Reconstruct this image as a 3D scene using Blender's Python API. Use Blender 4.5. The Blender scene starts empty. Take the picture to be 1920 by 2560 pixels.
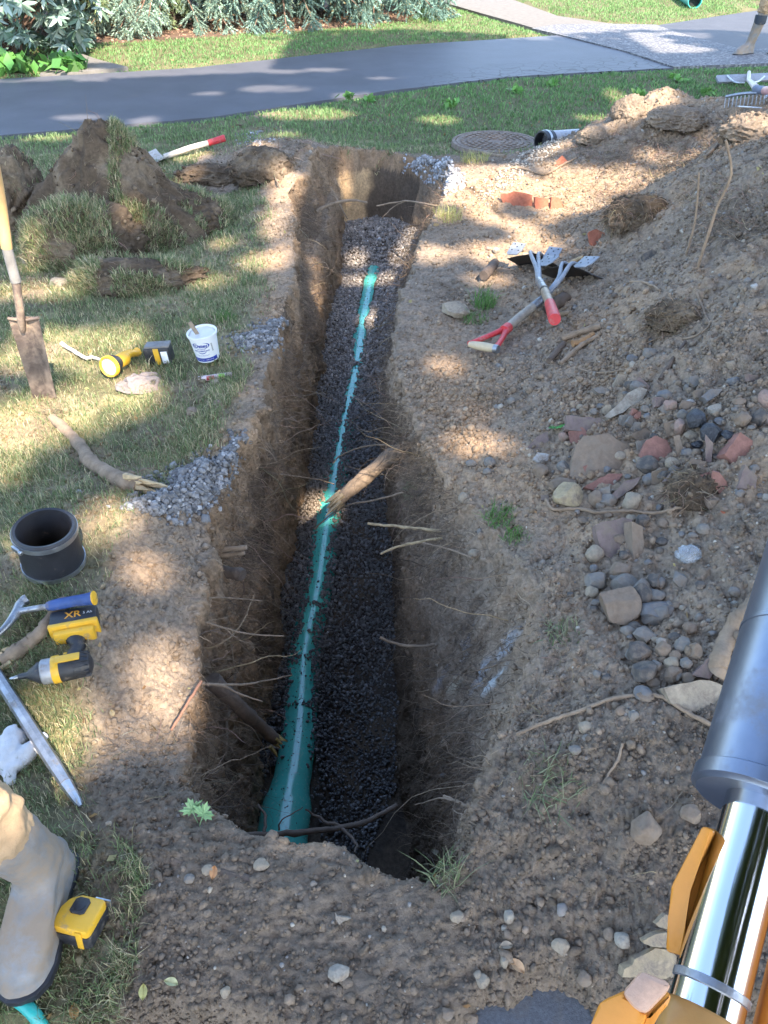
import bpy, bmesh, math, random
import numpy as np
from mathutils import Vector, Matrix, Quaternion
R = math.radians
random.seed(7)
rng = np.random.default_rng(7)
scene = bpy.context.scene
C = scene.collection

# ------------------------------------------------------------------ camera, sky, sun, exposure
CAM_H, PITCH, F = 1.52, R(39), 1924.0
cd = bpy.data.cameras.new('camera')
cam = bpy.data.objects.new('camera', cd); C.objects.link(cam)
cam.location = (0, 0, CAM_H); cam.rotation_euler = (R(90) - PITCH, 0, 0)
cd.sensor_fit = 'VERTICAL'; cd.sensor_height = 24.0; cd.lens = 24.0 * F / 2560.0
cd.clip_start = 0.02; cd.clip_end = 500
scene.camera = cam

SUN = Vector((0.283, -0.606, 0.743)).normalized()
world = bpy.data.worlds.new('World'); scene.world = world; world.use_nodes = True
wn = world.node_tree
bg = wn.nodes['Background']; sky = wn.nodes.new('ShaderNodeTexSky'); sky.sky_type = 'NISHITA'
sky.sun_disc = False
sky.sun_elevation = math.asin(SUN.z); sky.sun_rotation = math.atan2(SUN.x, SUN.y)
wn.links.new(sky.outputs[0], bg.inputs[0]); bg.inputs[1].default_value = 0.15
sl = bpy.data.lights.new('sun', 'SUN'); sl.energy = 3.5; sl.angle = R(0.55); sl.color = (1.0, 0.87, 0.72)
so = bpy.data.objects.new('sun', sl); C.objects.link(so)
so.rotation_euler = SUN.to_track_quat('Z', 'Y').to_euler()
vs = scene.view_settings
vs.view_transform = 'Standard'; vs.look = 'None'; vs.gamma = 1.0; vs.exposure = 2.38
vs.use_curve_mapping = False

# ------------------------------------------------------------------ numpy noise
def _hash(ix, iy, iz, seed=0):
    h = (ix.astype(np.int64) * 374761393 + iy.astype(np.int64) * 668265263 + iz.astype(np.int64) * 2147483647 + seed * 974634777) & 0xFFFFFFFF
    h = ((h ^ (h >> 13)) * 1274126177) & 0xFFFFFFFF
    h = ((h ^ (h >> 16)) * 2246822519) & 0xFFFFFFFF
    return ((h ^ (h >> 15)) & 0xFFFFFF).astype(np.float32) / 16777215.0
def vnoise(x, y, z, seed=0):
    x = np.asarray(x, dtype=np.float64); y = np.asarray(y, dtype=np.float64) + 0 * x; z = np.asarray(z, dtype=np.float64) + 0 * x
    fx, fy, fz = np.floor(x), np.floor(y), np.floor(z)
    ix, iy, iz = fx.astype(np.int64), fy.astype(np.int64), fz.astype(np.int64)
    u, v, w = x - fx, y - fy, z - fz
    u = u * u * (3 - 2 * u); v = v * v * (3 - 2 * v); w = w * w * (3 - 2 * w)
    def c(a, b, d): return _hash(ix + a, iy + b, iz + d, seed)
    x00 = c(0,0,0) * (1-u) + c(1,0,0) * u; x10 = c(0,1,0) * (1-u) + c(1,1,0) * u
    x01 = c(0,0,1) * (1-u) + c(1,0,1) * u; x11 = c(0,1,1) * (1-u) + c(1,1,1) * u
    return ((x00 * (1-v) + x10 * v) * (1-w) + (x01 * (1-v) + x11 * v) * w) * 2 - 1
_ROTS = []
for _i in range(12):
    _q = Quaternion((math.cos(1.3*_i+.9), math.sin(2.1*_i+.5), math.cos(.7*_i+2), math.sin(1.7*_i+1))).normalized()
    _ROTS.append(np.array(_q.to_matrix()))
def fbm(x, y, z=0.0, scale=1.0, octv=4, seed=0, gain=0.5, billow=False):
    a, s, tot, k = 1.0, scale, 0.0, 0.0
    x, y, z = np.asarray(x, float), np.asarray(y, float), np.asarray(z, float)
    for o in range(octv):
        Q = _ROTS[(o + seed) % 12]
        n = vnoise((Q[0,0]*x + Q[0,1]*y + Q[0,2]*z) * s + 17.3 * o, (Q[1,0]*x + Q[1,1]*y + Q[1,2]*z) * s + 5.1 * o, (Q[2,0]*x + Q[2,1]*y + Q[2,2]*z) * s + 3.7 * o, seed + o)
        if billow: n = 1 - 2 * np.abs(n)
        tot = tot + a * n; k += a; a *= gain; s *= 2.03
    return tot / k
def sst(a, b, x):
    t = np.clip((x - a) / (b - a), 0, 1); return t * t * (3 - 2 * t)
def interp(tab, y):
    t = sorted(tab); return np.interp(y, [p[0] for p in t], [p[1] for p in t])

# ------------------------------------------------------------------ pixel <-> world
CP, SP = math.cos(PITCH), math.sin(PITCH)
def ray(px, py):
    u = (px - 960) / F; t = (py - 1280) / F
    return Vector((u, CP - t * SP, -SP - t * CP))
def at(px, py, z=0.0):
    d = ray(px, py); s = (z - CAM_H) / d.z
    return Vector((d.x * s, d.y * s, z))
def atd(px, py, depth):                       # point at a given distance along the view axis
    return Vector((0, 0, CAM_H)) + ray(px, py) * depth
def topx(x, y, z):
    zc = y * CP + (CAM_H - z) * SP
    t = (-y * SP + (CAM_H - z) * CP) / zc
    return 960 + F * x / zc, 1280 + F * t

# ------------------------------------------------------------------ object helpers
def tag(o, label=None, cat=None, group=None, kind=None):
    if label: o['label'] = label
    if cat: o['category'] = cat
    if group: o['group'] = group
    if kind: o['kind'] = kind
    return o
def empty(name, loc=(0,0,0), label=None, cat=None, group=None, M=None):
    o = bpy.data.objects.new(name, None); C.objects.link(o)
    o.empty_display_size = 0.05
    if M is not None: o.matrix_world = M
    else: o.location = loc
    return tag(o, label, cat, group)
def mesh_np(name, V, Fc, mat=None, col=None, smooth=False, parent=None):
    V = np.asarray(V, dtype=np.float32); Fc = np.asarray(Fc, dtype=np.int32)
    me = bpy.data.meshes.new(name)
    me.vertices.add(len(V)); me.vertices.foreach_set('co', V.ravel())
    n, k = Fc.shape
    me.loops.add(n * k); me.loops.foreach_set('vertex_index', Fc.ravel())
    me.polygons.add(n); me.polygons.foreach_set('loop_start', np.arange(0, n * k, k, dtype=np.int32))
    me.polygons.foreach_set('loop_total', np.full(n, k, dtype=np.int32))
    if smooth: me.polygons.foreach_set('use_smooth', np.ones(n, dtype=bool))
    if col is not None:
        a = me.color_attributes.new('Col', 'FLOAT_COLOR', 'POINT')
        cc = np.ones((len(V), 4), dtype=np.float32); cc[:, :3] = col
        a.data.foreach_set('color', cc.ravel())
    me.update(calc_edges=True); me.validate()
    if mat: me.materials.append(mat)
    o = bpy.data.objects.new(name, me); C.objects.link(o)
    if parent: o.parent = parent
    return o
def obj_bm(name, bm, mat, parent=None, smooth=True, angle=40):
    me = bpy.data.meshes.new(name); bmesh.ops.recalc_face_normals(bm, faces=bm.faces)
    bm.to_mesh(me); bm.free()
    mats = mat if isinstance(mat, (list, tuple)) else [mat]
    for m in mats: me.materials.append(m)
    if smooth:
        me.polygons.foreach_set('use_smooth', [True] * len(me.polygons))
        try: me.set_sharp_from_angle(angle=R(angle))
        except Exception: pass
    o = bpy.data.objects.new(name, me); C.objects.link(o)
    if parent: o.parent = parent
    return o

# ------------------------------------------------------------------ materials
def nd(nt, t, **kw):
    n = nt.nodes.new(t)
    for k, v in kw.items(): setattr(n, k, v)
    return n
def pmat(name, color, rough=0.6, metal=0.0, var=0.25, scale=30.0, bump=0.2, bscale=120.0, attr=False, spec=0.5,
         dust=0.0, dustcol=(0.22, 0.17, 0.12), dscale=14.0, coat=0.0, trans=0.0, ior=None, bdist=0.004, sss=0.0, detail=6, stretch=None, rvar=0.0):
    m = bpy.data.materials.new(name); m.use_nodes = True; nt = m.node_tree; b = nt.nodes['Principled BSDF']
    tc = nd(nt, 'ShaderNodeTexCoord'); vec = tc.outputs['Object']
    if stretch:
        mp = nd(nt, 'ShaderNodeMapping'); mp.inputs['Scale'].default_value = stretch
        nt.links.new(vec, mp.inputs['Vector']); vec = mp.outputs[0]
    n1 = nd(nt, 'ShaderNodeTexNoise'); n1.inputs['Scale'].default_value = scale; n1.inputs['Detail'].default_value = detail
    n1.inputs['Roughness'].default_value = 0.65
    nt.links.new(vec, n1.inputs['Vector'])
    mr = nd(nt, 'ShaderNodeMapRange'); mr.inputs[1].default_value = 0.3; mr.inputs[2].default_value = 0.7
    mr.inputs[3].default_value = 1 - var; mr.inputs[4].default_value = 1 + var
    nt.links.new(n1.outputs[0], mr.inputs[0])
    mul = nd(nt, 'ShaderNodeVectorMath', operation='SCALE')
    if attr:
        at_ = nd(nt, 'ShaderNodeAttribute', attribute_name='Col'); nt.links.new(at_.outputs['Color'], mul.inputs[0])
    else: mul.inputs[0].default_value = color[:3]
    nt.links.new(mr.outputs[0], mul.inputs['Scale'])
    out = mul.outputs[0]
    if dust > 0:
        n2 = nd(nt, 'ShaderNodeTexNoise'); n2.inputs['Scale'].default_value = dscale; n2.inputs['Detail'].default_value = 8
        n2.inputs['Roughness'].default_value = 0.7
        nt.links.new(tc.outputs['Object'], n2.inputs['Vector'])
        m2 = nd(nt, 'ShaderNodeMapRange'); m2.inputs[1].default_value = 0.62 - dust * 0.35; m2.inputs[2].default_value = 0.72 - dust * 0.2
        m2.inputs[3].default_value = 0.0; m2.inputs[4].default_value = min(0.92, 0.45 + dust)
        nt.links.new(n2.outputs[0], m2.inputs[0])
        mx = nd(nt, 'ShaderNodeMix', data_type='RGBA'); mx.inputs[7].default_value = (*dustcol, 1)
        nt.links.new(m2.outputs[0], mx.inputs[0]); nt.links.new(out, mx.inputs[6]); out = mx.outputs[2]
        m3 = nd(nt, 'ShaderNodeMapRange'); m3.inputs[3].default_value = rough; m3.inputs[4].default_value = 0.95
        nt.links.new(m2.outputs[0], m3.inputs[0]); nt.links.new(m3.outputs[0], b.inputs['Roughness'])
        if metal > 0:
            m4 = nd(nt, 'ShaderNodeMapRange'); m4.inputs[3].default_value = metal; m4.inputs[4].default_value = 0.0
            nt.links.new(m2.outputs[0], m4.inputs[0]); nt.links.new(m4.outputs[0], b.inputs['Metallic'])
    elif rvar > 0:
        m3 = nd(nt, 'ShaderNodeMapRange'); m3.inputs[1].default_value = 0.3; m3.inputs[2].default_value = 0.7
        m3.inputs[3].default_value = rough - rvar; m3.inputs[4].default_value = rough + rvar
        nt.links.new(n1.outputs[0], m3.inputs[0]); nt.links.new(m3.outputs[0], b.inputs['Roughness'])
    nt.links.new(out, b.inputs['Base Color'])
    if not dust and not rvar: b.inputs['Roughness'].default_value = rough
    if not (dust and metal): b.inputs['Metallic'].default_value = metal
    b.inputs['Specular IOR Level'].default_value = spec
    if coat: b.inputs['Coat Weight'].default_value = coat; b.inputs['Coat Roughness'].default_value = 0.08
    if trans: b.inputs['Transmission Weight'].default_value = trans
    if ior: b.inputs['IOR'].default_value = ior
    if bump > 0:
        nb = nd(nt, 'ShaderNodeTexNoise'); nb.inputs['Scale'].default_value = bscale; nb.inputs['Detail'].default_value = 8
        nb.inputs['Roughness'].default_value = 0.65
        nt.links.new(vec, nb.inputs['Vector'])
        bp = nd(nt, 'ShaderNodeBump'); bp.inputs['Strength'].default_value = bump; bp.inputs['Distance'].default_value = bdist
        nt.links.new(nb.outputs[0], bp.inputs['Height']); nt.links.new(bp.outputs[0], b.inputs['Normal'])
    return m
def leafmat(name, transl=0.25, rough=0.5):
    m = bpy.data.materials.new(name); m.use_nodes = True; nt = m.node_tree; b = nt.nodes['Principled BSDF']
    a = nd(nt, 'ShaderNodeAttribute', attribute_name='Col')
    nt.links.new(a.outputs['Color'], b.inputs['Base Color']); b.inputs['Roughness'].default_value = rough
    b.inputs['Specular IOR Level'].default_value = 0.35
    tr = nd(nt, 'ShaderNodeBsdfTranslucent'); nt.links.new(a.outputs['Color'], tr.inputs[0])
    mx = nd(nt, 'ShaderNodeMixShader'); mx.inputs[0].default_value = transl
    nt.links.new(b.outputs[0], mx.inputs[1]); nt.links.new(tr.outputs[0], mx.inputs[2])
    nt.links.new(mx.outputs[0], nt.nodes['Material Output'].inputs[0])
    return m

M_soil = pmat('soil', (1,1,1), rough=0.95, var=0.35, scale=70, bump=0.9, bscale=160, attr=True, spec=0.15, bdist=0.006, detail=10)
M_stone = pmat('stone', (1,1,1), rough=0.8, var=0.25, scale=60, bump=0.5, bscale=200, attr=True, spec=0.3)
M_gravel = pmat('crushed_gravel', (1,1,1), rough=0.32, var=0.3, scale=90, bump=0.3, bscale=300, attr=True, spec=0.9)
M_grass = leafmat('grass_blades', 0.3, 0.55)
M_leaf = leafmat('leaves', 0.3, 0.45)
M_root = pmat('root_fibre', (1,1,1), rough=0.85, var=0.3, scale=80, bump=0.0, attr=True, spec=0.2)
M_asphalt = pmat('asphalt', (0.062, 0.062, 0.070), rough=0.62, var=0.18, scale=3.0, bump=0.5, bscale=260, spec=0.5, bdist=0.003, detail=12)
M_asphalt_old = pmat('old_asphalt', (0.10, 0.103, 0.112), rough=0.8, var=0.3, scale=150, bump=0.6, bscale=200, dust=0.2, dustcol=(0.16,0.13,0.10), dscale=5)
M_concrete = pmat('concrete', (0.15, 0.138, 0.122), rough=0.9, var=0.2, scale=12, bump=0.4, bscale=150)

# ------------------------------------------------------------------ terrain definition
def PW(tab): return [(at(px, py).y, at(px, py).x) for px, py in tab]
XL0 = [(0.3,-.42),(.8,-.43),(.9,-.45),(1.1,-.49),(1.35,-.51),(1.74,-.55),(1.94,-.55),(2.3,-.50),(2.42,-.47),(2.9,-.45),(3.3,-.45),(3.9,-.47),(4.3,-.52),(4.7,-.57),(5.2,-.50),(5.7,-.42),(6.2,-.42)]
XL1 = [(0.3,-.40),(1.1,-.44),(1.6,-.46),(1.96,-.43),(2.35,-.45),(2.77,-.43),(3.48,-.375),(4.0,-.37),(4.5,-.37),(4.93,-.30),(5.4,-.30),(6,-.30)]
XR1 = [(.3,.18),(1.0,.15),(1.36,.08),(1.54,.06),(1.99,.065),(2.57,.07),(3.13,.02),(3.8,.03),(4.44,.1),(4.86,.13),(5.3,.27),(6,.25)]
XR0 = [(.3,.22),(.94,.25),(1.22,.38),(1.42,.42),(1.84,.29),(2.28,.12),(2.88,.06),(3.48,.10),(4.0,.2),(4.28,.25),(4.9,.4),(5.4,.48),(6.2,.45)]
GZ = [(0,-.98),(1.35,-.98),(2.1,-.90),(2.85,-.78),(3.6,-.67),(4.4,-.57),(5.2,-.50),(5.45,-.40),(5.6,-.36),(7,-.34)]
CPS = [(-3,.5,0),(-3,2,0),(-3,4,0),(-3,6.5,0),(-1.5,.8,0),(-1.5,2,0),(-1.2,3,0),(-1.5,4.5,0),(-1.1,5.5,0),(0,6.3,0),(-2,6.5,0),(1,6.6,0),(1.7,7.0,0),(2.6,7.1,0),(3.5,7.3,0),(-.95,1.2,0),(-.9,2.2,0),(0,8,0),(-3,8,0),(3,8.5,0),(5,8,0),(-5,2,0),(-5,6,0),
 (-.74,1.35,.06),(-.72,1.75,.05),(-.53,1.35,-.10),(-.50,1.1,-.08),(-.57,1.74,-.06),(-.62,2.3,.03),(-.55,2.9,.06),(-.6,3.4,.05),(-.7,4.2,.07),(-.85,5.5,.2),(-.68,5.2,.17),(-.62,4.7,.10),(-1.0,5.1,.02),(-1.2,5.45,.06),
 (-.3,.7,.03),(0,.6,.0),(-.55,.8,.03),(.17,.6,-.0),(0,.46,0),(-.5,.5,0),(.45,.45,0),(.32,.8,.08),(.5,.85,.14),(.7,.8,.15),(1.2,.9,.18),(0,0,-.0),(-1,0,-.0),(1,0,-.0),(2,0,-.0),(0,-2,-.0),(.3,.55,-.02),
 (.5,1.2,.13),(.52,1.5,.1),(.45,1.9,.08),(.3,2.3,.05),(.25,2.9,.03),(.3,3.4,.04),(.45,4.0,.03),(.6,4.6,.04),(.75,5.0,.06),
 (.66,1.32,.13),(.8,1.3,.2),(.8,1.6,.2),(.75,2.1,.17),(.78,2.5,.18),(1.15,2.1,.38),(1.2,2.6,.42),(1.0,3.0,.25),(.65,3.0,.08),(.7,3.5,.05),(1.0,3.6,.12),(1.4,3.3,.42),(1.4,4.0,.37),(1.0,3.95,.06),(1.05,4.4,.05),(1.5,4.7,.1),(2.07,4.5,.6),(2.0,3.5,.7),(1.8,2.5,.6),(1.6,1.6,.5),(1.3,1.4,.4),(1.2,1.1,.28),(2.0,5.1,.25),(1.3,5.1,.12),(.9,5.4,.07),(1.35,5.6,.2),(1.65,5.8,.32),(1.95,6.0,.44),(2.3,5.9,.36),(2.9,5.7,.52),(3.4,4.8,.6),(3.6,6.1,.25),(2.0,6.5,.03),(2.7,6.5,.03),(3.2,3.5,.6),(3,2,.4),(3,1,.2),(2,1,.25),(.8,.5,.03),(1.5,.5,.03),(.7,5.9,.02),(1.0,6.1,.01),(1.3,6.25,.04),(5,4,.3),(5,1,0)]
cps = np.array(CPS, dtype=float)
def _phi(d): return np.sqrt(d * d + 0.07 ** 2)
_D = np.linalg.norm(cps[:, None, :2] - cps[None, :, :2], axis=2)
_W = np.linalg.solve(_phi(_D) - 0.012 * np.eye(len(cps)), cps[:, 2])
GX = np.arange(-6, 6.01, 0.05); GY = np.arange(-3, 9.01, 0.05)
_gx, _gy = np.meshgrid(GX, GY)
_gh = np.zeros_like(_gx)
for i in range(len(cps)): _gh += _W[i] * _phi(np.hypot(_gx - cps[i, 0], _gy - cps[i, 1]))
_edge = sst(-6, -4.5, _gx) * (1 - sst(4.6, 6, _gx)) * sst(-3, -1.8, _gy) * (1 - sst(7.2, 8.5, _gy))
_gh *= _edge
def hills(x, y):
    fx = np.clip((x + 6) / .05, 0, len(GX) - 1.001); fy = np.clip((y + 3) / .05, 0, len(GY) - 1.001)
    i, j = fx.astype(int), fy.astype(int); u, v = fx - i, fy - j
    u = u * u * (3 - 2 * u); v = v * v * (3 - 2 * v)
    return (_gh[j, i] * (1-u) + _gh[j, i+1] * u) * (1-v) + (_gh[j+1, i] * (1-u) + _gh[j+1, i+1] * u) * v
def seg_side(x, y, A, B):                      # signed distance to the line A->B (left positive)
    dx, dy = B[0]-A[0], B[1]-A[1]; L = math.hypot(dx, dy)
    return (dx * (y - A[1]) - dy * (x - A[0])) / L
def in_poly(x, y, poly):
    inside = np.zeros(np.shape(x), bool); n = len(poly)
    for i in range(n):
        x1, y1 = poly[i][0], poly[i][1]; x2, y2 = poly[(i+1) % n][0], poly[(i+1) % n][1]
        c = ((y1 > y) != (y2 > y)) & (x < (x2 - x1) * (y - y1) / (y2 - y1 + 1e-12) + x1)
        inside ^= c
    return inside
def poly_dist(x, y, poly):
    d = np.full(np.shape(x), 1e9); n = len(poly)
    for i in range(n):
        ax, ay = poly[i][0], poly[i][1]; bx, by = poly[(i+1) % n][0], poly[(i+1) % n][1]
        t = np.clip(((x-ax)*(bx-ax) + (y-ay)*(by-ay)) / ((bx-ax)**2 + (by-ay)**2 + 1e-9), 0, 1)
        d = np.minimum(d, np.hypot(x - ax - t*(bx-ax), y - ay - t*(by-ay)))
    return np.where(in_poly(x, y, poly), -d, d)
# paved areas (world polygons, from their outlines on the ground plane)
def gp(l): return [tuple(at(px, py)[:2]) for px, py in l]
DRIVE = gp([(0,346),(520,292),(960,226),(1270,190),(1450,180),(1683,168),(1560,128),(1480,108),(1394,87),(1000,112),(480,168),(0,192)])
DRIVE[0] = (DRIVE[0][0]-6, DRIVE[0][1]-2.2); DRIVE[-1] = (DRIVE[-1][0]-6, DRIVE[-1][1]-2.2)
AGG = gp([(1450,180),(1683,168),(1925,160),(1925,121),(1863,127),(1689,81),(1640,63),(1539,61),(1394,62),(1330,72),(1394,87),(1480,108),(1560,128),(1683,168)][1:])
WALK = gp([(1394,87),(1209,35),(1087,0),(960,-30),(1180,-30),(1284,0),(1394,40),(1539,61)])
DRIVE2 = gp([(1640,63),(1863,30),(2150,-10),(2300,160),(1925,121),(1863,127),(1689,81)])
PAD = gp([(100,188),(180,183),(320,168),(240,148),(190,130),(120,140)])
BED = gp([(150,108),(300,108),(560,92),(800,76),(1010,56),(1075,10),(1040,-60),(100,-60),(0,60)])
ROADS = [DRIVE, AGG, WALK, DRIVE2, PAD]

# ---- grid
rows = [-6,-4,-2.5,-1.5,-.9,-.5,-.25,-.05,.1,.2]
y = .28
while y < 7.0: rows.append(y); y += .0034 + .0011 * y
while y < 14.5: rows.append(y); y += .035
rows += [15,16,17.5,20,24,30,40,60]
Y = np.array(rows)
nL, nWl, nFl, nWr, nR, nO = 340, 120, 60, 120, 430, 22
def jag(Y, s): return .022 * fbm(Y, s * 7.7, 0, 3.0, 2, 11) + .022 * fbm(Y, s * 3.1, 0, 14.0, 3, 5)
xl0 = interp(XL0, Y) + jag(Y, 1); xl1 = interp(XL1, Y) + .3 * jag(Y, 2)
xr0 = interp(XR0, Y) + jag(Y, 3); xr1 = interp(XR1, Y) + .3 * jag(Y, 4)
half = .5 * (.777 * np.clip(Y, .3, 15) + .956) * 1.22 + .1
cols = []; wcol = []; zone = []
grow = (np.linspace(0, 1, nO + 1)[1:]) ** 2.5
for k in range(nO - 1, -1, -1): cols.append(-half - 45 * grow[k]); wcol.append(0); zone.append(0)
for k in range(nL): t = k / nL; cols.append(-half * (1-t) + xl0 * t); wcol.append(0); zone.append(0)
for k in range(nWl): w = k / nWl; cols.append(xl0 * (1-w) + xl1 * w); wcol.append(w); zone.append(1)
for k in range(nFl): w = k / nFl; cols.append(xl1 * (1-w) + xr1 * w); wcol.append(1); zone.append(2)
for k in range(nWr): w = 1 - k / nWr; cols.append(xr0 * (1-w) + xr1 * w); wcol.append(w); zone.append(3)
for k in range(nR): t = k / (nR - 1); cols.append(xr0 * (1-t) + half * t); wcol.append(0); zone.append(4)
for k in range(nO): cols.append(half + 45 * grow[k]); wcol.append(0); zone.append(4)
X = np.array(cols).T                     # rows x cols
YY = np.repeat(Y[:, None], X.shape[1], 1)
wc = np.array(wcol)[None, :]; zone = np.array(zone)
G = hills(X, YY)
roadd = np.full(X.shape, 9.0)
for P_ in ROADS: roadd = np.minimum(roadd, poly_dist(X, YY, P_))
# dirtness -------------------------------------------------
def blob(x, y, px, py, rx, ry):
    c = at(px, py); zc = c.y * CP + CAM_H * SP
    ax = rx * zc / F; ay = abs(at(px, py - ry).y - at(px, py + ry).y) / 2
    return np.clip(1.6 - ((x - c.x)**2 / ax**2 + (y - c.y)**2 / ay**2) ** .5 * 1.1, 0, 1)
def dirtness(x, y):
    n = fbm(x, y, 0, 4, 3, 21)
    xl = np.interp(y, [p[0] for p in sorted(XL0)], [p[1] for p in sorted(XL0)])
    dl = xl - x                                   # distance left of the lip
    d = 1 - sst(.02, .24, dl + .10 * n - .06 * (y > 3.3) * sst(3.3, 4.5, y))
    d = np.where(y > 5.75, 0, d)
    # far rim of the pit
    rim = (1 - sst(.0, .35, y - 5.75 + .12 * n)) * (np.abs(x + .1) < 1.2)
    d = np.maximum(d, rim * (y > 5))
    # right side: heap covers everything up to a wavy line
    yr = np.interp(x, [.2,.5,.75,1.1,1.5,2.0,2.4,3.0,3.8,4.6], [5.75,5.75,5.7,6.0,6.25,6.4,6.3,6.25,6.5,6.3])
    r = 1 - sst(-.12, .12, y - yr + .22 * n)
    d = np.where(x > .15, np.maximum(np.where(y < 6.6, r, 0), np.where(y > 5.3, d, 0)), d)
    for b in [(60,725,190,45),(25,1090,110,70),(90,1180,140,50),(225,1330,95,85),(180,1230,130,50),(320,1420,90,60),(560,680,130,60),(600,900,90,40),(540,840,60,30),
              (40,1580,60,40),(410,1090,70,40),(150,1010,90,35),(240,1500,60,60),(30,1460,60,50),(250,1660,60,60),(330,950,60,25),(420,780,80,25),(100,880,80,20),(470,1000,80,40),(300,1200,110,50),(640,290,60,12),(660,340,70,15),(1150,400,110,40),(1250,390,130,40),(560,420,100,40),(520,460,80,30),(0,950,60,40),(200,1150,120,30),(130,1960,80,30)]:
        d = np.maximum(d, blob(x, y, *b) * (.55 + .5 * n))
    # near-left patch: soil to the right of a line, soil in front
    near = sst(-.10, .10, x - np.interp(y, [.3,.5,.62,.8,1.0,1.2,1.4,1.6,1.9], [-.25,-.30,-.42,-.62,-.68,-.72,-.78,-.80,-.74]) + .12 * n)
    d = np.where((y < 1.9) & (x < .2), np.maximum(d, near), d)
    d = np.where(y < .25, 0.2, d)
    return np.clip(d, 0, 1)
dirt = dirtness(X, YY)
nearG = ((YY > .2) & (YY < 7.5))
n_lo = fbm(X, YY, 0, 2.3, 4, 31)
n_bl = fbm(X, YY, 0, 16, 4, 41, billow=True)
G = G + np.where(nearG, dirt * (.025 * n_lo + .012 * n_bl) + (1 - dirt) * .012 * n_lo, .01 * n_lo)
heapness = np.clip(hills(X, YY) / .3, 0, 1)
G = G + nearG * heapness * (.045 * fbm(X, YY, 0, 5, 4, 51) + .035 * fbm(X, YY, 0, 9, 3, 57, billow=True) - .01)
G = G - .05 * (1 - sst(.0, .25, roadd))
# near asphalt under the soil: sink the front edge
_yed = np.interp(X, [-2,-1,-.3,0,.06,.12,.19,.25,.32,.42,1,2], [.445,.445,.45,.41,.42,.44,.49,.525,.535,.47,.43,.40]) + .035 * fbm(X, YY, 0, 9, 4, 65)
_s = sst(-.015, .06, YY - _yed)
G = np.where(YY < .9, -.10 * (1 - _s) + np.maximum(G, -.02) * _s, G)
# trench
k_near = sst(0, .10, YY - np.interp(X, [-.6,-.45,-.28,-.1,0,.09,.17,.26,.32], [1.1,.93,.80,.79,.74,.70,.76,.93,1.1]) + .02 * fbm(X, YY, 0, 12, 2, 61))
k_far = 1 - sst(0, .20, YY - 5.72 + 2.4 * (X + .06) ** 2 - .05 * fbm(X, YY, 0, 5, 3, 62))
k = k_near * k_far * np.clip((YY > .5) * 1.0, 0, 1)
gz = interp(GZ, YY) + .012 * fbm(X, YY, 0, 6, 2, 63)
# near right pocket digs deeper into soil
vprof = np.clip(wc + .16 * np.sin(wc * np.pi * 2 - .0) * np.where(zone == 1, 1, -.3)[None, :], 0, 1)
_soft = (1 - sst(2.2, 3.2, YY)) * (zone == 3)[None, :]
vprof = vprof * (1 - _soft) + _soft * (wc ** 1.55)
vprof = np.where(wc <= 0, 0, np.where(wc >= 1, 1, vprof))
Z = G + (gz - G) * vprof * k
# lateral bulges come from 3D displacement along the surface normal
Pg = np.stack([X, YY, Z], -1)
def grid_normals(Pg):
    du = np.gradient(Pg, axis=1); dv = np.gradient(Pg, axis=0)
    n = np.cross(du, dv); n /= np.linalg.norm(n, axis=-1, keepdims=True) + 1e-12
    return n
N0 = grid_normals(Pg)
wallness = np.clip(1 - np.abs(N0[..., 2]), 0, 1) * (k > .02) * ((zone == 1) | (zone == 3))[None, :]
wallness = np.maximum(wallness, (1 - k_far) * (k_far > 0.01) * k_near * (np.abs(X) < .7))
d3 = .042 * fbm(X, YY, Z, 6, 4, 71) + .030 * fbm(X * 1.0, YY, Z * .5, 18, 4, 73, billow=True)
d1 = .0075 * fbm(X, YY, Z, 32, 4, 77, gain=.7) + .0055 * fbm(X, YY, Z, 70, 3, 79, billow=True) * (1 + .15 * (YY < 1.6))
disp = wallness * d3 + d1 * np.where(nearG, .35 + .65 * np.maximum(dirt, wallness), 0)
disp = np.where((zone == 2)[None, :] & (k > .9), 0, disp)
Pg = Pg + N0 * disp[..., None]
NG = grid_normals(Pg)
# colours ---------------------------------------------------
top = np.array([.265, .205, .150]); tan = np.array([.36, .25, .158]); dark = np.array([.108, .082, .060]); sod = np.array([.125, .118, .062])
straw = np.array([.33, .285, .15])
n1 = fbm(X, YY, Pg[..., 2], 2.2, 4, 81); n2 = fbm(X, YY, Pg[..., 2], 9, 4, 83); n3 = fbm(X, YY, Pg[..., 2], 30, 3, 85)
def mixc(a, b, t): return a * (1 - t[..., None]) + b * t[..., None]
colr = np.broadcast_to(top, X.shape + (3,)).copy()
tanm = sst(-.05, .5, n1 * .9 + n2 * .35)
tanm = np.maximum(tanm, .8 * blob(X, YY, 1290, 560, 210, 100)); tanm = np.maximum(tanm, .85 * blob(X, YY, 1130, 1000, 110, 180))
for b in [(630,690,80,60),(560,920,60,30),(270,1310,80,70),(20,1090,90,60),(60,720,180,30),(380,1420,60,60),(750,2125,90,25)]:
    tanm = np.maximum(tanm, .8 * blob(X, YY, *b))
colr = mixc(colr, tan, tanm * .8)
dk = sst(.1, .6, -n1 + n2 * .4) * .55
dk = np.where(YY < .95, np.maximum(dk, .45), dk)
colr = mixc(colr, dark, dk * (1 - tanm))
wallc = mixc(np.broadcast_to(np.array([.24,.165,.105]), X.shape + (3,)), tan, sst(-.25, .45, n2 + .35 * n1) * .75 * (1 - .75 * _soft))
wallc = mixc(wallc, dark, sst(.05, .55, n1 - n2 * .6) * np.where(zone == 3, .3, .8)[None, :])
wallc = mixc(wallc, colr, (zone == 3)[None, :] * (1 - sst(.3, .65, np.clip(-Z / .9, 0, 1))) * .8)
depthz = np.clip(-Pg[..., 2] / .9, 0, 1)
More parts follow.
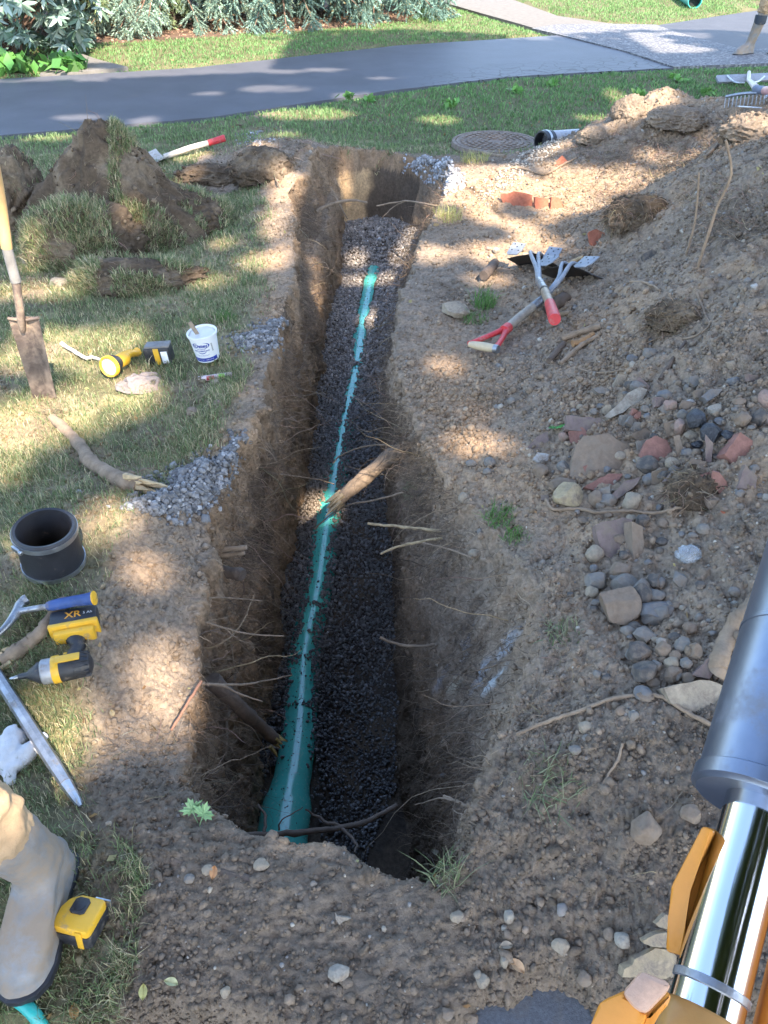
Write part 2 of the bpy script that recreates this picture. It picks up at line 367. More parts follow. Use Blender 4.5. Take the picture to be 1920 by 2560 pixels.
wallc = mixc(wallc, dark * 1.05, (zone == 3)[None, :] * sst(.5, .85, depthz) * (YY < 2.6) * .8 + 0 * X)
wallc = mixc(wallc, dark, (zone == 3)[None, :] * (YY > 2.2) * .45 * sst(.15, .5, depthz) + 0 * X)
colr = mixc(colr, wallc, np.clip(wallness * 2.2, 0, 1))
floorc = mixc(np.broadcast_to(dark, X.shape + (3,)), np.array([.03,.03,.032]), sst(-.2, .2, n2) * .5)
colr = np.where(((zone == 2)[None, :] & (k > .9))[..., None], floorc, colr)
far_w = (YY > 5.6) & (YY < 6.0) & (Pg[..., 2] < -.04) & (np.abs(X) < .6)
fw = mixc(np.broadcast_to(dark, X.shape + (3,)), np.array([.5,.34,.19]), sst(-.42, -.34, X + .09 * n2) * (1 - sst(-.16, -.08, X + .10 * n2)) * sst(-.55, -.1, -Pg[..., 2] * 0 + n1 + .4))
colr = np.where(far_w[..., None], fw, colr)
gm = (1 - dirt) * (1 - np.clip(wallness * 3, 0, 1))
gcol = mixc(np.broadcast_to(sod, X.shape + (3,)), straw, (1 - .7 * sst(5.5, 7, YY)) * sst(.0, .6, n2 + .3 * n1 + .25 * (X < -.4) * (YY < 4.2)) * .75)
colr = mixc(colr, gcol, gm)
bedm = in_poly(X, YY, BED)
colr = np.where(bedm[..., None], np.array([.13,.085,.06]) * (1 + .6 * n2[..., None]), colr)
colr = colr * (1 + .22 * n3[..., None])
colr = np.clip(colr, .01, .9)
nr, nc = X.shape
idx = np.arange(nr * nc).reshape(nr, nc)
quads = np.stack([idx[:-1, :-1], idx[:-1, 1:], idx[1:, 1:], idx[1:, :-1]], -1).reshape(-1, 4)
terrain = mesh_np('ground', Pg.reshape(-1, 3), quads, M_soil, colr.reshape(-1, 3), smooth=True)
tag(terrain, kind='structure')
bpy.context.view_layer.update()
def smear(px, py, rx, rz, colv, am=.8):            # chalky scrape marks left on the cut face
    ok, c, nrm, i = terrain.ray_cast(Vector((0, 0, CAM_H)), ray(px, py).normalized())
    if not ok: return
    d = np.sqrt(((Pg[..., 0] - c.x) / .16) ** 2 + ((Pg[..., 1] - c.y) / rx) ** 2 + ((Pg[..., 2] - c.z) / rz) ** 2)
    m = np.clip(1.25 - d, 0, 1) * sst(-.35, .15, fbm(X * 4, YY * 4, Pg[..., 2], 12, 3, 141)) * am
    colr[...] = colr * (1 - m[..., None]) + np.array(colv) * m[..., None]
for a_ in [(1146,1660,.022,.16,(.30,.32,.35)),(1236,1650,.025,.15,(.42,.46,.50)),(1226,1705,.02,.07,(.50,.53,.52)),(1145,1712,.02,.04,(.40,.36,.26))]: smear(*a_)
_cc = np.ones((nr * nc, 4), dtype=np.float32); _cc[:, :3] = colr.reshape(-1, 3)
terrain.data.color_attributes['Col'].data.foreach_set('color', _cc.ravel())
def hit(px, py, lift=0.0):                     # terrain point under a picture point
    ok, loc, nrm, i = terrain.ray_cast(Vector((0, 0, CAM_H)), ray(px, py).normalized())
    if not ok: return at(px, py, lift), Vector((0,0,1))
    return loc + nrm * lift, nrm
def H(px, py, lift=0.0): return hit(px, py, lift)[0]
def ground_z(x, y):
    ok, loc, nrm, i = terrain.ray_cast(Vector((x, y, 3.0)), Vector((0, 0, -1)))
    return (loc.z if ok else 0.0), (nrm if ok else Vector((0,0,1)))
def pxm(p): return (p.y * CP + (CAM_H - p.z) * SP) / F    # metres per photo pixel at a point
# ------------------------------------------------------------------ paving
def sheet(name, poly, mat, z, step=.12, jagamp=.02, thick=.05, seed=1):
    P2 = []
    n = len(poly)
    for i in range(n):
        a = np.array(poly[i][:2]); b = np.array(poly[(i+1) % n][:2]); L = np.linalg.norm(b - a); m = max(1, int(L / step))
        for j in range(m):
            p = a + (b - a) * j / m; P2.append(p)
    P2 = np.array(P2)
    P2 = P2 + jagamp * np.stack([fbm(P2[:,0], P2[:,1], 0, 7, 3, seed), fbm(P2[:,0], P2[:,1], 5, 7, 3, seed)], -1)
    bm = bmesh.new()
    vs_ = [bm.verts.new((p[0], p[1], z)) for p in P2]
    f = bm.faces.new(vs_)
    if f.normal.z < 0: f.normal_flip()
    e = bmesh.ops.extrude_face_region(bm, geom=[f])
    for v in e['geom']:
        if isinstance(v, bmesh.types.BMVert): v.co.z -= thick
    bmesh.ops.triangulate(bm, faces=[f for f in bm.faces if len(f.verts) > 4])
    o = obj_bm(name, bm, mat, smooth=False)
    return tag(o, kind='structure')
# cracked near edge of the driveway comes from a voronoi crack pattern confined to one side
def crack_asphalt():
    m = pmat('driveway_asphalt', (.085, .087, .102), rough=0.55, var=0.16, scale=2.2, bump=0.35, bscale=240, spec=0.5, bdist=0.003, detail=12)
    nt = m.node_tree; b = nt.nodes['Principled BSDF']
    tc = nd(nt, 'ShaderNodeTexCoord')
    v = nd(nt, 'ShaderNodeTexVoronoi', feature='DISTANCE_TO_EDGE'); v.inputs['Scale'].default_value = 7.0
    nz = nd(nt, 'ShaderNodeTexNoise'); nz.inputs['Scale'].default_value = 3; nz.inputs['Detail'].default_value = 5
    mxv = nd(nt, 'ShaderNodeMix', data_type='VECTOR'); mxv.inputs[0].default_value = .18
    nt.links.new(tc.outputs['Object'], nz.inputs['Vector']); nt.links.new(tc.outputs['Object'], mxv.inputs[4]); nt.links.new(nz.outputs['Color'], mxv.inputs[5])
    nt.links.new(mxv.outputs[1], v.inputs['Vector'])
    lt = nd(nt, 'ShaderNodeMath', operation='LESS_THAN'); lt.inputs[1].default_value = .035
    nt.links.new(v.outputs['Distance'], lt.inputs[0])
    # distance from near-right edge line
    A = Vector(at(960, 226)); B = Vector(at(1450, 180)); n = Vector((-(B-A).y, (B-A).x, 0)).normalized()
    dt = nd(nt, 'ShaderNodeVectorMath', operation='DOT_PRODUCT'); dt.inputs[1].default_value = n
    nt.links.new(tc.outputs['Object'], dt.inputs[0])
    sb = nd(nt, 'ShaderNodeMapRange'); d0 = n.dot(A)
    sb.inputs[1].default_value = d0 + .25; sb.inputs[2].default_value = d0 + .9; sb.inputs[3].default_value = 1; sb.inputs[4].default_value = 0
    nt.links.new(dt.outputs['Value'], sb.inputs[0])
    sx = nd(nt, 'ShaderNodeSeparateXYZ'); nt.links.new(tc.outputs['Object'], sx.inputs[0])
    sr = nd(nt, 'ShaderNodeMapRange'); sr.inputs[1].default_value = .2; sr.inputs[2].default_value = 1.0
    nt.links.new(sx.outputs[0], sr.inputs[0])
    m1 = nd(nt, 'ShaderNodeMath', operation='MULTIPLY'); nt.links.new(lt.outputs[0], m1.inputs[0]); nt.links.new(sb.outputs[0], m1.inputs[1])
    m2 = nd(nt, 'ShaderNodeMath', operation='MULTIPLY'); nt.links.new(m1.outputs[0], m2.inputs[0]); nt.links.new(sr.outputs[0], m2.inputs[1])
    old = b.inputs['Base Color'].links[0].from_socket
    mx = nd(nt, 'ShaderNodeMix', data_type='RGBA'); mx.inputs[7].default_value = (.012,.012,.014,1)
    nt.links.new(m2.outputs[0], mx.inputs[0]); nt.links.new(old, mx.inputs[6]); nt.links.new(mx.outputs[2], b.inputs['Base Color'])
    return m
M_agg = bpy.data.materials.new('exposed_aggregate'); M_agg.use_nodes = True
_nt = M_agg.node_tree; _b = _nt.nodes['Principled BSDF']; _tc = nd(_nt, 'ShaderNodeTexCoord')
_v = nd(_nt, 'ShaderNodeTexVoronoi'); _v.inputs['Scale'].default_value = 48; _nt.links.new(_tc.outputs['Object'], _v.inputs['Vector'])
_cr = nd(_nt, 'ShaderNodeValToRGB'); _nt.links.new(_v.outputs['Color'], _cr.inputs[0])
_cr.color_ramp.elements[0].color = (.09,.09,.10,1); _cr.color_ramp.elements[1].color = (.27,.265,.26,1); _cr.color_ramp.elements.new(.45).color = (.105,.105,.11,1)
_cr.color_ramp.elements[0].position = .1; _cr.color_ramp.elements[2].position = .9
_nt.links.new(_cr.outputs[0], _b.inputs['Base Color']); _b.inputs['Roughness'].default_value = .75
_bp = nd(_nt, 'ShaderNodeBump'); _bp.inputs['Strength'].default_value = .6; _bp.inputs['Distance'].default_value = .005
_nt.links.new(_v.outputs['Distance'], _bp.inputs['Height']); _nt.links.new(_bp.outputs[0], _b.inputs['Normal'])
sheet('driveway', DRIVE, crack_asphalt(), -.006, seed=1)
sheet('neighbour_driveway', DRIVE2, M_asphalt, -.002, seed=2)
sheet('aggregate_apron', AGG, M_agg, .008, step=.3, jagamp=.008, seed=3)
sheet('path', WALK, M_concrete, .003, step=.3, jagamp=.01, seed=4)
sheet('concrete_slab', PAD, M_concrete, .004, step=.2, jagamp=.015, seed=5)
# street asphalt in front of the dig, under the thrown soil
bm = bmesh.new()
vv = [bm.verts.new(p) for p in [(-9,-6,-.05),(9,-6,-.05),(9,.665,-.05),(-9,.665,-.05)]]
bm.faces.new(vv)
tag(obj_bm('road', bm, M_asphalt_old, smooth=False), kind='structure')

# ------------------------------------------------------------------ scatter generators
_t = (1 + 5 ** .5) / 2
ICO_V = np.array([(-1,_t,0),(1,_t,0),(-1,-_t,0),(1,-_t,0),(0,-1,_t),(0,1,_t),(0,-1,-_t),(0,1,-_t),(_t,0,-1),(_t,0,1),(-_t,0,-1),(-_t,0,1)], float)
ICO_V /= np.linalg.norm(ICO_V[0])
ICO_F = np.array([(0,11,5),(0,5,1),(0,1,7),(0,7,10),(0,10,11),(1,5,9),(5,11,4),(11,10,2),(10,7,6),(7,1,8),(3,9,4),(3,4,2),(3,2,6),(3,6,8),(3,8,9),(4,9,5),(2,4,11),(6,2,10),(8,6,7),(9,8,1)])
def rand_rot(n):
    q = rng.normal(size=(n, 4)); q /= np.linalg.norm(q, axis=1, keepdims=True)
    w, x, y_, z = q.T
    return np.stack([np.stack([1-2*(y_*y_+z*z), 2*(x*y_-z*w), 2*(x*z+y_*w)], -1), np.stack([2*(x*y_+z*w), 1-2*(x*x+z*z), 2*(y_*z-x*w)], -1), np.stack([2*(x*z-y_*w), 2*(y_*z+x*w), 1-2*(x*x+y_*y_)], -1)], 1)
def stones(name, pos, size, col, mat, flat=(.55, 1.0), jit=.18, smooth=False, parent=None):
    n = len(pos)
    sc = rng.uniform(flat[0], flat[1], (n, 1, 3)); v = ICO_V[None] * sc * (1 + rng.uniform(-jit, jit, (n, 12, 1)))
    v = np.einsum('nij,nkj->nki', rand_rot(n), v) * np.asarray(size)[:, None, None] + pos[:, None, :]
    f = (ICO_F[None] + (np.arange(n) * 12)[:, None, None]).reshape(-1, 3)
    c = np.repeat(col, 12, axis=0)
    return mesh_np(name, v.reshape(-1, 3), f, mat, c, smooth=smooth, parent=parent)
def blades(name, pos, L, w, nrm, col, lean=.6, mat=None, parent=None):
    n = len(pos); th = rng.uniform(0, 2*np.pi, n)
    side = np.stack([np.cos(th), np.sin(th), 0*th], -1) * np.asarray(w)[:, None] * .5
    ld = rng.uniform(0, 2*np.pi, n); la = np.abs(rng.normal(0, lean, n))
    dirv = np.stack([np.cos(ld) * np.sin(la), np.sin(ld) * np.sin(la), np.cos(la)], -1) * .8 + nrm * .35
    dirv /= np.linalg.norm(dirv, axis=1, keepdims=True)
    Lc = np.asarray(L)[:, None]
    droop = np.stack([np.cos(ld), np.sin(ld), -rng.uniform(.2, 1.1, n)], -1)
    mid = pos + dirv * Lc * .55
    tip = pos + dirv * Lc * .9 + droop * Lc * .22
    v = np.stack([pos - side, pos + side, mid + side * .75, mid - side * .75, tip], 1).reshape(-1, 3)
    b = (np.arange(n) * 5)[:, None]
    f = np.concatenate([b + [0,1,2], b + [0,2,3], b + [3,2,4]], 0)
    return mesh_np(name, v, f, mat or M_grass, np.repeat(col, 5, axis=0), parent=parent)
def strands(name, P0, D, L, r, col, nseg=7, wob=.35, grav=.25, mat=None, parent=None, taper=.75):
    n = len(P0); D = D / (np.linalg.norm(D, axis=1, keepdims=True) + 1e-9)
    pts = [P0]; d = D.copy(); st = (np.asarray(L) / nseg)[:, None]
    for s in range(nseg):
        d = d + rng.normal(0, wob, (n, 3)); d[:, 2] -= grav / nseg
        d /= np.linalg.norm(d, axis=1, keepdims=True); pts.append(pts[-1] + d * st)
    pts = np.stack(pts, 1)                                  # n, nseg+1, 3
    T = np.gradient(pts, axis=1); T /= np.linalg.norm(T, axis=-1, keepdims=True) + 1e-9
    ref = np.where(np.abs(T[..., 2:3]) > .8, np.array([1., 0, 0]), np.array([0, 0, 1.]))
    A = np.cross(T, ref); A /= np.linalg.norm(A, axis=-1, keepdims=True) + 1e-9; B = np.cross(T, A)
    rr = np.asarray(r)[:, None] * np.linspace(1, 1 - taper, nseg + 1)[None]
    V = []
    for kk in range(3):
        a = 2 * math.pi * kk / 3; V.append(pts + (A * math.cos(a) + B * math.sin(a)) * rr[..., None])
    V = np.stack(V, 2).reshape(-1, 3)                        # n*(nseg+1)*3
    base = (np.arange(n) * (nseg + 1) * 3)[:, None, None]
    s_ = (np.arange(nseg) * 3)[None, :, None]; kq = np.arange(3)[None, None, :]; k2 = (kq + 1) % 3
    f = np.stack([base + s_ + kq, base + s_ + k2, base + s_ + 3 + k2, base + s_ + 3 + kq], -1).reshape(-1, 4)
    return mesh_np(name, V, f, mat or M_root, np.repeat(col, (nseg + 1) * 3, axis=0), smooth=True, parent=parent)
area = np.zeros((nr, nc))
_e1 = Pg[1:, :-1] - Pg[:-1, :-1]; _e2 = Pg[:-1, 1:] - Pg[:-1, :-1]
area[:-1, :-1] = np.linalg.norm(np.cross(_e1, _e2), axis=-1)
def scatter(n, weight):
    w = (area * weight).ravel(); w = w / w.sum()
    c = np.cumsum(w); c /= c[-1]
    s = np.searchsorted(c, rng.random(n)); i, j = np.unravel_index(np.clip(s, 0, nr*nc-1), (nr, nc))
    i = np.minimum(i, nr - 2); j = np.minimum(j, nc - 2)
    u, v = rng.random(n)[:, None], rng.random(n)[:, None]
    p = (Pg[i, j] * (1-u) + Pg[i, j+1] * u) * (1-v) + (Pg[i+1, j] * (1-u) + Pg[i+1, j+1] * u) * v
    return p, NG[i, j], i, j
def cvar(base, n, v=.25, h=.06):
    b = np.asarray(base)[None, :] * np.ones((n, 1)); return np.clip(b * (1 + rng.normal(0, v, (n, 1))) * (1 + rng.normal(0, h, (n, 3))), .005, .95)
inview = (np.abs(X) < half[:, None])
onroad = roadd < .03
notroad = ~onroad & ~bedm

# --- grass on the lawns
LIT_G = 0
zc_ = YY * CP + CAM_H * SP
fall = 1 / np.clip(zc_, 1, 30) ** 1.25
gw = np.clip(gm, 0, 1) ** 1.3 * inview * notroad * (YY > .3) * (YY < 22) * (np.abs(NG[..., 2]) > .5) * (.35 + .65 * sst(-.35, .25, fbm(X, YY, 0, 7, 3, 91)))
def grass_batch(name, n, wt, Lr, Wr, cols_, lean=.65):
    p, nn, i, j = scatter(n, wt)
    zc = p[:, 1] * CP + CAM_H * SP
    L = rng.uniform(*Lr, n) * (1 + .35 * fbm(p[:,0], p[:,1], 0, 5, 2, 93)); w = rng.uniform(*Wr, n) * np.clip(zc / 2.6, .8, 2.6)
    t = rng.random(n)[:, None]; ci = rng.integers(0, len(cols_), n)
    c = np.array(cols_)[ci] * rng.uniform(.7, 1.3, (n, 1))
    return p, L, w, nn, c
cg = [(.16,.22,.09),(.20,.26,.11),(.23,.28,.13),(.13,.18,.08),(.28,.29,.16)]
cs = [(.48,.41,.24),(.42,.37,.21),(.55,.47,.31)]
farm = (YY > 6.0)
parts_ = []
parts_.append(grass_batch('a', 66000, gw * fall * (~farm), (.016,.042), (.0016,.0032), cg))
parts_.append(grass_batch('b', 40000, gw * fall * (~farm) * (X < 0), (.012,.036), (.0014,.0026), cs, 1.1))
parts_.append(grass_batch('c', 120000, gw * farm * fall ** .6, (.025,.05), (.0022,.0042), cg[:4]))
sp = (dirt > .25) & (dirt < .98)
parts_.append(grass_batch('d', 9000, sp * inview * notroad * fall * (YY > .45) * (YY < 6.2) * (X < .45) * sst(.0, .4, fbm(X, YY, 0, 6, 3, 95)), (.02,.06), (.0016,.003), cg + cs))
pp, LL, ww, nn_, cc_ = [np.concatenate(q) for q in zip(*parts_)]
# greener, lusher turf beyond the pit; yellowish on the near left
g = sst(5.5, 8.5, pp[:, 1])[:, None]
cc_ = cc_ * (1 - g) + cc_ * np.array([.78, 1.10, .85]) * g
tag(blades('grass', pp, LL, ww, nn_, cc_), kind='stuff', label='short patchy lawn grass around the trench and beyond the driveway')

# --- loose soil crumbs and pebbles
dw = np.clip(dirt, 0, 1) * inview * (YY > .36) * (YY < 6.8) * ~((zone == 2)[None, :] & (k > .05))
wallw = ((zone == 1) | (zone == 3))[None, :] * (k > .05)
clump = .15 + sst(-.1, .5, fbm(X, YY, 0, 5, 3, 97))
p, nn, i, j = scatter(60000, (dw * clump * (1 - .75 * wallw)) * fall)
zc = p[:, 1] * CP + CAM_H * SP
sz = np.exp(rng.normal(-5.55, .5, len(p))) * np.clip(zc / 2.2, .7, 1.25)
sz = np.clip(sz, .0012, .018)
c = colr[i, j] * rng.uniform(.75, 1.2, (len(p), 1))
tag(stones('soil_crumbs', p + nn * sz[:, None] * .3, sz, np.clip(c, .01, .8), M_soil, jit=.25), kind='stuff', label='loose crumbs of grey brown soil on the spoil heap and trench rims')
p, nn, i, j = scatter(15000, dw * (1 - .9 * wallw) * sst(-.15, .45, fbm(X, YY, 0, 3.5, 3, 99)) * fall ** 1.2)
sz = np.clip(np.exp(rng.normal(-5.12, .45, len(p))), .003, .022)
c = colr[i, j] * rng.uniform(.75, 1.15, (len(p), 1))
tag(stones('soil_clods', p - nn * sz[:, None] * .25, sz, np.clip(c, .01, .8), M_soil, flat=(.45, 1), jit=.3), kind='stuff', label='larger clods of grey brown soil lying on the dug ground')
p, nn, i, j = scatter(16000, wallw * inview * (YY > .8) * (YY < 6) * sst(-.3, .3, fbm(X, YY, Z, 5, 3, 98)))
sz = np.clip(np.exp(rng.normal(-5.2, .5, len(p))), .0025, .02); c = np.clip(colr[i, j] * rng.uniform(.8, 1.35, (len(p), 1)), .01, .8)
tag(stones('wall_crumbs', p - nn * sz[:, None] * .2, sz, c, M_soil, flat=(.45, 1), jit=.3), kind='stuff', label='clods and small stones showing in the cut faces of the trench')
pebw = dw * (1 - .85 * wallw) * (.12 + 1.2 * blob(X, YY, 1650, 1250, 330, 450) + .5 * (YY < .9) + .35 * (X > .5) * (YY > 3) + .3 * (X > .4))
p, nn, i, j = scatter(5200, pebw * fall)
zc = p[:, 1] * CP + CAM_H * SP
sz = np.clip(np.exp(rng.normal(-5.65, .6, len(p))) * np.clip(zc / 2.2, .6, 2), .0012, .015)
pc = np.array([(.26,.22,.18),(.30,.25,.19),(.22,.20,.18),(.38,.34,.28),(.18,.145,.115),(.28,.21,.15)])[rng.integers(0, 6, len(p))] * rng.uniform(.7, 1.2, (len(p), 1))
tag(stones('pebbles', p + nn * sz[:, None] * .15, sz, pc, M_stone, flat=(.55,1), jit=.2, smooth=True), kind='stuff', label='small rounded pebbles strewn through the dug soil')
# ------------------------------------------------------------------ sun patches and the unseen trees added to shape them
S = np.array(SUN); _a = np.cross(S, [0, 0, 1.]); _a /= np.linalg.norm(_a); _b2 = np.cross(_a, S)
def sunuv(p): p = np.asarray(p); return p @ _a, p @ _b2
PATCH = [  # photo px: cx, cy, rx, ry (leaves are left out of the crowns to let the sun through)
 (1340,520,200,75),(1260,620,110,55),(1480,400,130,55),(1640,380,110,50),(1800,350,90,30),(1640,300,90,40),(1160,470,70,40),(1100,530,50,30),(1440,600,80,50),(1540,520,60,60),(1270,440,70,30),(1560,260,30,45),(1850,420,80,20),
 (960,800,55,28),(1020,640,45,30),(940,700,95,14),(890,650,20,30),(700,520,34,60),(745,620,36,50),(790,700,26,50),(860,440,45,50),(700,445,26,26),(800,480,30,20),
 (1120,912,52,22),(1165,1030,26,12),(1180,1108,60,18),(1240,1135,30,14),
 (180,870,200,60),(300,940,90,30),(220,1010,260,50),(60,1090,110,60),(620,985,60,22),(650,655,70,22),(700,640,30,30),(540,700,60,18),(60,725,80,20),(150,725,80,20),(90,655,25,25),(380,480,30,30),(330,610,25,14),(470,445,30,10),
 (265,1300,58,55),(360,1430,48,38),(400,1490,34,30),(15,1365,50,36),(30,1180,60,25),(740,1010,14,24),
 (400,1660,55,95),(350,1830,70,50),(440,1790,40,60),(560,1700,30,26),(500,1560,22,30),(800,1275,48,36),(660,1290,22,60),(1550,1588,18,14),(1620,1600,18,12),
 (690,233,80,9),(700,190,50,6),(200,305,60,7),(360,312,34,10),(230,212,50,4),(520,245,40,5),(800,185,60,5),(960,205,50,4),
 (640,372,40,12),(770,285,120,16),(700,340,50,12),(480,390,50,16),(300,380,40,10),(130,345,70,10),(1350,90,60,7),
 (1180,420,50,14),(1100,300,60,10),(1500,300,60,10),(880,250,50,10),(740,480,16,26),(560,610,40,12),(1215,700,60,14)]
pu = []
for cx, cy, rx, ry in PATCH:
    c, nn0 = hit(cx, cy)
    e1, _ = hit(cx + rx, cy); m = pxm(c)
    au = rx * m + .035                                             # half width across
    gy = abs(at(cx, cy - ry).y - at(cx, cy + ry).y) / 2 + .035 if nn0.z > .6 else ry * m * 1.2 + .05
    # ellipse axes in world: x and y (or z on walls)
    ax = Vector((au, 0, 0)); ay = Vector((0, gy, 0)) if nn0.z > .6 else Vector((0, au * .7, 0)); az = Vector((0, 0, 0)) if nn0.z > .6 else Vector((0, 0, ry * m + .05))
    if nn0.z <= .6: ax = Vector((0, au * 1.2, 0)); ay = az
    u0, v0 = sunuv(c); a1 = np.array(sunuv(ax)); a2 = np.array(sunuv(ay))
    Mx = np.array([a1, a2]).T
    if abs(np.linalg.det(Mx)) < 1e-5: Mx += np.eye(2) * .02
    pu.append((np.array([u0, v0]), np.linalg.inv(Mx)))
def add_uv(p, r): pu.append((np.array(sunuv(p)), np.eye(2) / r))
add_uv((-.62, .78, .33), .13)
def sunlit(p):
    u, v = sunuv(p); q = np.stack([u, v], -1)
    wob = .34 * fbm(u, v, 0, 3.2, 3, 201); hole = fbm(u, v, 0, 1.9, 3, 207) < -.20
    lit = np.zeros(len(p), bool)
    for k_, (c0, Mi) in enumerate(pu):
        d = (q - c0) @ Mi.T; in_ = (d ** 2).sum(-1) < (1 + wob) ** 2
        lit |= (in_ & ~hole) if k_ < 13 else in_
    # ground point below along the sun direction, for the far open zone
    t = p[:, 2] / S[2]; gx = p[:, 0] - S[0] * t; gy_ = p[:, 1] - S[1] * t
    far = ((gy_ > 9.6 + .22 * gx) & (gx < -1.2) & (fbm(gx, gy_, 0, 1.3, 3, 203) > -.25))
    far |= (gy_ > 12.4) & (fbm(gx, gy_, 0, 1.1, 3, 205) > -.05)
    far |= (gx > 3.2) & (gy_ > 10.2) & (fbm(gx, gy_, 0, 1.1, 3, 205) > .1)
    return lit | far
M_bark = pmat('bark', (.10,.075,.055), rough=.9, var=.4, scale=12, bump=.8, bscale=30, bdist=.02)
def tube_pts(bm, pts, radii, seg=10, cap=True, mi=0, twist=0.0, lump=0.0, seed=0):
    pts = [Vector(p) for p in pts]; n = len(pts); rings = []; prev = None
    rr_ = random.Random(seed)
    for i, p in enumerate(pts):
        t = (pts[min(i+1, n-1)] - pts[max(i-1, 0)])
        if t.length < 1e-9: t = Vector((0,0,1))
        t.normalize()
        if prev is None:
            a = t.orthogonal().normalized()
        else:
            a = (prev - t * prev.dot(t)).normalized()
        prev = a; b = t.cross(a)
        r = radii[i] if hasattr(radii, '__len__') else radii
        ring = []
        for k_ in range(seg):
            an = 2 * math.pi * k_ / seg + twist * i; q = r * (1 + (rr_.uniform(-lump, lump) if lump else 0))
            ring.append(bm.verts.new(p + (a * math.cos(an) + b * math.sin(an)) * q))
        rings.append(ring)
    for i in range(n - 1):
        for k_ in range(seg):
            f = bm.faces.new((rings[i][k_], rings[i][(k_+1) % seg], rings[i+1][(k_+1) % seg], rings[i+1][k_])); f.material_index = mi
    if cap:
        f = bm.faces.new(rings[0][::-1]); f.material_index = mi
        f = bm.faces.new(rings[-1]); f.material_index = mi
    return rings
def smoothpath(pts, sub=6):
    pts = [Vector(p) for p in pts]; out = []
    for i in range(len(pts) - 1):
        p0, p1, p2, p3 = pts[max(i-1,0)], pts[i], pts[i+1], pts[min(i+2, len(pts)-1)]
        for s in range(sub):
            t = s / sub
            out.append(.5 * ((2*p1) + (-p0+p2)*t + (2*p0-5*p1+4*p2-p3)*t*t + (-p0+3*p1-3*p2+p3)*t**3))
    out.append(pts[-1]); return out
def leaf_quads(name, p, size, nrmj, col, mat, parent=None, elong=1.6):
    n = len(p); Q = rand_rot(n)
    a = Q[:, :, 0]; b = Q[:, :, 1]
    s = np.asarray(size)[:, None]
    v = np.stack([p - a * s * elong * .5, p + b * s * .5 + a*s*.1, p + a * s * elong * .5, p - b * s * .5 + a*s*.1], 1).reshape(-1, 3)
    f = (np.arange(n) * 4)[:, None] + np.arange(4)[None]
    return mesh_np(name, v, f, mat, np.repeat(col, 4, axis=0), parent=parent)
def added_shade_tree(base, blobs, seed, label):  # unseen tree, added to block the sun over the dig
    rr = np.random.default_rng(seed); B = Vector(base)
    t = empty('added_shade_tree', base, label, 'tree')
    bm = bmesh.new(); fork = Vector((0, 0, 8.6)); tube_pts(bm, smoothpath([Vector((0,0,-.3)), Vector((.12,.05,4.2)), fork], 5), [.34 - .012 * i for i in range(11)], 12)
    for c in blobs:
        e = Vector(c) - B; L = (e - fork).length
        pth = smoothpath([fork - Vector((0,0,.3)), fork.lerp(e, .5) + Vector((0,0,.7)), e], 5); tube_pts(bm, pth, [.09 - .006 * i for i in range(11)], 8)
        for q in range(7):
            an = q * .9; st = pth[5 + q % 5]; tube_pts(bm, [st, st + Vector((math.cos(an)*1.1, math.sin(an)*1.1, .4)), st + Vector((math.cos(an)*2.0, math.sin(an)*2.0, .3))], [.025,.018,.01], 6)
    obj_bm('trunk', bm, M_bark, t)
    P = []
    for c in blobs:
        n = int(26000); d = rr.normal(size=(n, 3)); d /= np.linalg.norm(d, axis=1, keepdims=True)
        P.append(np.array(c) + d * (rr.random((n, 1)) ** (1/2.4)) * np.array([3.0, 3.0, 1.1]))
    p = np.concatenate(P); p = p[~sunlit(p)]  # leaves are cut away wherever a sun patch should fall
    leaf_quads('crown', p - np.array(base), rr.uniform(.08, .14, len(p)), None, cvar((.10,.16,.04), len(p), .25), M_leaf, t)
    return t
def BB(tx, ty, h=9.5): return (tx + S[0] / S[2] * h, ty + S[1] / S[2] * h, h)
for b_, tg, w_ in [((1.6,-11,0), [(0,1),(0,5.2),(-4.2,9.6)], 'well behind the camera'), ((-3.6,-10.5,0), [(-4.2,1.2),(-4.2,5.4)], 'behind the camera on the left'),
                   ((8.0,-10,0), [(4.2,1),(4.2,5.2),(0,9.4)], 'behind the camera on the right'), ((13.,2,0), [(4.2,9.4),(8.2,7)], 'far out right beyond the spoil heap')]:
    added_shade_tree(b_, [BB(*q) for q in tg], 300 + int(b_[0] * 10), 'unseen tree added ' + w_ + ', crown cut to shape the shade')
# ------------------------------------------------------------------ things in and around the trench
def groundmat():  pass
M_pvc = pmat('green_pvc', (.10, .55, .46), rough=.2, var=.12, scale=8, bump=.04, bscale=80, dust=.16, dustcol=(.10,.22,.19), dscale=60, spec=1.0, coat=.8)
M_pvc_teal = pmat('teal_pvc', (.06, .42, .38), rough=.4, var=.1, bump=.03)
M_pvc_in = pmat('pvc_inside', (.01, .05, .045), rough=.6, var=.1, bump=.03)
# sewer pipe: crown line from picture points and depths
PT = [(672,2140,-.905),(700,2071,-.892),(741,1828,-.868),(758,1620,-.853),(793,1447,-.806),(816,1284,-.745),(835,1180,-.702),(862,1041,-.642),(891,914,-.596),(903,810,-.560),(926,694,-.505),(935,662,-.49)]
crown = [at(*p) for p in PT]
PR = .068
cy_ = np.array([c.y for c in crown]); cx_ = np.array([c.x for c in crown]); cz_ = np.array([c.z for c in crown])
def pipe_x(y): return np.interp(y, cy_, cx_)
def pipe_z(y): return np.interp(y, cy_, cz_)
pipe = empty('sewer_pipe', crown[3], 'long green plastic sewer pipe running up the trench, half sunk in black gravel', 'pipe')
def P_local(bm, root): bmesh.ops.translate(bm, verts=bm.verts, vec=-Vector(root.location)); return bm
bm = bmesh.new()
cl = [c - Vector((0,0,PR)) for c in crown]
yb = cl[1].y + .13
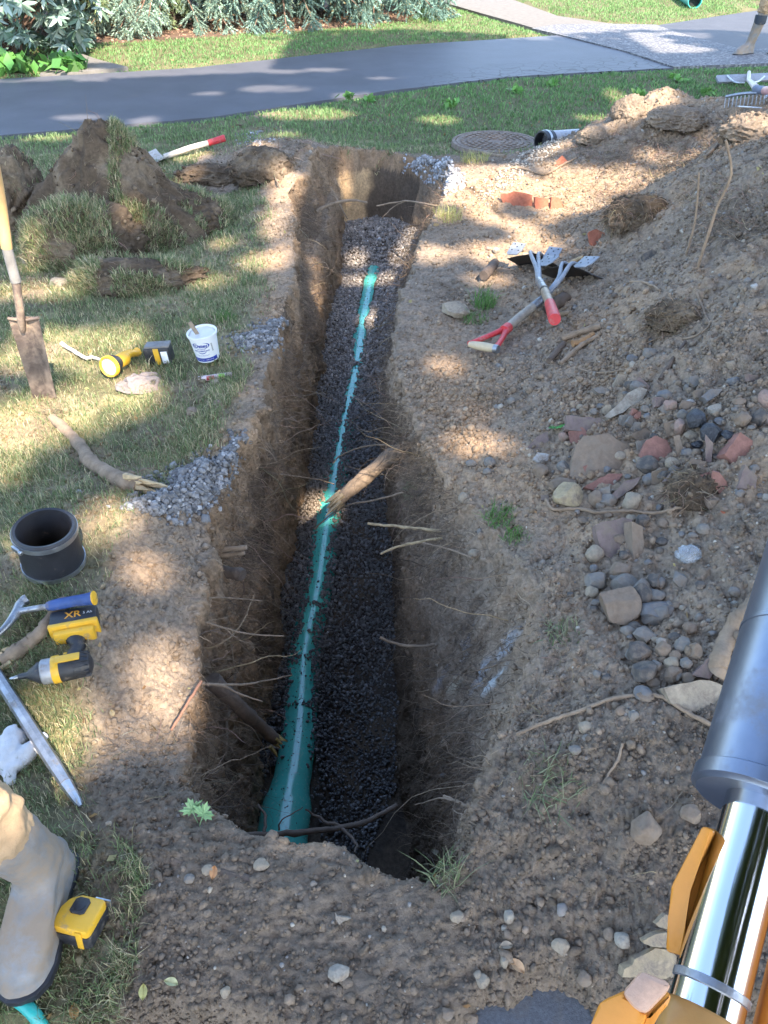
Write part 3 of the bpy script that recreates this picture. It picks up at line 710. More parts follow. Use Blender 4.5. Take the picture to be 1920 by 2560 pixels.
body = [c for c in cl if c.y > yb]; body.insert(0, Vector((pipe_x(yb), yb, pipe_z(yb) - PR)))
body = smoothpath(body, 4)
tube_pts(bm, body, PR, 40)
obj_bm('pipe_body', P_local(bm, pipe), M_pvc, pipe)
bm = bmesh.new(); d0 = (cl[1] - cl[2]).normalized()
b0 = Vector((pipe_x(yb), yb, pipe_z(yb) - PR)) - d0 * .05
prof = [(-.02,PR+.001),(0,PR+.003),(.03,PR+.008),(.055,PR+.017),(.075,PR+.020),(.19,PR+.020),(.195,PR+.026),(.225,PR+.027),(.23,PR+.020),(.40,PR+.020),(.405,PR+.010),(.38,PR+.010)]
tube_pts(bm, [b0 + d0 * p[0] for p in prof], [p[1] for p in prof], 48, cap=False)
obj_bm('pipe_bell', P_local(bm, pipe), M_pvc, pipe, angle=50)

# crushed gravel bed
def gravel_bed():
    n = 46000
    y = 1.0 + 4.75 * rng.random(n) ** 1.0
    l = np.interp(y, Y, xl1); r = np.interp(y, Y, xr1)
    # gravel stops short of the right wall close to the near end
    r = np.where(y < 1.7, np.interp(y, [1.0,1.2,1.36,1.54,1.7], [-.16,-.10,-.05,.03,.06]) + .015 * fbm(y, 0*y, 0, 14, 2, 301), r)
    x = l - .03 + (r - l + .06) * rng.random(n)
    z = interp(GZ, y) + .010 * fbm(x, y, 0, 7, 3, 303) + .006
    px_ = pipe_x(y); pz = pipe_z(y); d = x - px_
    on_pipe = (y > 1.25) & (y < cy_[-1] - .01)
    rad = np.where(y < yb + .02, PR + .022, PR)
    # exposed half width of the crown, ragged
    ex = np.interp(y, [1.2,yb,yb+.25,2.1,2.3,2.5,2.8,2.95,3.3,3.7,4.0,4.2,4.5,5.2], [.15,.125,.044,.026,.022,.029,.033,.021,.015,.020,.026,.034,.036,.040])
    ex = ex * (1 + .75 * fbm(y, 0*y, 0, 9, 3, 305) + .75 * fbm(y, x * 3, 0, 45, 2, 307))
    for yy, wdt in [(1.80,.012),(2.28,.018),(2.14,.010),(3.96,.035),(2.02,.010)]: ex = np.where(np.abs(y - yy) < wdt * .6, ex * .15, ex)
    surf_on = pz - rad + np.sqrt(np.maximum(rad**2 - d**2, 0))
    over = on_pipe & (np.abs(d) < rad)
    hide = on_pipe & (np.abs(d) < ex)
    # the fill is banked up against the pipe
    bank = np.where(on_pipe, np.clip(1 - (np.abs(d) - ex) / .10, 0, 1), 0)
    ztop = np.where(on_pipe, np.maximum(z, z * (1 - bank) + bank * (pz - rad + np.sqrt(np.maximum(rad**2 - np.minimum(ex, rad*.98)**2, 0)) - .002)), z)
    lay = rng.random(n)
    zz = np.where(over, np.maximum(surf_on + .004, ztop), ztop) - .010 * (lay > .55) * (~over) + rng.normal(0, .0022, n)
    keep = ~hide; far = y > cy_[-1]
    p = np.stack([x, y, zz], -1)[keep]; yk = y[keep]; xk = x[keep]
    sz = np.exp(rng.normal(-4.92, .24, len(p))) * np.clip(.9 + .12 * (yk - 2), .85, 1.4)
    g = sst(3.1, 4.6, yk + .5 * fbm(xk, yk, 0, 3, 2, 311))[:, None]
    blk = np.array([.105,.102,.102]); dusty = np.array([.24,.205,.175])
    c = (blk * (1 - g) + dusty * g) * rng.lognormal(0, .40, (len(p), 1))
    pale = rng.random(len(p)) < .05  # paler stones stand in for glints of sky on the gravel
    c[pale] = np.array([.20,.20,.21]) * rng.uniform(.6, 1.3, (pale.sum(), 1))
    # sun patch painted beige into the stones around one spot
    painted_sun = np.exp(-(((xk - (pipe_x(2.85) - .05)) / .13)**2 + ((yk - 2.88) / .16)**2))[:, None]
    c = c * (1 - painted_sun) + np.array([.30,.235,.17]) * painted_sun
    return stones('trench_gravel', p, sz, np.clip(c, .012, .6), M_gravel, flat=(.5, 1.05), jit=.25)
tag(gravel_bed(), kind='stuff', label='black crushed stone bedding filling the floor of the trench')
# dark grains spilt over the pipe crown
def crown_specks():
    n = 1500; y = rng.uniform(1.3, 5.1, n); d = rng.normal(0, .03, n); rad = np.where(y < yb + .02, PR + .021, PR + .0005)
    ok = np.abs(d) < rad * .8; y, d, rad = y[ok], d[ok], rad[ok]
    p = np.stack([pipe_x(y) + d, y, pipe_z(y) - PR + np.sqrt(rad**2 - d**2)], -1)
    sz = np.exp(rng.normal(-6.3, .5, len(p)))
    return stones('stone_grit', p, sz, cvar((.03,.03,.03), len(p)), M_gravel)
tag(crown_specks(), kind='stuff', label='dark stone grit sprinkled on top of the green pipe')

def gravel_pile(label, polypx, n, hgt, size, col, dark=.35, name='gravel_pile', surf=None):
    poly = [tuple(H(px, py)[:2]) for px, py in polypx]
    xs = [p[0] for p in poly]; ys = [p[1] for p in poly]
    x = rng.uniform(min(xs) - .05, max(xs) + .05, n * 3); y = rng.uniform(min(ys) - .05, max(ys) + .05, n * 3)
    d = -poly_dist(x, y, poly) + .05 * fbm(x, y, 0, 12, 3, 401)
    keep = d > -.01; keep |= (rng.random(len(x)) < .10) & (d > -.07)
    x, y, d = x[keep][:n], y[keep][:n], d[keep][:n]
    mx = max(d.max(), .05)
    z = np.array([ground_z(a, b)[0] for a, b in zip(x, y)])
    okz = z > -.06; x, y, d, z = x[okz], y[okz], d[okz], z[okz]
    hh = hgt * np.clip(d / mx, 0, 1) ** .7
    zz = z + hh * (rng.random(len(x)) ** .35) + size * .3
    c = np.array(col)[None] * rng.lognormal(0, dark, (len(x), 1))
    return tag(stones(name, np.stack([x, y, zz], -1), np.exp(rng.normal(math.log(size), .28, len(x))), np.clip(c, .02, .8), M_stone, flat=(.5, 1), jit=.2), kind='stuff', label=label)
gravel_pile('loose pile of grey crushed stone on the grass left of the trench', [(345,1265),(400,1225),(480,1175),(560,1130),(610,1128),(600,1170),(560,1215),(500,1262),(420,1285)], 2600, .05, .0085, (.205,.198,.192))
gravel_pile('thin spill of grey crushed stone by the left rim of the trench beyond the tub', [(580,850),(640,822),(700,800),(712,825),(690,862),(610,872)], 900, .012, .0085, (.21,.203,.198))
gravel_pile('heap of pale grey crushed stone at the far right corner of the pit', [(1010,425),(1050,408),(1100,412),(1140,430),(1145,455),(1130,475),(1085,470),(1060,440),(1020,450)], 2200, .06, .0105, (.30,.30,.31))
gravel_pile('pale grit streak along the left foot of the spoil heap', [(1190,500),(1230,440),(1290,400),(1400,345),(1420,350),(1330,420),(1270,470),(1220,510)], 1800, .01, .007, (.33,.29,.24))
gravel_pile('scatter of grey grit on the lawn near the driveway', [(600,335),(650,330),(690,350),(650,372),(610,350)], 250, .004, .009, (.25,.25,.26))

# ------------------------------------------------------------------ fine roots hanging from the cut
yy_, xx_ = YY, X
lipz = sst(.02, .12, wc * 1.0 + 0 * X) * (1 - sst(.35, .8, wc + 0 * X))
wallz = ((zone == 1) | (zone == 3))[None, :] & (k > .3)
w1 = wallz * (lipz + .12) * (YY > .8) * (YY < 5.8) * (.15 + sst(-.05, .4, fbm(X, YY, Z, 3.2, 3, 321)))
p, nn, i, j = scatter(13000, w1)
side = np.where(p[:, 0] < -.15, 1.0, -1.0)[:, None]
D = nn * .6 + side * np.array([[1., 0, 0]]) * .5 + rng.normal(0, .5, (len(p), 3)) + np.array([[0, 0, -.25]])
rc = np.array([(.27,.19,.13),(.20,.15,.11),(.36,.27,.18),(.15,.12,.10)])[rng.integers(0, 4, len(p))] * rng.uniform(.7, 1.2, (len(p), 1))
L = np.exp(rng.normal(-2.75, .55, len(p))); r_ = np.exp(rng.normal(-7.05, .35, len(p)))
tag(strands('fine_roots', p, D, L, r_, rc, nseg=7, wob=.33, grav=.5), kind='stuff', label='tangle of fine hair roots hanging out of both trench walls')
# longer wiry roots reaching over the trench
w2 = wallz * sst(.03, .1, wc + 0 * X) * (1 - sst(.3, .6, wc + 0 * X)) * (YY > .95) * (YY < 5.6)
p, nn, i, j = scatter(230, w2)
side = np.where(p[:, 0] < -.15, 1.0, -1.0)[:, None]
D = side * np.array([[1., 0, .05]]) + rng.normal(0, .35, (len(p), 3))
L = rng.uniform(.10, .30, len(p)); r_ = np.exp(rng.normal(-6.35, .35, len(p)))
tag(strands('wiry_roots', p, D, L, r_, cvar((.26,.19,.13), len(p), .3), nseg=11, wob=.2, grav=.35), kind='stuff', label='thin wiry roots sticking out of the trench walls')
# withered grass and root mat on the heap and rims
wtm = (dirt > .6) * inview * (YY > .6) * (YY < 6.3) * (~wallz) * (zone != 2)[None, :] * (.02 + blob(X, YY, 1600, 500, 200, 70) + blob(X, YY, 1740, 760, 60, 80) + .7 * blob(X, YY, 1720, 820, 60, 60) + .6 * blob(X, YY, 1040, 1330, 60, 170) + .5 * blob(X, YY, 1290, 1900, 60, 130) + .5 * blob(X, YY, 1330, 1650, 70, 170) + .5 * blob(X, YY, 700, 430, 90, 50) + .5 * blob(X, YY, 420, 1870, 130, 130))
p, nn, i, j = scatter(5200, wtm)
D = rng.normal(0, 1, (len(p), 3)); D[:, 2] = np.abs(D[:, 2]) * .35
tag(strands('root_litter', p + nn * .002, D, np.exp(rng.normal(-2.9, .45, len(p))), np.exp(rng.normal(-7.1, .35, len(p))) * np.clip(p[:, 1] / 2.5, .8, 2), cvar((.27,.20,.14), len(p), .3), nseg=6, wob=.3, grav=.4), kind='stuff', label='broken root fibres littering the spoil and the rims')

# ------------------------------------------------------------------ single roots and sticks
M_bark_pale = pmat('root_bark', (.25,.18,.12), rough=.9, var=.35, scale=25, bump=.7, bscale=60, bdist=.004, dust=.15, dustcol=(.30,.23,.16))
M_bark_dark = pmat('dark_root_bark', (.11,.08,.06), rough=.9, var=.35, scale=25, bump=.7, bscale=60, bdist=.004, dust=.1)
M_wood_raw = pmat('raw_wood', (.50,.36,.20), rough=.8, var=.35, scale=40, bump=.6, bscale=70, stretch=(1,1,1))
M_wood_yel = pmat('yellow_wood', (.48,.36,.13), rough=.8, var=.4, scale=40, bump=.8, bscale=90)
def px3(p):                                       # (px,py,z) on a level, (px,py) on the ground, Vector as is
    if isinstance(p, Vector): return p
    if len(p) == 3: return at(p[0], p[1], p[2])
    return H(*p)
def root(label, pts, r0, r1, mat=None, lift=.3, sub=6, forks=(), broken=0, name='root', cat='root', group=None, lump=.08, seg=9, splint=None, seed=1):
    P = [px3(p) for p in pts]
    P = [q + Vector((0,0,(r0 if len(pts[i]) == 2 else 0) * lift * 2)) for i, q in enumerate(P)]
    rt = empty(name, P[0], label, cat, group)
    rr = random.Random(seed + int(abs(P[0].x) * 1000))
    path = smoothpath(P, sub); n = len(path)
    for q in range(1, n - 1): path[q] = path[q] + Vector([rr.gauss(0, min(r0, .006) * .16) for _ in range(3)])
    ph = rr.uniform(0, 6); rad = [(r0 + (r1 - r0) * q / (n - 1)) * (1 + .07 * math.sin(q * .9 + ph) + .05 * math.sin(q * 2.3 + ph * 2)) for q in range(n)]
    bm = bmesh.new(); tube_pts(bm, path, rad, seg, lump=lump, seed=seed)
    bmesh.ops.translate(bm, verts=bm.verts, vec=-P[0])
    o = obj_bm('bark', bm, mat or M_bark_pale, rt, angle=60)
    for fk in forks:
        Q = [px3(p) for p in fk[0]]; pth = smoothpath(Q, 5); bm = bmesh.new()
        for q in range(1, len(pth) - 1): pth[q] = pth[q] + Vector([rr.gauss(0, fk[1] * .3) for _ in range(3)])
        tube_pts(bm, pth, [fk[1] * (1 - .6 * q / len(pth)) for q in range(len(pth))], 7, lump=.1, seed=seed + 3)
        bmesh.ops.translate(bm, verts=bm.verts, vec=-P[0]); obj_bm('side_root', bm, mat or M_bark_pale, rt, angle=60)
    if splint:                                    # splintered end
        e = path[-1]; dr = (path[-1] - path[-3]).normalized(); bm = bmesh.new()
        for q in range(12):
            off = Vector([rr.gauss(0, r1 * .45) for _ in range(3)]); Ls = r1 * rr.uniform(1.2, 3.6)
            a = e - dr * r1 * .8 + off; tube_pts(bm, [a, a + dr * Ls * .6 + off * .2, a + dr * Ls + off * .5], [r1 * .42, r1 * .28, r1 * .03], 5, lump=.2, seed=q)
        bmesh.ops.translate(bm, verts=bm.verts, vec=-P[0]); obj_bm('splintered_end', bm, splint, rt, smooth=False)
    return rt
GR = 'roots sticking out of the trench walls'
root('thick broken root log jutting from the right wall over the gravel', [(1010,1120,-.16),(965,1150,-.22),(905,1200,-.28),(845,1250,-.33)], .033, .026, splint=M_wood_raw, seg=16)
root('dark branching root lying across the bell end of the green pipe', [(560,2090,-.30),(684,2086,-.30),(780,2078,-.30),(853,2069,-.30),(920,2052,-.30),(992,2012,-.30)], .0085, .006, M_bark_dark,
     forks=[([(853,2069,-.30),(800,2045,-.29),(764,2024,-.27)], .005), ([(853,2069,-.30),(890,2105,-.27),(886,2132,-.22)], .005), ([(697,2075,-.30),(705,2050,-.27),(757,2018,-.25)], .0025), ([(660,2080,-.30),(663,2040,-.30),(645,2010,-.30)], .005)])
root('dark snapped root with yellow splintered end leaning over the pipe from the left wall', [(530,1700,-.20),(599,1767,-.33),(650,1815,-.45),(690,1850,-.52)], .024, .017, M_bark_dark, splint=M_wood_yel, seg=14)
root('long thin upcurved root across the right wall low down', [(1330,1545,-.1),(1290,1560,-.16),(1200,1580,-.25),(1130,1600,-.33),(1060,1615,-.4),(1000,1612,-.42),(950,1594,-.4)], .0055, .005, forks=[([(1230,1580,-.25),(1180,1625,-.35),(1130,1622,-.4)], .003)])
root('pale cut root tip pointing left from the right wall', [(1120,1330,-.12),(1050,1322,-.18),(984,1315,-.24),(921,1309,-.3)], .006, .005, M_wood_raw)
root('short pale root under the cut tip on the right wall', [(1110,1345,-.14),(1040,1356,-.2),(986,1370,-.25),(953,1384,-.3)], .005, .004, M_wood_raw)
root('dusty straight root with white cut end on the right wall', [(1180,1394,-.02),(1120,1372,-.08),(1058,1358,-.14)], .004, .003)
root('thin arching root reaching left above the root log', [(1010,1120,-.14),(950,1112,-.22),(894,1121,-.3),(850,1140,-.34),(833,1158,-.36)], .004, .003)
root('long thin root crossing the trench below the root log', [(1010,1230,-.15),(933,1251,-.25),(874,1262,-.33),(830,1285,-.42),(788,1320,-.5)], .004, .002)
root('thin root crossing toward the pipe from the left wall', [(700,1185,-.2),(749,1192,-.28),(800,1200,-.33),(835,1210,-.38)], .003, .002)
root('wiry root across the left wall at mid height', [(440,1500,-.05),(530,1494,-.12),(600,1497,-.2),(655,1503,-.25)], .003, .002, group=GR)
root('long wiry root with a fork low on the left wall', [(500,1550,-.1),(560,1570,-.15),(630,1586,-.2),(710,1590,-.25)], .003, .002, forks=[([(560,1570,-.15),(600,1600,-.2),(640,1612,-.25)], .002)])
root('forked grey twig hanging at the near left wall', [(506,1708,-.1),(560,1716,-.15),(600,1735,-.2),(656,1754,-.25)], .004, .002, forks=[([(520,1710,-.1),(600,1712,-.2),(660,1702,-.28),(730,1688,-.36)], .004)])
root('straight reddish stick leaning on the near left slope', [(504,1702,.0),(470,1757,-.02),(428,1826,-.03)], .004, .003, pmat('red_twig', (.26,.13,.08), rough=.8))
root('crooked pale twig at the near right rim', [(1300,1800,.0),(1241,1839,-.12),(1225,1860,-.16),(1212,1878,-.2)], .004, .003, forks=[([(1241,1839,-.12),(1265,1812,-.14),(1262,1780,-.14)], .002)])
root('split stub twig sticking out of the near right rim', [(1250,1958,-.0),(1212,1930,-.06),(1187,1906,-.1)], .004, .003)
root('pale forked twig over the dark pit at the near right', [(1200,2022,-.05),(1161,2012,-.1),(1110,1990,-.15)], .005, .004, forks=[([(1150,2008,-.1),(1100,1996,-.15),(1038,2013,-.2)], .003), ([(1200,2060,-.04),(1160,2038,-.08),(1128,2024,-.12)], .003)])
root('sunlit orange root across the far end of the pit', [(790,530,-.08),(818,514,-.06),(874,501,-.04),(918,506,-.04)], .012, .006)
root('long pale root over the far end of the pit from the right', [(1130,522,.03),(1070,511,.0),(1012,503,-.03),(941,515,-.06)], .007, .004, forks=[([(1012,503,-.03),(980,520,-.08),(955,545,-.12)], .004)])
root('hanging root at the far left corner of the pit', [(827,470,-.0),(851,515,-.08),(869,548,-.15)], .006, .003)
root('forked pale root on the far left soil ridge', [(674,378),(682,428),(700,470),(737,518)], .008, .004, forks=[([(685,440),(650,430),(632,425)], .004)])
root('sawn root end with pale rough face in the left wall', [(550,1428,-.20),(585,1434,-.18),(607,1438,-.17)], .021, .020, M_bark_dark, splint=None, seg=14)
root('upper of two sawn root stubs in the left wall', [(520,1376,-.16),(580,1372,-.15),(616,1368,-.14)], .009, .008, M_bark_pale)
root('lower of two sawn root stubs in the left wall', [(520,1392,-.18),(580,1386,-.17),(612,1382,-.16)], .008, .007, M_bark_pale)
for lb, pr in [('pale sawn face', (607,1438,-.10))]:
    c = at(*pr); bm = bmesh.new(); bmesh.ops.create_circle(bm, cap_ends=True, radius=.021, segments=16)
    for v in bm.verts: v.co *= random.uniform(.85, 1.1)
    o = obj_bm('sawn_face', bm, M_wood_yel, bpy.data.objects.get('root.020') or None, smooth=False)
    bpy.data.objects.remove(o)
root('curved bare root log lying on the grass left of the grey stone pile', [(133,1050),(169,1084),(203,1122),(224,1156),(270,1188),(300,1205),(350,1222)], .017, .030, forks=[([(290,1195),(330,1185),(385,1168)], .009), ([(262,1180),(290,1140),(325,1112)], .003)], splint=M_wood_raw, seg=14)
root('crooked root log lying under the blue hammer handle', [(170,1505),(141,1540),(112,1581),(76,1614),(50,1632),(14,1656)], .017, .020, splint=M_wood_raw, seg=14, forks=[([(44,1655),(30,1682),(-20,1715)], .007)])
root('bent root beside the manhole cover', [(1180,362),(1195,372),(1212,388),(1262,396)], .018, .014, M_bark_pale)
root('long knotted root trailing across the shards', [(1365,1255),(1372,1272),(1387,1280),(1443,1278),(1495,1286),(1577,1284),(1621,1290),(1680,1280),(1712,1268),(1703,1236)], .0055, .004, lift=.9, forks=[([(1621,1288),(1665,1312),(1712,1340)], .003)])
root('long bowed root on the soil below the cobbles', [(1290,1840),(1370,1808),(1445,1783),(1534,1751),(1600,1744),(1655,1748),(1718,1788),(1790,1822)], .004, .005, lift=.9, forks=[([(1655,1748),(1668,1780),(1695,1810)], .002)])
root('thick crooked root by the steel cylinder', [(1890,1508),(1862,1540),(1838,1562),(1815,1610),(1796,1651),(1790,1693)], .019, .021, seg=12, forks=[([(1840,1590),(1850,1640),(1845,1672)], .015)])
root('curved stick on the near right soil', [(1555,1862),(1545,1900),(1520,1940),(1495,1980)], .003, .002, lift=.8)
root('thick root end standing up on the far right crest', [(1795,372),(1825,345),(1862,318)], .024, .018, lift=.8)
root('weathered twig at the crest, left of the thick root end', [(1760,400),(1790,372),(1800,335),(1830,350)], .009, .006, lift=.8)
root('upright dead sapling on the shaded heap', [(1744,672),at(1748,600,0)+Vector((0,0,0)),at(1753,493,0)] if False else [(1744,672),H(1744,672)+Vector((.01,.0,.22)),H(1744,672)+Vector((.03,.0,.34)),H(1744,672)+Vector((-.02,.0,.45))], .006, .004)
root('thinner upright twig left of the dead sapling', [(1715,640),H(1715,640)+Vector((.0,0,.15)),H(1715,640)+Vector((-.03,0,.32))], .005, .003)
root('long thin root looping down from the sapling', [(1740,735),(1762,790),(1770,820),(1720,850),(1640,850),(1570,900)], .004, .003, lift=.8)
root('pale root tip lying on the shaded heap', [(1575,708),(1610,710),(1648,730)], .006, .004, lift=.6)
root('thin straight root on the heap right of the sticks', [(1450,925),(1490,935),(1560,928)], .004, .003, lift=.6)
root('slanting dark stick on the right of the heap', [(1650,955),(1680,905),(1712,860)], .009, .005, M_bark_dark, lift=.5)
GS = 'short sticks by the shovels'
root('longest of the sticks below the shovel handles, with a cut end', [(1404,855),(1450,838),(1500,824)], .012, .013, group=GS, lift=.6)
root('rusty brown stick in the middle of the stick bundle', [(1430,868),(1460,858),(1482,843)], .012, .010, pmat('rusty_bark', (.30,.17,.08), rough=.9, var=.3), group=GS, lift=.6)
root('slender two tone stick pointing to the camera', [(1400,918),(1430,890),(1458,868),(1494,848)], .009, .009, group=GS, lift=.8)
root('grey stick leftmost of the bundle below the red grip', [(1372,912),(1390,888),(1408,868)], .013, .012, M_bark_dark, group=GS, lift=.6)
root('dark log behind the crossing shovel shafts', [(1365,788),(1390,768),(1415,748)], .026, .026, M_bark_dark, seg=12)
root('curved strip of bark right of the shaft crossing', [(1375,812),(1395,796),(1425,790)], .010, .009, lift=.8)
root('dead wood stub on the flat soil right of the trench', [(1208,705),(1222,690),(1236,672)], .026, .022, M_bark_dark, lift=.6)
root('splintered stick in the sun behind the shovels', [(1405,678),(1430,662),(1456,652)], .011, .010, M_wood_raw, lift=.7)
root('thin root over the sunny crest', [(1240,430),(1300,425),(1360,440),(1400,420),(1440,400)], .009, .005, lift=.7)
root('brown root half buried in the near soil bank', [(380,2118),(450,2150),(540,2175),(650,2200)], .015, .013, M_bark_dark, lift=-.5, seg=12)
# ------------------------------------------------------------------ modelling helpers for hand-made things
def frame(origin, xdir, up=Vector((0,0,1))):
    x = Vector(xdir).normalized(); z = (up - x * up.dot(x)).normalized(); y = z.cross(x)
    M = Matrix((x, y, z)).transposed().to_4x4(); M.translation = origin; return M
def bev_box(bm, cx, cy, cz, sx, sy, sz, b=.004, seg=2, M=None, mi=0, taper=None):
    r = bmesh.ops.create_cube(bm, size=1.0); vsx = r['verts']
    for v in vsx:
        v.co = Vector((v.co.x * sx, v.co.y * sy, v.co.z * sz))
        if taper and v.co.z > 0: v.co.x *= taper[0]; v.co.y *= taper[1]
        v.co += Vector((cx, cy, cz))
    es = list({e for v in vsx for e in v.link_edges}); fs0 = set(bm.faces) 
    if b > 0:
        rr = bmesh.ops.bevel(bm, geom=es, offset=b, segments=seg, profile=.5, affect='EDGES')
        vset = set(rr['verts']) | {v for v in vsx if v.is_valid}
    else: vset = set(vsx)
    fl = {f for v in vset for f in v.link_faces}
    allv = {v for f in fl for v in f.verts}
    for f in fl: f.material_index = mi
    if M is not None: bmesh.ops.transform(bm, matrix=M, verts=list(allv))
    return allv
def lathe(bm, prof, seg=32, axis='Z', M=None, mi=0, closed=False):
    rings = []
    for r, h in prof:
        ring = []
        for k_ in range(seg):
            a = 2 * math.pi * k_ / seg
            p = Vector((r * math.cos(a), r * math.sin(a), h)) if axis == 'Z' else Vector((h, r * math.cos(a), r * math.sin(a)))
            ring.append(bm.verts.new(M @ p if M is not None else p))
        rings.append(ring)
    for i in range(len(rings) - 1):
        for k_ in range(seg):
            f = bm.faces.new((rings[i][k_], rings[i][(k_+1) % seg], rings[i+1][(k_+1) % seg], rings[i+1][k_])); f.material_index = mi
    if not closed:
        if prof[0][0] > 1e-5: bm.faces.new(rings[0][::-1]).material_index = mi
        if prof[-1][0] > 1e-5: bm.faces.new(rings[-1]).material_index = mi
    else:
        for k_ in range(seg):
            f = bm.faces.new((rings[-1][k_], rings[-1][(k_+1) % seg], rings[0][(k_+1) % seg], rings[0][k_])); f.material_index = mi
    return rings
def prism(bm, pts2, z0, z1, b=0.0, M=None, mi=0):
    vb = [bm.verts.new((p[0], p[1], z0)) for p in pts2]; vt = [bm.verts.new((p[0], p[1], z1)) for p in pts2]
    n = len(pts2); fl = [bm.faces.new(vb[::-1]), bm.faces.new(vt)]
    for i in range(n): fl.append(bm.faces.new((vb[i], vb[(i+1) % n], vt[(i+1) % n], vt[i])))
    vset = set(vb + vt)
    if b > 0:
        es = list({e for f in fl for e in f.edges})
        rr = bmesh.ops.bevel(bm, geom=es, offset=b, segments=2, profile=.5, affect='EDGES')
        vset = set(rr['verts']) | {v for v in vset if v.is_valid}
    fl = {f for v in vset for f in v.link_faces}
    for f in fl: f.material_index = mi
    allv = {v for f in fl for v in f.verts}
    if M is not None: bmesh.ops.transform(bm, matrix=M, verts=list(allv))
    return allv
def part(name, bm, mat, root_, smooth=True, angle=40):
    return obj_bm(name, bm, mat, root_, smooth, angle)
def remesh(o, vs_=.006, smooth_it=2):
    m = o.modifiers.new('r', 'REMESH'); m.mode = 'VOXEL'; m.voxel_size = vs_; m.use_smooth_shade = True
    if smooth_it: s = o.modifiers.new('s', 'SMOOTH'); s.iterations = smooth_it; s.factor = .5
    return o
def text_obj(name, txt, size, mat, parent, bend=None, M=None, bold=.0, thick=.0003):
    cu = bpy.data.curves.new('t', 'FONT'); cu.body = txt; cu.size = size; cu.align_x = 'CENTER'; cu.align_y = 'CENTER'; cu.offset = bold; cu.resolution_u = 3
    o = bpy.data.objects.new('t', cu); C.objects.link(o); bpy.context.view_layer.update()
    me = bpy.data.meshes.new_from_object(o.evaluated_get(bpy.context.evaluated_depsgraph_get())); bpy.data.objects.remove(o)
    bm = bmesh.new(); bm.from_mesh(me); bpy.data.meshes.remove(me)
    if bend: bmesh.ops.subdivide_edges(bm, edges=[e for e in bm.edges if e.calc_length() > size * .3], cuts=2)
    for v in bm.verts: v.co = bend(v.co.x, v.co.y) if bend else v.co
    if M is not None: bmesh.ops.transform(bm, matrix=M, verts=bm.verts)
    me = bpy.data.meshes.new(name); bm.to_mesh(me); bm.free(); me.materials.append(mat)
    o = bpy.data.objects.new(name, me); C.objects.link(o); o.parent = parent; return o

DUST = (.24, .19, .14)
M_rubber = pmat('black_rubber', (.020,.021,.026), rough=.45, var=.3, scale=20, bump=.15, bscale=90, dust=.10, dustcol=DUST, dscale=25)
M_steel = pmat('steel_band', (.42,.44,.46), rough=.35, metal=.9, var=.2, scale=40, bump=.1, dust=.16, dustcol=DUST, dscale=40)
M_steel_worn = pmat('worn_steel', (.30,.31,.33), rough=.4, metal=.85, var=.35, scale=30, bump=.3, bscale=80, dust=.25, dustcol=(.15,.12,.10), dscale=25)
M_yellow = pmat('yellow_plastic', (.72,.40,.03), rough=.4, var=.12, scale=20, bump=.1, dust=.22, dustcol=DUST, dscale=40)
M_blackp = pmat('black_plastic', (.025,.026,.030), rough=.45, var=.25, scale=30, bump=.25, bscale=200, dust=.22, dustcol=(.16,.13,.10), dscale=45)
M_greyp = pmat('grey_metal_collar', (.33,.34,.36), rough=.45, metal=.5, var=.2, scale=40, bump=.1, dust=.25, dustcol=DUST, dscale=50)
M_blue = pmat('blue_grip', (.03,.07,.22), rough=.5, var=.2, scale=30, bump=.15, dust=.2, dustcol=DUST, dscale=40)
M_orange_txt = pmat('orange_print', (.75,.32,.03), rough=.5, bump=0)
M_white_txt = pmat('white_print', (.75,.75,.75), rough=.5, bump=0)
M_red = pmat('red_paint', (.55,.045,.05), rough=.45, var=.2, scale=25, bump=.1, dust=.25, dustcol=(.35,.25,.2), dscale=30)
M_handle = pmat('handle_wood', (.40,.31,.20), rough=.6, var=.25, scale=20, bump=.2, bscale=60, dust=.2, dustcol=(.22,.19,.16), dscale=20)
M_handle_clean = pmat('varnished_wood', (.52,.33,.15), rough=.45, var=.18, scale=14, bump=.1)
M_handle_grey = pmat('painted_grey_shaft', (.20,.19,.18), rough=.6, var=.3, scale=25, bump=.2, dust=.3, dustcol=DUST)
M_cloth_white = pmat('white_cloth', (.55,.55,.56), rough=.95, var=.12, scale=30, bump=.4, bscale=260, dust=.2, dustcol=(.36,.33,.29), dscale=18)
M_cloth_rag = pmat('dirty_rag', (.21,.18,.17), rough=.95, var=.2, scale=25, bump=.5, bscale=260, dust=.42, dustcol=(.26,.19,.15), dscale=12)

# --- rubber coupling
def coupling(name, label, M, r, h, opening=True):
    t = empty(name, label=label, cat='pipe coupling', M=M)
    bm = bmesh.new()
    lathe(bm, [(r-.010, .002), (r-.003, 0), (r+.002,.006), (r, .022), (r-.001, h*.5), (r,h-.022), (r+.002,h-.006), (r-.003,h), (r-.010,h-.002), (r-.013,h-.03), (r-.017,h*.55), (r-.017,h*.45), (r-.013,.03)], 56, closed=True)
    part('sleeve', bm, M_rubber, t)
    for zc in (.012, h - .016):
        bm = bmesh.new(); lathe(bm, [(r+.0012,zc-.007),(r+.0035,zc-.007),(r+.0035,zc+.008),(r+.0012,zc+.008)], 56, closed=True)
        b = part('clamp_band', bm, M_steel, t)
        bm = bmesh.new(); bev_box(bm, 0,0,0, .008,.028,.014, b=.002); lathe(bm, [(.004,.013),(.0055,.014),(.0055,.024),(.004,.025)], 8, M=Matrix.Rotation(R(-90),4,'X'))
        bmesh.ops.transform(bm, matrix=Matrix.Rotation(R(-60 if zc < .05 else 35),4,'Z') @ Matrix.Translation((r+.008,0,zc)), verts=bm.verts)
        part('clamp_screw', bm, M_steel, b)
    return t
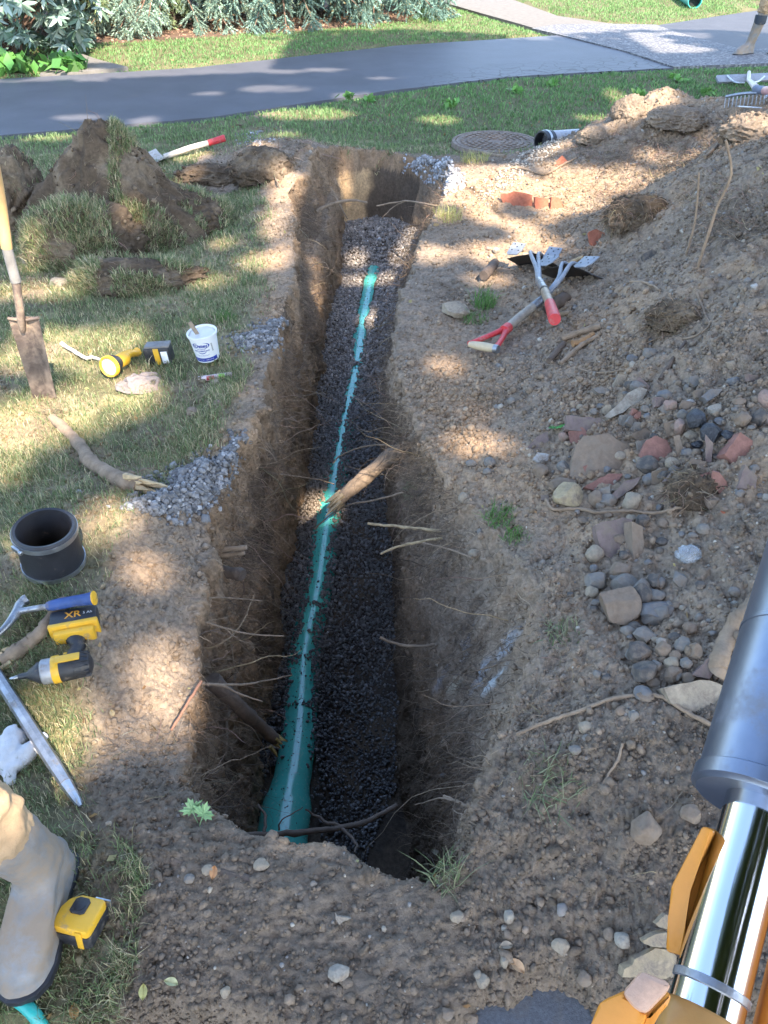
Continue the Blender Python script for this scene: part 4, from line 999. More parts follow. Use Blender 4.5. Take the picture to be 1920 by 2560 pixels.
pc = at(152, 1450, .0); gz_, _ = ground_z(pc.x, pc.y); pc.z = gz_ + .002
coupling('rubber_coupling', 'black rubber pipe coupling with two steel bands standing open on the grass', Matrix.Translation(pc) @ Matrix.Rotation(R(3),4,'X') @ Matrix.Rotation(R(4),4,'Y') @ Matrix.Rotation(R(200),4,'Z'), .081, .140)

# --- cordless drill lying on the ground
A = H(228, 1682); B = H(80, 1712); ax = (B - A); ax.z = 0
Md = frame(A + Vector((0,0,.036)), ax)
t = empty('cordless_drill', label='yellow and black cordless drill lying on its side by the near left rim', cat='drill', M=Md)
bm = bmesh.new(); lathe(bm, [(.012,-.012),(.024,-.006),(.030,.008),(.031,.030),(.031,.040)], 28, 'X'); part('motor_cap', bm, M_blackp, t)
for k_ in range(7):
    bm = bmesh.new(); bev_box(bm, .012, 0, .0, .034, .0022, .063, b=.0008, M=Matrix.Rotation(k_ * math.pi / 7, 4, 'X')); part('vent_rib', bm, M_blackp, t)
bm = bmesh.new(); lathe(bm, [(.0315,.028),(.0325,.030),(.0325,.062),(.0315,.064)], 28, 'X')
part('body_shell', bm, M_blackp, t)
bm = bmesh.new(); lathe(bm, [(.033,.062),(.034,.064),(.034,.078),(.033,.080)], 28, 'X'); bev_box(bm, .040, 0, .0325, .056, .022, .004, b=.0015); part('yellow_shell', bm, M_yellow, t)
bm = bmesh.new(); lathe(bm, [(.030,.079),(.031,.080),(.031,.103),(.028,.106)], 28, 'X'); part('torque_collar', bm, M_greyp, t)
bm = bmesh.new(); lathe(bm, [(.027,.105),(.027,.113),(.020,.122),(.013,.134),(.008,.140),(.007,.158),(.006,.160)], 20, 'X'); part('nose', bm, M_blackp, t)
bm = bmesh.new(); lathe(bm, [(.0035,.158),(.0035,.176),(.001,.18)], 8, 'X'); lathe(bm, [(.0046,.162),(.0046,.168)], 8, 'X'); part('driver_bit', bm, M_steel, t)
sgn = -1 if (Md.to_3x3() @ Vector((0,1,0))).y < 0 else 1        # handle points away from the camera
bm = bmesh.new(); hp = smoothpath([(.040,0,0),(.036,.030*sgn,-.002),(.026,.062*sgn,-.002),(.030,.090*sgn,0)], 4)
tube_pts(bm, hp, [.024,.021,.019,.018,.018,.018,.018,.0175,.018,.019,.021,.024,.026], 16); part('grip', bm, M_blackp, t)
bm = bmesh.new(); bev_box(bm, .052, .036*sgn, 0, .012, .018, .016, b=.003); part('trigger', bm, M_yellow, t)
bm = bmesh.new(); bev_box(bm, .030, .094*sgn, 0, .098, .024, .066, b=.007); part('battery_foot', bm, M_yellow, t)
bm = bmesh.new(); bev_box(bm, .030, .132*sgn, .004, .116, .056, .078, b=.007); bt = part('battery', bm, M_blackp, t)
bm = bmesh.new(); bev_box(bm, .030, .1075*sgn, .004, .120, .013, .080, b=.004); part('battery_rail', bm, M_yellow, bt)
Mt_ = Matrix.Translation((.030, .134*sgn, .0436)) @ Matrix.Rotation(R(180 if sgn < 0 else 0), 4, 'Z')
xr = text_obj('battery_print', 'XR', .030, M_orange_txt, bt, M=Mt_, bold=.0006)
text_obj('battery_rating', '5 Ah', .012, M_white_txt, bt, M=Matrix.Translation((.030 + .036*sgn, .134*sgn, .0437)) @ Matrix.Rotation(R(180 if sgn < 0 else 0), 4, 'Z'))

# --- brick hammer with blue grip
A = H(56, 1552) + Vector((0,0,.035)); B = H(250, 1532) + Vector((0,0,.055)); ax = B - A; Lh = ax.length
t = empty('brick_hammer', label='steel brick hammer with dark blue grip and yellow butt, head on the grass', cat='hammer', M=frame(A, ax))
bm = bmesh.new(); tube_pts(bm, [(-.005,0,0),(.02,0,0),(Lh*.42,0,0)], [.010,.008,.0075], 10); part('shank', bm, M_steel_worn, t)
bm = bmesh.new(); tube_pts(bm, smoothpath([(Lh*.38,0,0),(Lh*.5,0,0),(Lh*.7,0,.001),(Lh*.92,0,0),(Lh*.98,0,0)], 3), [.011,.0125,.014,.0145,.015,.0145,.0145,.0145,.015,.016,.017,.018,.0175], 16); part('grip', bm, M_blue, t)
bm = bmesh.new(); lathe(bm, [(.014,Lh*.975),(.0185,Lh*.98),(.0185,Lh*.995),(.016,Lh*1.0)], 24, 'X'); part('butt_cap', bm, M_yellow, t)
bm = bmesh.new()
pth = smoothpath([(.012,.042,0),(.0,.03,0),(-.004,0,0),(-.016,-.045,.0),(-.05,-.088,-.006)], 5)
if (frame(A, ax).to_3x3() @ Vector((0,1,0))).y < 0: pass
rg = tube_pts(bm, pth, [.014,.014,.015,.0145,.013,.0125,.0135,.014,.014,.013,.0125,.012,.0115,.011,.0105,.010,.009,.008,.006,.005,.003][:len(pth)], 12)
part('head', bm, M_steel_worn, t)

# --- digging bar
A = H(205, 2022) + Vector((0,0,.012)); B = H(20, 1735) + Vector((0,0,.022)); ax = B - A
t = empty('digging_bar', label='heavy octagonal steel digging bar with pointed tip lying on the grass', cat='pry bar', M=frame(A, ax))
bm = bmesh.new(); tube_pts(bm, [(0,0,0),(.012,0,0),(.07,0,0),(.14,0,0),(1.1,0,.01)], [.003,.008,.013,.0148,.0148], 8); part('shaft', bm, M_steel_worn, t, angle=25)
bm = bmesh.new(); tube_pts(bm, [(-.001,0,0),(.011,0,0),(.069,0,0)], [.0034,.0085,.0134], 8, cap=False); part('ground_tip', bm, M_steel, t, angle=25)

# --- white work glove
c = H(52, 1880); t = empty('work_glove', c, 'dirty white work glove crumpled under the steel bar', 'glove')
gm_ = M_cloth_white; bm = bmesh.new(); m1 = pxm(c)
def L(px, py, z): q = at(px, py, c.z + z); return q - c
segs_ = [([L(45,1925,.012),L(25,1880,.02),L(30,1835,.022),L(45,1825,.018)], [.016,.024,.021,.014]), ([L(20,1935,.01),L(10,1890,.018),L(15,1845,.02)], [.014,.020,.018]),
         ([L(40,1895,.014),L(75,1875,.016),L(100,1850,.014),L(114,1836,.012)], [.022,.020,.012,.009]), ([L(50,1910,.01),L(70,1895,.012),L(88,1880,.01)], [.016,.014,.009]),
         ([L(28,1900,.02),L(24,1940,.014),L(28,1962,.01)], [.018,.014,.010]), ([L(10,1850,.02),L(-15,1880,.02),L(-30,1930,.015)], [.018,.022,.02]), ([L(44,1830,.018),L(60,1850,.012),L(52,1870,.008)],[.011,.010,.008])]
for P_, r_s in segs_:
    sp_ = smoothpath(P_, 3); tube_pts(bm, sp_, list(np.interp(np.linspace(0, len(r_s)-1, len(sp_)), range(len(r_s)), r_s)), 12)
o = part('fabric', bm, gm_, t); remesh(o, .0035, 3)
dt = bpy.data.textures.new('folds', 'CLOUDS'); dt.noise_scale = .018
md = o.modifiers.new('d', 'DISPLACE'); md.texture = dt; md.strength = .008; md.mid_level = .5

# --- tape measure
c = H(207, 2322); m1 = pxm(c)
t = empty('tape_measure', label='yellow and black tape measure lying on the soil beside the boot', cat='tape measure', M=Matrix.Translation(c + Vector((0,0,.004))) @ Matrix.Rotation(R(-12),4,'Z') @ Matrix.Rotation(R(-10),4,'X'))
out = [(-.036,-.026),(-.028,-.036),(.034,-.036),(.040,-.030),(.040,.030),(.034,.034),(-.010,.034),(-.030,.022),(-.038,.002)]
bm = bmesh.new(); prism(bm, out, 0, .030, b=.004); part('lower_case', bm, M_blackp, t)
out2 = [(x * .97, y * .97) for x, y in out]
bm = bmesh.new(); prism(bm, out2, .0285, .050, b=.005); part('upper_case', bm, M_yellow, t)
bm = bmesh.new(); prism(bm, [(-.016,-.002),(-.010,-.006),(.008,-.006),(.014,-.002),(.014,.020),(.008,.026),(-.010,.026),(-.016,.020)], .049, .0525, b=.001); part('belt_clip_plate', bm, M_blackp, t)
bm = bmesh.new(); lathe(bm, [(.009,.0524),(.010,.0526),(.010,.0535),(.009,.054)], 24, M=Matrix.Translation((-.001,.010,0))); part('button', bm, M_rubber, t)
bm = bmesh.new(); prism(bm, [(.014,-.0375),(.026,-.0375),(.026,-.0345),(.014,-.0345)], .002, .046, b=.0008); part('yellow_stripe', bm, M_yellow, t)
bm = bmesh.new(); bev_box(bm, .028,.036,.034,.030,.004,.018,b=.001); part('tape_hook', bm, M_steel, t)

# --- teal hose
M_hose = pmat('teal_hose', (.03,.36,.32), rough=.3, var=.1, bump=.03, dust=.08)
t = empty('garden_hose', H(40,2500), 'teal green hose curving past the toe of the boot', 'hose')
bm = bmesh.new(); hp = smoothpath([H(-60,2455)+Vector((0,0,.014)), H(-10,2476)+Vector((0,0,.014)), H(40,2500)+Vector((0,0,.014)), H(88,2540)+Vector((0,0,.014)), H(118,2590)+Vector((0,0,.014)), H(128,2650)+Vector((0,0,.014))], 6)
tube_pts(bm, hp, .0115, 16); bmesh.ops.translate(bm, verts=bm.verts, vec=-t.location); part('tube', bm, M_hose, t)

# --- trench spade standing on the left
b0_ = H(117, 992); Ybl = b0_.y
def onY(px, py, Yv): d = ray(px, py); s = Yv / d.y; return Vector((d.x * s, Yv, CAM_H + d.z * s))
t = empty('trench_spade', b0_, 'muddy narrow trench spade standing upright in the grass at the left', 'shovel')
bm = bmesh.new(); rows_ = 14; colsn = 9; g = []
for i in range(rows_):
    f = i / (rows_ - 1); Lp = onY(21 + (90-21) * f, 797 + (996-797) * f, Ybl); Rp = onY(96 + (147-96) * f, 795 + (1002-795) * f, Ybl); row = []
    for j in range(colsn):
        q = j / (colsn - 1); p = Lp.lerp(Rp, q); row.append(bm.verts.new(p + Vector((0, .010 * (1 - (2*q-1)**2) * 1.4 - .02 * f, -.02 * f * (1 if i == rows_-1 else 1)))))
    g.append(row)
fs = []
for i in range(rows_ - 1):
    for j in range(colsn - 1): fs.append(bm.faces.new((g[i][j], g[i][j+1], g[i+1][j+1], g[i+1][j])))
r_ = bmesh.ops.extrude_face_region(bm, geom=fs)
for v in r_['geom']:
    if isinstance(v, bmesh.types.BMVert): v.co.y += .003
bmesh.ops.translate(bm, verts=bm.verts, vec=-b0_)
M_spade = pmat('muddy_spade', (.16,.12,.10), rough=.5, metal=.4, var=.4, scale=22, bump=.4, bscale=60, dust=.45, dustcol=(.33,.25,.18), dscale=12)
part('blade', bm, M_spade, t)
bm = bmesh.new()
for (xa, ya), (xb, yb_) in [((20,796),(50,800)), ((66,800),(97,794))]:
    tube_pts(bm, [onY(xa,ya,Ybl)-b0_, onY(xb,yb_,Ybl)-b0_], [.006,.006], 8)
part('foot_step', bm, M_spade, t)
s0 = onY(56, 830, Ybl); s1 = onY(52, 790, Ybl); s2 = onY(40, 705, Ybl + .005); s3 = onY(17, 620, Ybl + .01); s4 = onY(0, 500, Ybl + .01); s5 = onY(-22, 380, Ybl + .01)
bm = bmesh.new(); tube_pts(bm, [p - b0_ for p in smoothpath([s0, s1, s2], 4)], [.008,.010,.012,.014,.0145,.0145,.0145,.0145,.0145], 14); part('socket', bm, M_spade, t)
bm = bmesh.new(); tube_pts(bm, [p - b0_ for p in smoothpath([s2, s3], 3)], .0175, 14); part('lower_shaft', bm, M_handle_grey, t)
bm = bmesh.new(); tube_pts(bm, [p - b0_ for p in smoothpath([s3, s4, s5], 4)], .0185, 14); part('wood_shaft', bm, M_handle_clean, t)

# --- cordless flashlight
lens_c = H(280, 950) + Vector((0,0,.058)); back = H(345, 896) + Vector((0,0,.030)); ax = back - lens_c
Mf = frame(lens_c, ax); t = empty('flashlight', label='yellow and black cordless flashlight with round lens lying on the grass', cat='flashlight', M=Mf); Lf = ax.length
M_lens = pmat('flashlight_lens', (.55,.56,.58), rough=.15, metal=.3, var=.15, scale=60, bump=.05, coat=.6)
bm = bmesh.new(); lathe(bm, [(.034,-.001),(.040,-.004),(.043,.002),(.043,.012),(.039,.014),(.034,.012)], 32, 'X', closed=True); part('bezel', bm, M_yellow, t)
bm = bmesh.new(); lathe(bm, [(.001,.001),(.020,.0015),(.0345,.003),(.0345,.006)], 32, 'X'); ln = part('lens', bm, M_lens, t)
M_lensdark = pmat('lens_led', (.75,.77,.8), rough=.2, bump=0)
for a_ in range(5):
    bm = bmesh.new(); an = a_ * 2*math.pi/5; lathe(bm, [(.001,-.002),(.006,-.0015),(.007,.002)], 12, 'X', M=Matrix.Translation((0, .018*math.cos(an), .018*math.sin(an)))); part('led', bm, M_lensdark, ln)
bm = bmesh.new(); lathe(bm, [(.040,.013),(.039,.03),(.031,.045),(.026,.055),(.026,.058)], 28, 'X'); part('head', bm, M_blackp, t)
bm = bmesh.new(); lathe(bm, [(.026,.056),(.0275,.058),(.0275,.10),(.024,.108)], 28, 'X'); part('barrel', bm, M_yellow, t)
bm = bmesh.new(); tube_pts(bm, smoothpath([(.10,0,.005),(.135,0,.008),(.16,0,.0),(.185,.0,-.004)], 4), [.022,.021,.019,.017,.016,.015,.015,.015,.015,.016,.017,.018,.020], 14); part('neck', bm, M_yellow, t)
bb = H(402, 905); Mb = Mf.inverted() @ (frame(bb + Vector((0,0,.038)), H(425,903) - H(380,906)))
bm = bmesh.new(); bev_box(bm, 0,0,0, .105,.06,.072, b=.007, M=Mb); bt = part('battery', bm, M_blackp, t)
bm = bmesh.new(); bev_box(bm, .0,-.0305,.0, .022,.004,.070, b=.001, M=Mb); part('yellow_stripe', bm, M_yellow, bt)
bm = bmesh.new(); bev_box(bm, .030,-.0305,-.004, .026,.003,.050, b=.001, M=Mb); part('battery_label', bm, M_white_txt, bt)
bm = bmesh.new(); bev_box(bm, .004,0,.038, .10,.052,.010, b=.004, M=Mb); part('battery_latch', bm, M_handle_grey, bt)

# --- rag
c = H(352, 965); t = empty('rag', c, 'crumpled dirty grey cotton rag in front of the flashlight', 'rag')
bm = bmesh.new(); rr = random.Random(8)
lathe(bm, [(.001,.016),(.05,.014),(.082,.008),(.088,.002)], 24)
for v in bm.verts: v.co.x *= 1.15; v.co.y *= .8
for q in range(13):
    a = rr.uniform(0, 6.28); r0_ = rr.uniform(.0, .035); c0_ = Vector((math.cos(a)*r0_*1.3, math.sin(a)*r0_, .018)); b_ = a + rr.uniform(.8, 2.4) * rr.choice([-1, 1])
    e0 = c0_ + Vector((math.cos(b_)*.055*1.2, math.sin(b_)*.05, -.010)); m0 = c0_.lerp(e0, .5) + Vector((rr.gauss(0,.014), rr.gauss(0,.014), .012)); st_ = c0_ - (e0 - c0_) * .5 + Vector((rr.gauss(0,.01), rr.gauss(0,.01), -.004))
    pth = smoothpath([st_, c0_ + Vector((0,0,rr.uniform(0,.016))), m0, e0], 4); tube_pts(bm, pth, [.010 * (.55 + .45 * math.sin(math.pi * i / (len(pth)-1))) for i in range(len(pth))], 8)
o = part('cloth', bm, M_cloth_rag, t); remesh(o, .0035, 2)
dt = bpy.data.textures.new('rag_folds', 'CLOUDS'); dt.noise_scale = .022; md = o.modifiers.new('d', 'DISPLACE'); md.texture = dt; md.strength = .010; md.mid_level = .5

# --- tub of pipe lubricant
base = at(527, 928, .0); base.z = ground_z(base.x, base.y)[0] + .012
Mt = Matrix.Translation(base) @ Matrix.Rotation(R(-5),4,'Y') @ Matrix.Rotation(R(3),4,'X')
t = empty('lubricant_tub', label='open white plastic tub of pipe lubricant with blue band and a stir stick', cat='tub', M=Mt)
M_tub = pmat('white_tub', (.72,.73,.72), rough=.35, var=.04, bump=.02, dust=.04)
M_navy = pmat('navy_print', (.02,.045,.30), rough=.4, var=.05, bump=0)
rb, rt_, hh = .045, .055, .115
bm = bmesh.new(); lathe(bm, [(rb-.003,0),(rb,.002),(rt_,hh-.012),(rt_+.004,hh-.010),(rt_+.005,hh),(rt_+.002,hh+.002),(rt_-.001,hh),(rt_-.002,hh-.02),(rb-.002,.004)], 48, closed=True); part('bucket', bm, M_tub, t)
bm = bmesh.new(); lathe(bm, [(.001,.004),(.035,.003),(rb-.002,.0035)], 32); part('bucket_floor', bm, M_tub, t)
bm = bmesh.new(); rg = lathe(bm, [(.001,hh-.014),(.02,hh-.010),(.04,hh-.013),(rt_-.003,hh-.010)], 40)
for v in bm.verts: v.co.z += .004 * math.sin(v.co.x * 160) * math.cos(v.co.y * 130)
part('lubricant', bm, pmat('white_paste', (.66,.64,.60), rough=.35, bump=.2, bscale=40, var=.08), t)
def tb(y): return rb + (rt_ - rb) * y / (hh - .012) + .0007
def bendf(cx, cz, a0=-90, e=0): return lambda x, y: Vector(((tb(cz + y) + e) * math.cos(R(a0) + (cx + x) / tb(cz + y)), (tb(cz + y) + e) * math.sin(R(a0) + (cx + x) / tb(cz + y)), cz + y))
bm = bmesh.new(); seg = 40; pr = None
for k_ in range(seg + 1):
    a = R(-90 - 62) + R(124) * k_ / seg; q = [bm.verts.new(((tb(z) + 0) * math.cos(a), (tb(z) + 0) * math.sin(a), z)) for z in (.008, .024)]
    if pr: bm.faces.new((pr[0], q[0], q[1], pr[1]))
    pr = q
part('blue_band', bm, M_navy, t)
text_obj('brand_print', 'Oatey', .021, M_navy, t, bend=bendf(-.004, .080), bold=.0007)
text_obj('purpose_print', 'ALL PURPOSE', .0055, M_navy, t, bend=bendf(-.004, .066), bold=.0001)
text_obj('product_print', 'PIPE LUBRICANT', .0085, M_navy, t, bend=bendf(-.004, .057), bold=.0003)
text_obj('small_print', 'FOR USE ON GASKETED PIPE\nFITTINGS AND JOINTS', .0042, M_navy, t, bend=bendf(-.004, .036))
text_obj('band_print', 'NET WT 32 OZ   LUBRICANTE', .0055, M_white_txt, t, bend=bendf(-.004, .016, e=.0006))
for sd, a0, a1, cy0 in [(0,110,250,.081),(0,-70,70,.081),(0,215,325,.066)]:
    bm = bmesh.new(); pv = None
    for k_ in range(15):
        a = R(a0 + (a1-a0)*k_/14); thk = .0022*math.sin(math.pi*k_/14)+.0004; rX = .033 if cy0 > .07 else .022; rZ = .014 if cy0 > .07 else .020
        pts = []
        for s_ in (-1, 1): pts.append(bendf(-.004, cy0)(rX*math.cos(a)*(1+s_*thk/.03), rZ*math.sin(a)*(1+s_*thk/.03)))
        q = [bm.verts.new(p) for p in pts]
        if pv: bm.faces.new((pv[0], q[0], q[1], pv[1]))
        pv = q
    part('logo_arc', bm, M_navy, t)
bm = bmesh.new(); bc = bendf(.040, .068)
for k_ in range(9):
    x0 = -.006; vq = [bm.verts.new(bc(xx, zz)) for xx, zz in [(-.003,-.018+k_*.004),(.003,-.018+k_*.004),(.003,-.018+k_*.004+.002),(-.003,-.018+k_*.004+.002)]]; bm.faces.new(vq)
part('barcode', bm, M_blackp, t)
bm = bmesh.new(); Ms_ = Matrix.Translation((-.012,0,hh-.03)) @ Matrix.Rotation(R(-18),4,'Y') @ Matrix.Rotation(R(20),4,'Z')
prism(bm, [(-.008,-.0015),(.008,-.0015),(.008,.0015),(-.008,.0015)], 0, .078, b=.0008, M=Ms_); part('stir_stick', bm, pmat('grey_stick', (.27,.21,.15), rough=.85, var=.3), t)
# small level under it
A = H(497, 953) + Vector((0,0,.008)); B = H(580, 941) + Vector((0,0,.008))
t = empty('torpedo_level', label='small pale pink and white spirit level with green vial beside the tub', cat='spirit level', M=frame(A, B - A)); LL_ = (B - A).length
bm = bmesh.new(); bev_box(bm, LL_/2,0,0, LL_, .020, .016, b=.002); part('bar', bm, pmat('pink_white_paint', (.62,.50,.50), rough=.5, var=.25, scale=60, dust=.2), t)
bm = bmesh.new(); bev_box(bm, LL_*.70,-.004,.003, .022, .016, .013, b=.001); part('vial', bm, pmat('green_vial', (.25,.60,.08), rough=.2, bump=0), t)
bm = bmesh.new(); bev_box(bm, LL_*.36,-.006,.002, .03, .010, .014, b=.001); part('red_panel', bm, M_red, t)
for q in (.10, .90):
    bm = bmesh.new(); bev_box(bm, LL_*q,-.0065,.0, .006, .009, .012, b=.001); part('end_window', bm, M_blackp, t)
root('thin whitish stripped root on the sunny grass left of the flashlight', [(157,868),(185,885),(215,903),(238,903),(262,912)], .009, .006, pmat('stripped_root', (.52,.47,.42), rough=.8, var=.3), lift=.9, seed=9)

# --- shovels
def shovel_blade(bm, M, w, l, mi=0, step=True):
    n1_, n2_ = 14, 12; g = []
    for i in range(n1_):
        f = i / (n1_ - 1); hw = w / 2 * (1 - max(0, f - .55) ** 2 * 3.2); row = []
        for j in range(n2_):
            q = 2 * j / (n2_ - 1) - 1; row.append(bm.verts.new(M @ Vector((f * l, q * hw, .032 * q * q * (1 - f * .4) + .02 * f * f - .012 * math.exp(-(q/.2)**2) * (1-f)))))
        g.append(row)
    fs = [bm.faces.new((g[i][j], g[i][j+1], g[i+1][j+1], g[i+1][j])) for i in range(n1_-1) for j in range(n2_-1)]
    r_ = bmesh.ops.extrude_face_region(bm, geom=fs); nn1 = (M.to_3x3() @ Vector((0,0,1))).normalized()
    for v in r_['geom']:
        if isinstance(v, bmesh.types.BMVert): v.co += nn1 * .0025
M_bladeb = pmat('shovel_blade_blue_grey', (.26,.28,.31), rough=.5, metal=.3, var=.25, scale=25, bump=.2, dust=.2, dustcol=(.30,.26,.22), dscale=25)
M_bladed = pmat('shovel_inside_dark', (.05,.04,.035), rough=.7, var=.4, scale=20, bump=.4, dust=.35, dustcol=(.10,.07,.05), dscale=14)
M_shaftg = pmat('weathered_shaft', (.33,.28,.22), rough=.7, var=.3, scale=25, bump=.2, bscale=80, dust=.25, dustcol=(.30,.27,.24))
def crossing(name, label, butt, mid, yoke, bl, br, ddir, kind):
    # bl / br: left and right top corners of the blade; ddir: direction the blade goes down
    o0 = px3(butt); t = empty(name, o0, label, 'shovel')
    def loc(p): return px3(p) - o0 if not isinstance(p, Vector) else p - o0
    P0, P1, P2, BL, BR = [loc(p) for p in (butt, mid, yoke, bl, br)]
    return t, P0, P1, P2, BL, BR
def z_on(px, py, lift): p = H(px, py); return p + Vector((0, 0, lift))
def top_plate(bm, c, dx, w, h):
    Mx = Matrix.Translation(c) @ frame(Vector((0,0,0)), dx, up=Vector((0,-.55,.83)))
    prism(bm, [(-w/2,-h*.5),(-w*.35,-h*.62),(w*.3,-h*.55),(w/2,-h*.2),(w/2,h*.45),(-w/2,h*.45)], -.002, .003, b=.001, M=Mx)
    return Mx
def big_shovel(label, wood, handle, blade_l, blade_r, yokep, socket, gripkind):
    o0 = wood[0].copy(); t = empty('shovel', o0, label, 'shovel')
    L_ = lambda p: p - o0
    cB = (blade_l + blade_r) / 2; wv = (blade_r - blade_l); wd = wv.length; dx = wv.normalized()
    down = Vector((0, .55, -.30)).normalized(); down = (down - dx * down.dot(dx)).normalized()
    nrm = dx.cross(down).normalized()
    if nrm.z < 0: nrm = -nrm
    Mb_ = Matrix((down, dx, down.cross(dx))).transposed().to_4x4(); Mb_.translation = L_(cB)
    bm = bmesh.new(); shovel_blade(bm, Mb_, wd, .27); part('blade', bm, M_bladed, t)
    for s_, wq in ((-1, .40), (1, .40)):
        c_ = L_(cB + dx * s_ * wd * .36) + nrm * .022 - down * .004
        bm = bmesh.new(); Mp = top_plate(bm, c_, dx, wd * .26, .075); pl = part('step_plate', bm, M_bladeb, t)
        for (a_, b_) in [(-.25,-.2),(.25,-.2),(0,.1),(-.25,.3),(.25,.3)]:
            bm = bmesh.new(); lathe(bm, [(.0001,.0042),(.0035,.004),(.0042,.003),(.0042,.001)], 10, M=Mp @ Matrix.Translation((a_*wd*.26, b_*.075, 0))); part('rivet', bm, M_blackp, pl)
    for s_ in (-1, 1):
        bm = bmesh.new(); e_ = L_(cB + dx * s_ * wd * .085) + nrm * .012
        tube_pts(bm, smoothpath([L_(socket), L_(yokep) + dx * s_ * .008, e_, e_ + down * .06], 4), [.013,.013,.012,.011,.010,.010,.010,.009,.009,.009,.008,.008,.006], 10); part('fork_strap', bm, M_bladeb, t)
    bm = bmesh.new(); a_ = L_(socket); b_ = L_(wood[-1]); tube_pts(bm, [a_ + (a_-b_)*.1, a_, a_.lerp(b_, .97)], [.015,.0175,.0185], 18); part('socket', bm, M_steel_worn, t)
    bm = bmesh.new(); tube_pts(bm, [L_(p) for p in wood], [.019] * len(wood), 18); part('shaft', bm, wood_mat, t)
    return t, L_
# long-handled one, red butt toward the camera
wood_mat = pmat('worn_metal_shaft', (.33,.26,.19), rough=.45, metal=.4, var=.35, scale=22, bump=.15, dust=.25, dustcol=(.30,.25,.2))
e1 = z_on(1378, 858, .10); e2 = z_on(1366, 815, .10); e3 = z_on(1354, 770, .085); e4 = z_on(1342, 742, .075)
t, L_ = big_shovel('shovel with pink red butt end pointing at the camera, crossing over the other one', [e2, e3], None, z_on(1268, 672, .085), z_on(1392, 690, .085), z_on(1338, 712, .085), e4, None)
bm = bmesh.new(); tube_pts(bm, [L_(e1), L_(e1.lerp(e2, .08)), L_(e2)], [.0235,.025,.021], 20); part('red_grip_end', bm, M_red, t)
bm = bmesh.new(); tube_pts(bm, [L_(e3.lerp(e2,.05)), L_(e3.lerp(e2,.13))], .0205, 18); part('black_ring', bm, M_blackp, t)
# D-handled one
wood_mat = M_shaftg
f0 = z_on(1262, 848, .045); f1 = z_on(1300, 815, .045); f2 = z_on(1328, 792, .045); f3 = z_on(1358, 770, .05)
t, L_ = big_shovel('shovel with red D handle and bare wooden grip lying under the crossing shaft', [f0, f1, f2], None, z_on(1345, 704, .08), z_on(1478, 712, .08), z_on(1393, 738, .075), f3, None)
gL = z_on(1172, 880, .035); gR = z_on(1236, 892, .035)
bm = bmesh.new()
for e_ in (gL, gR): tube_pts(bm, smoothpath([L_(f0.lerp(f1,.08)), L_(f0.lerp(e_, .45) + (gR-gL)*(.05 if e_ is gR else -.02)), L_(e_)], 5), [.017,.015,.0135,.012,.0115,.011,.011,.011,.0115,.012,.013], 12)
part('yoke', bm, M_red, t)
bm = bmesh.new(); tube_pts(bm, [L_(f0.lerp(f1,-.12)), L_(f0.lerp(f1,.15))], .0215, 18); part('ferrule', bm, M_red, t)
bm = bmesh.new(); tube_pts(bm, smoothpath([L_(gL), L_(gL.lerp(gR,.5)), L_(gR)], 3), [.011,.014,.0165,.0175,.0175,.0165,.016], 16); part('wood_grip', bm, pmat('bare_grip_wood', (.50,.40,.26), rough=.55, var=.15), t)
bm = bmesh.new(); dg = (gR-gL).normalized(); tube_pts(bm, [L_(gR - dg*.004), L_(gR + dg*.014)], [.0175,.0165], 16); part('grip_cap', bm, M_steel_worn, t)
# shovel behind the sod heap
a0 = z_on(412, 404, .03); a1 = z_on(480, 388, .05); a2 = z_on(524, 380, .06); a3 = z_on(566, 371, .07)
t = empty('shovel', a0, 'shovel with red tipped handle lying on the lawn behind the sod heap', 'shovel'); L_ = lambda p: p - a0
bm = bmesh.new(); tube_pts(bm, [L_(a0), L_(a1), L_(a2)], .020, 14); part('shaft', bm, pmat('pale_handle', (.50,.45,.38), rough=.6, var=.2, dust=.15), t)
bm = bmesh.new(); tube_pts(bm, [L_(a2), L_(a3.lerp(a2,.06)), L_(a3)], [.0215,.024,.020], 14); part('red_grip_end', bm, M_red, t)
bm = bmesh.new(); dv = (a0 - a1); dv.z = -.05; Mb_ = frame(Vector((0,0,0)), dv); shovel_blade(bm, Mb_, .24, .29); part('blade', bm, pmat('light_blade', (.45,.42,.38), rough=.6, metal=.3, var=.2, dust=.3), t)

# --- things at the far right edge
o0 = H(1852, 214); t = empty('grading_lute', o0, 'wide flat grey grading lute with white braces lying on the lawn at right', 'lute')
L_ = lambda px, py, z=0: H(px, py) + Vector((0,0,z)) - o0
M_lute = pmat('grey_board', (.26,.27,.29), rough=.5, metal=.2, var=.2, dust=.3, dustcol=(.32,.27,.22), dscale=6)
A_, B_ = L_(1788, 213, .05), L_(1990, 204, .05); dx = (B_ - A_); Lb = dx.length; Ml = frame(A_, dx, up=Vector((0,-.55,.83)))
bm = bmesh.new(); prism(bm, [(0,-.025),(.012,-.045),(Lb,-.05),(Lb,.05),(.012,.045),(0,.025)], -.012, .012, b=.004, M=Ml); part('board', bm, M_lute, t)
bm = bmesh.new()
for q in ((L_(1812,210,.075), L_(1832,222,.06), L_(1857,224,.06)), (L_(1905,212,.075), L_(1890,221,.06), L_(1866,222,.06))): tube_pts(bm, smoothpath(list(q), 5), .008, 8)
part('brace', bm, pmat('pale_rod', (.55,.57,.62), rough=.4, metal=.4), t)
bm = bmesh.new(); tube_pts(bm, [L_(1866,206,.09), L_(1866,220,.07), L_(1877,262,.10)], [.016,.019,.021], 12); part('handle', bm, pmat('white_handle', (.62,.58,.54), rough=.55, var=.15), t)
o0 = H(1850, 268); t = empty('bow_rake', o0, 'dark steel rake head with short teeth by the red and blue handle', 'rake')
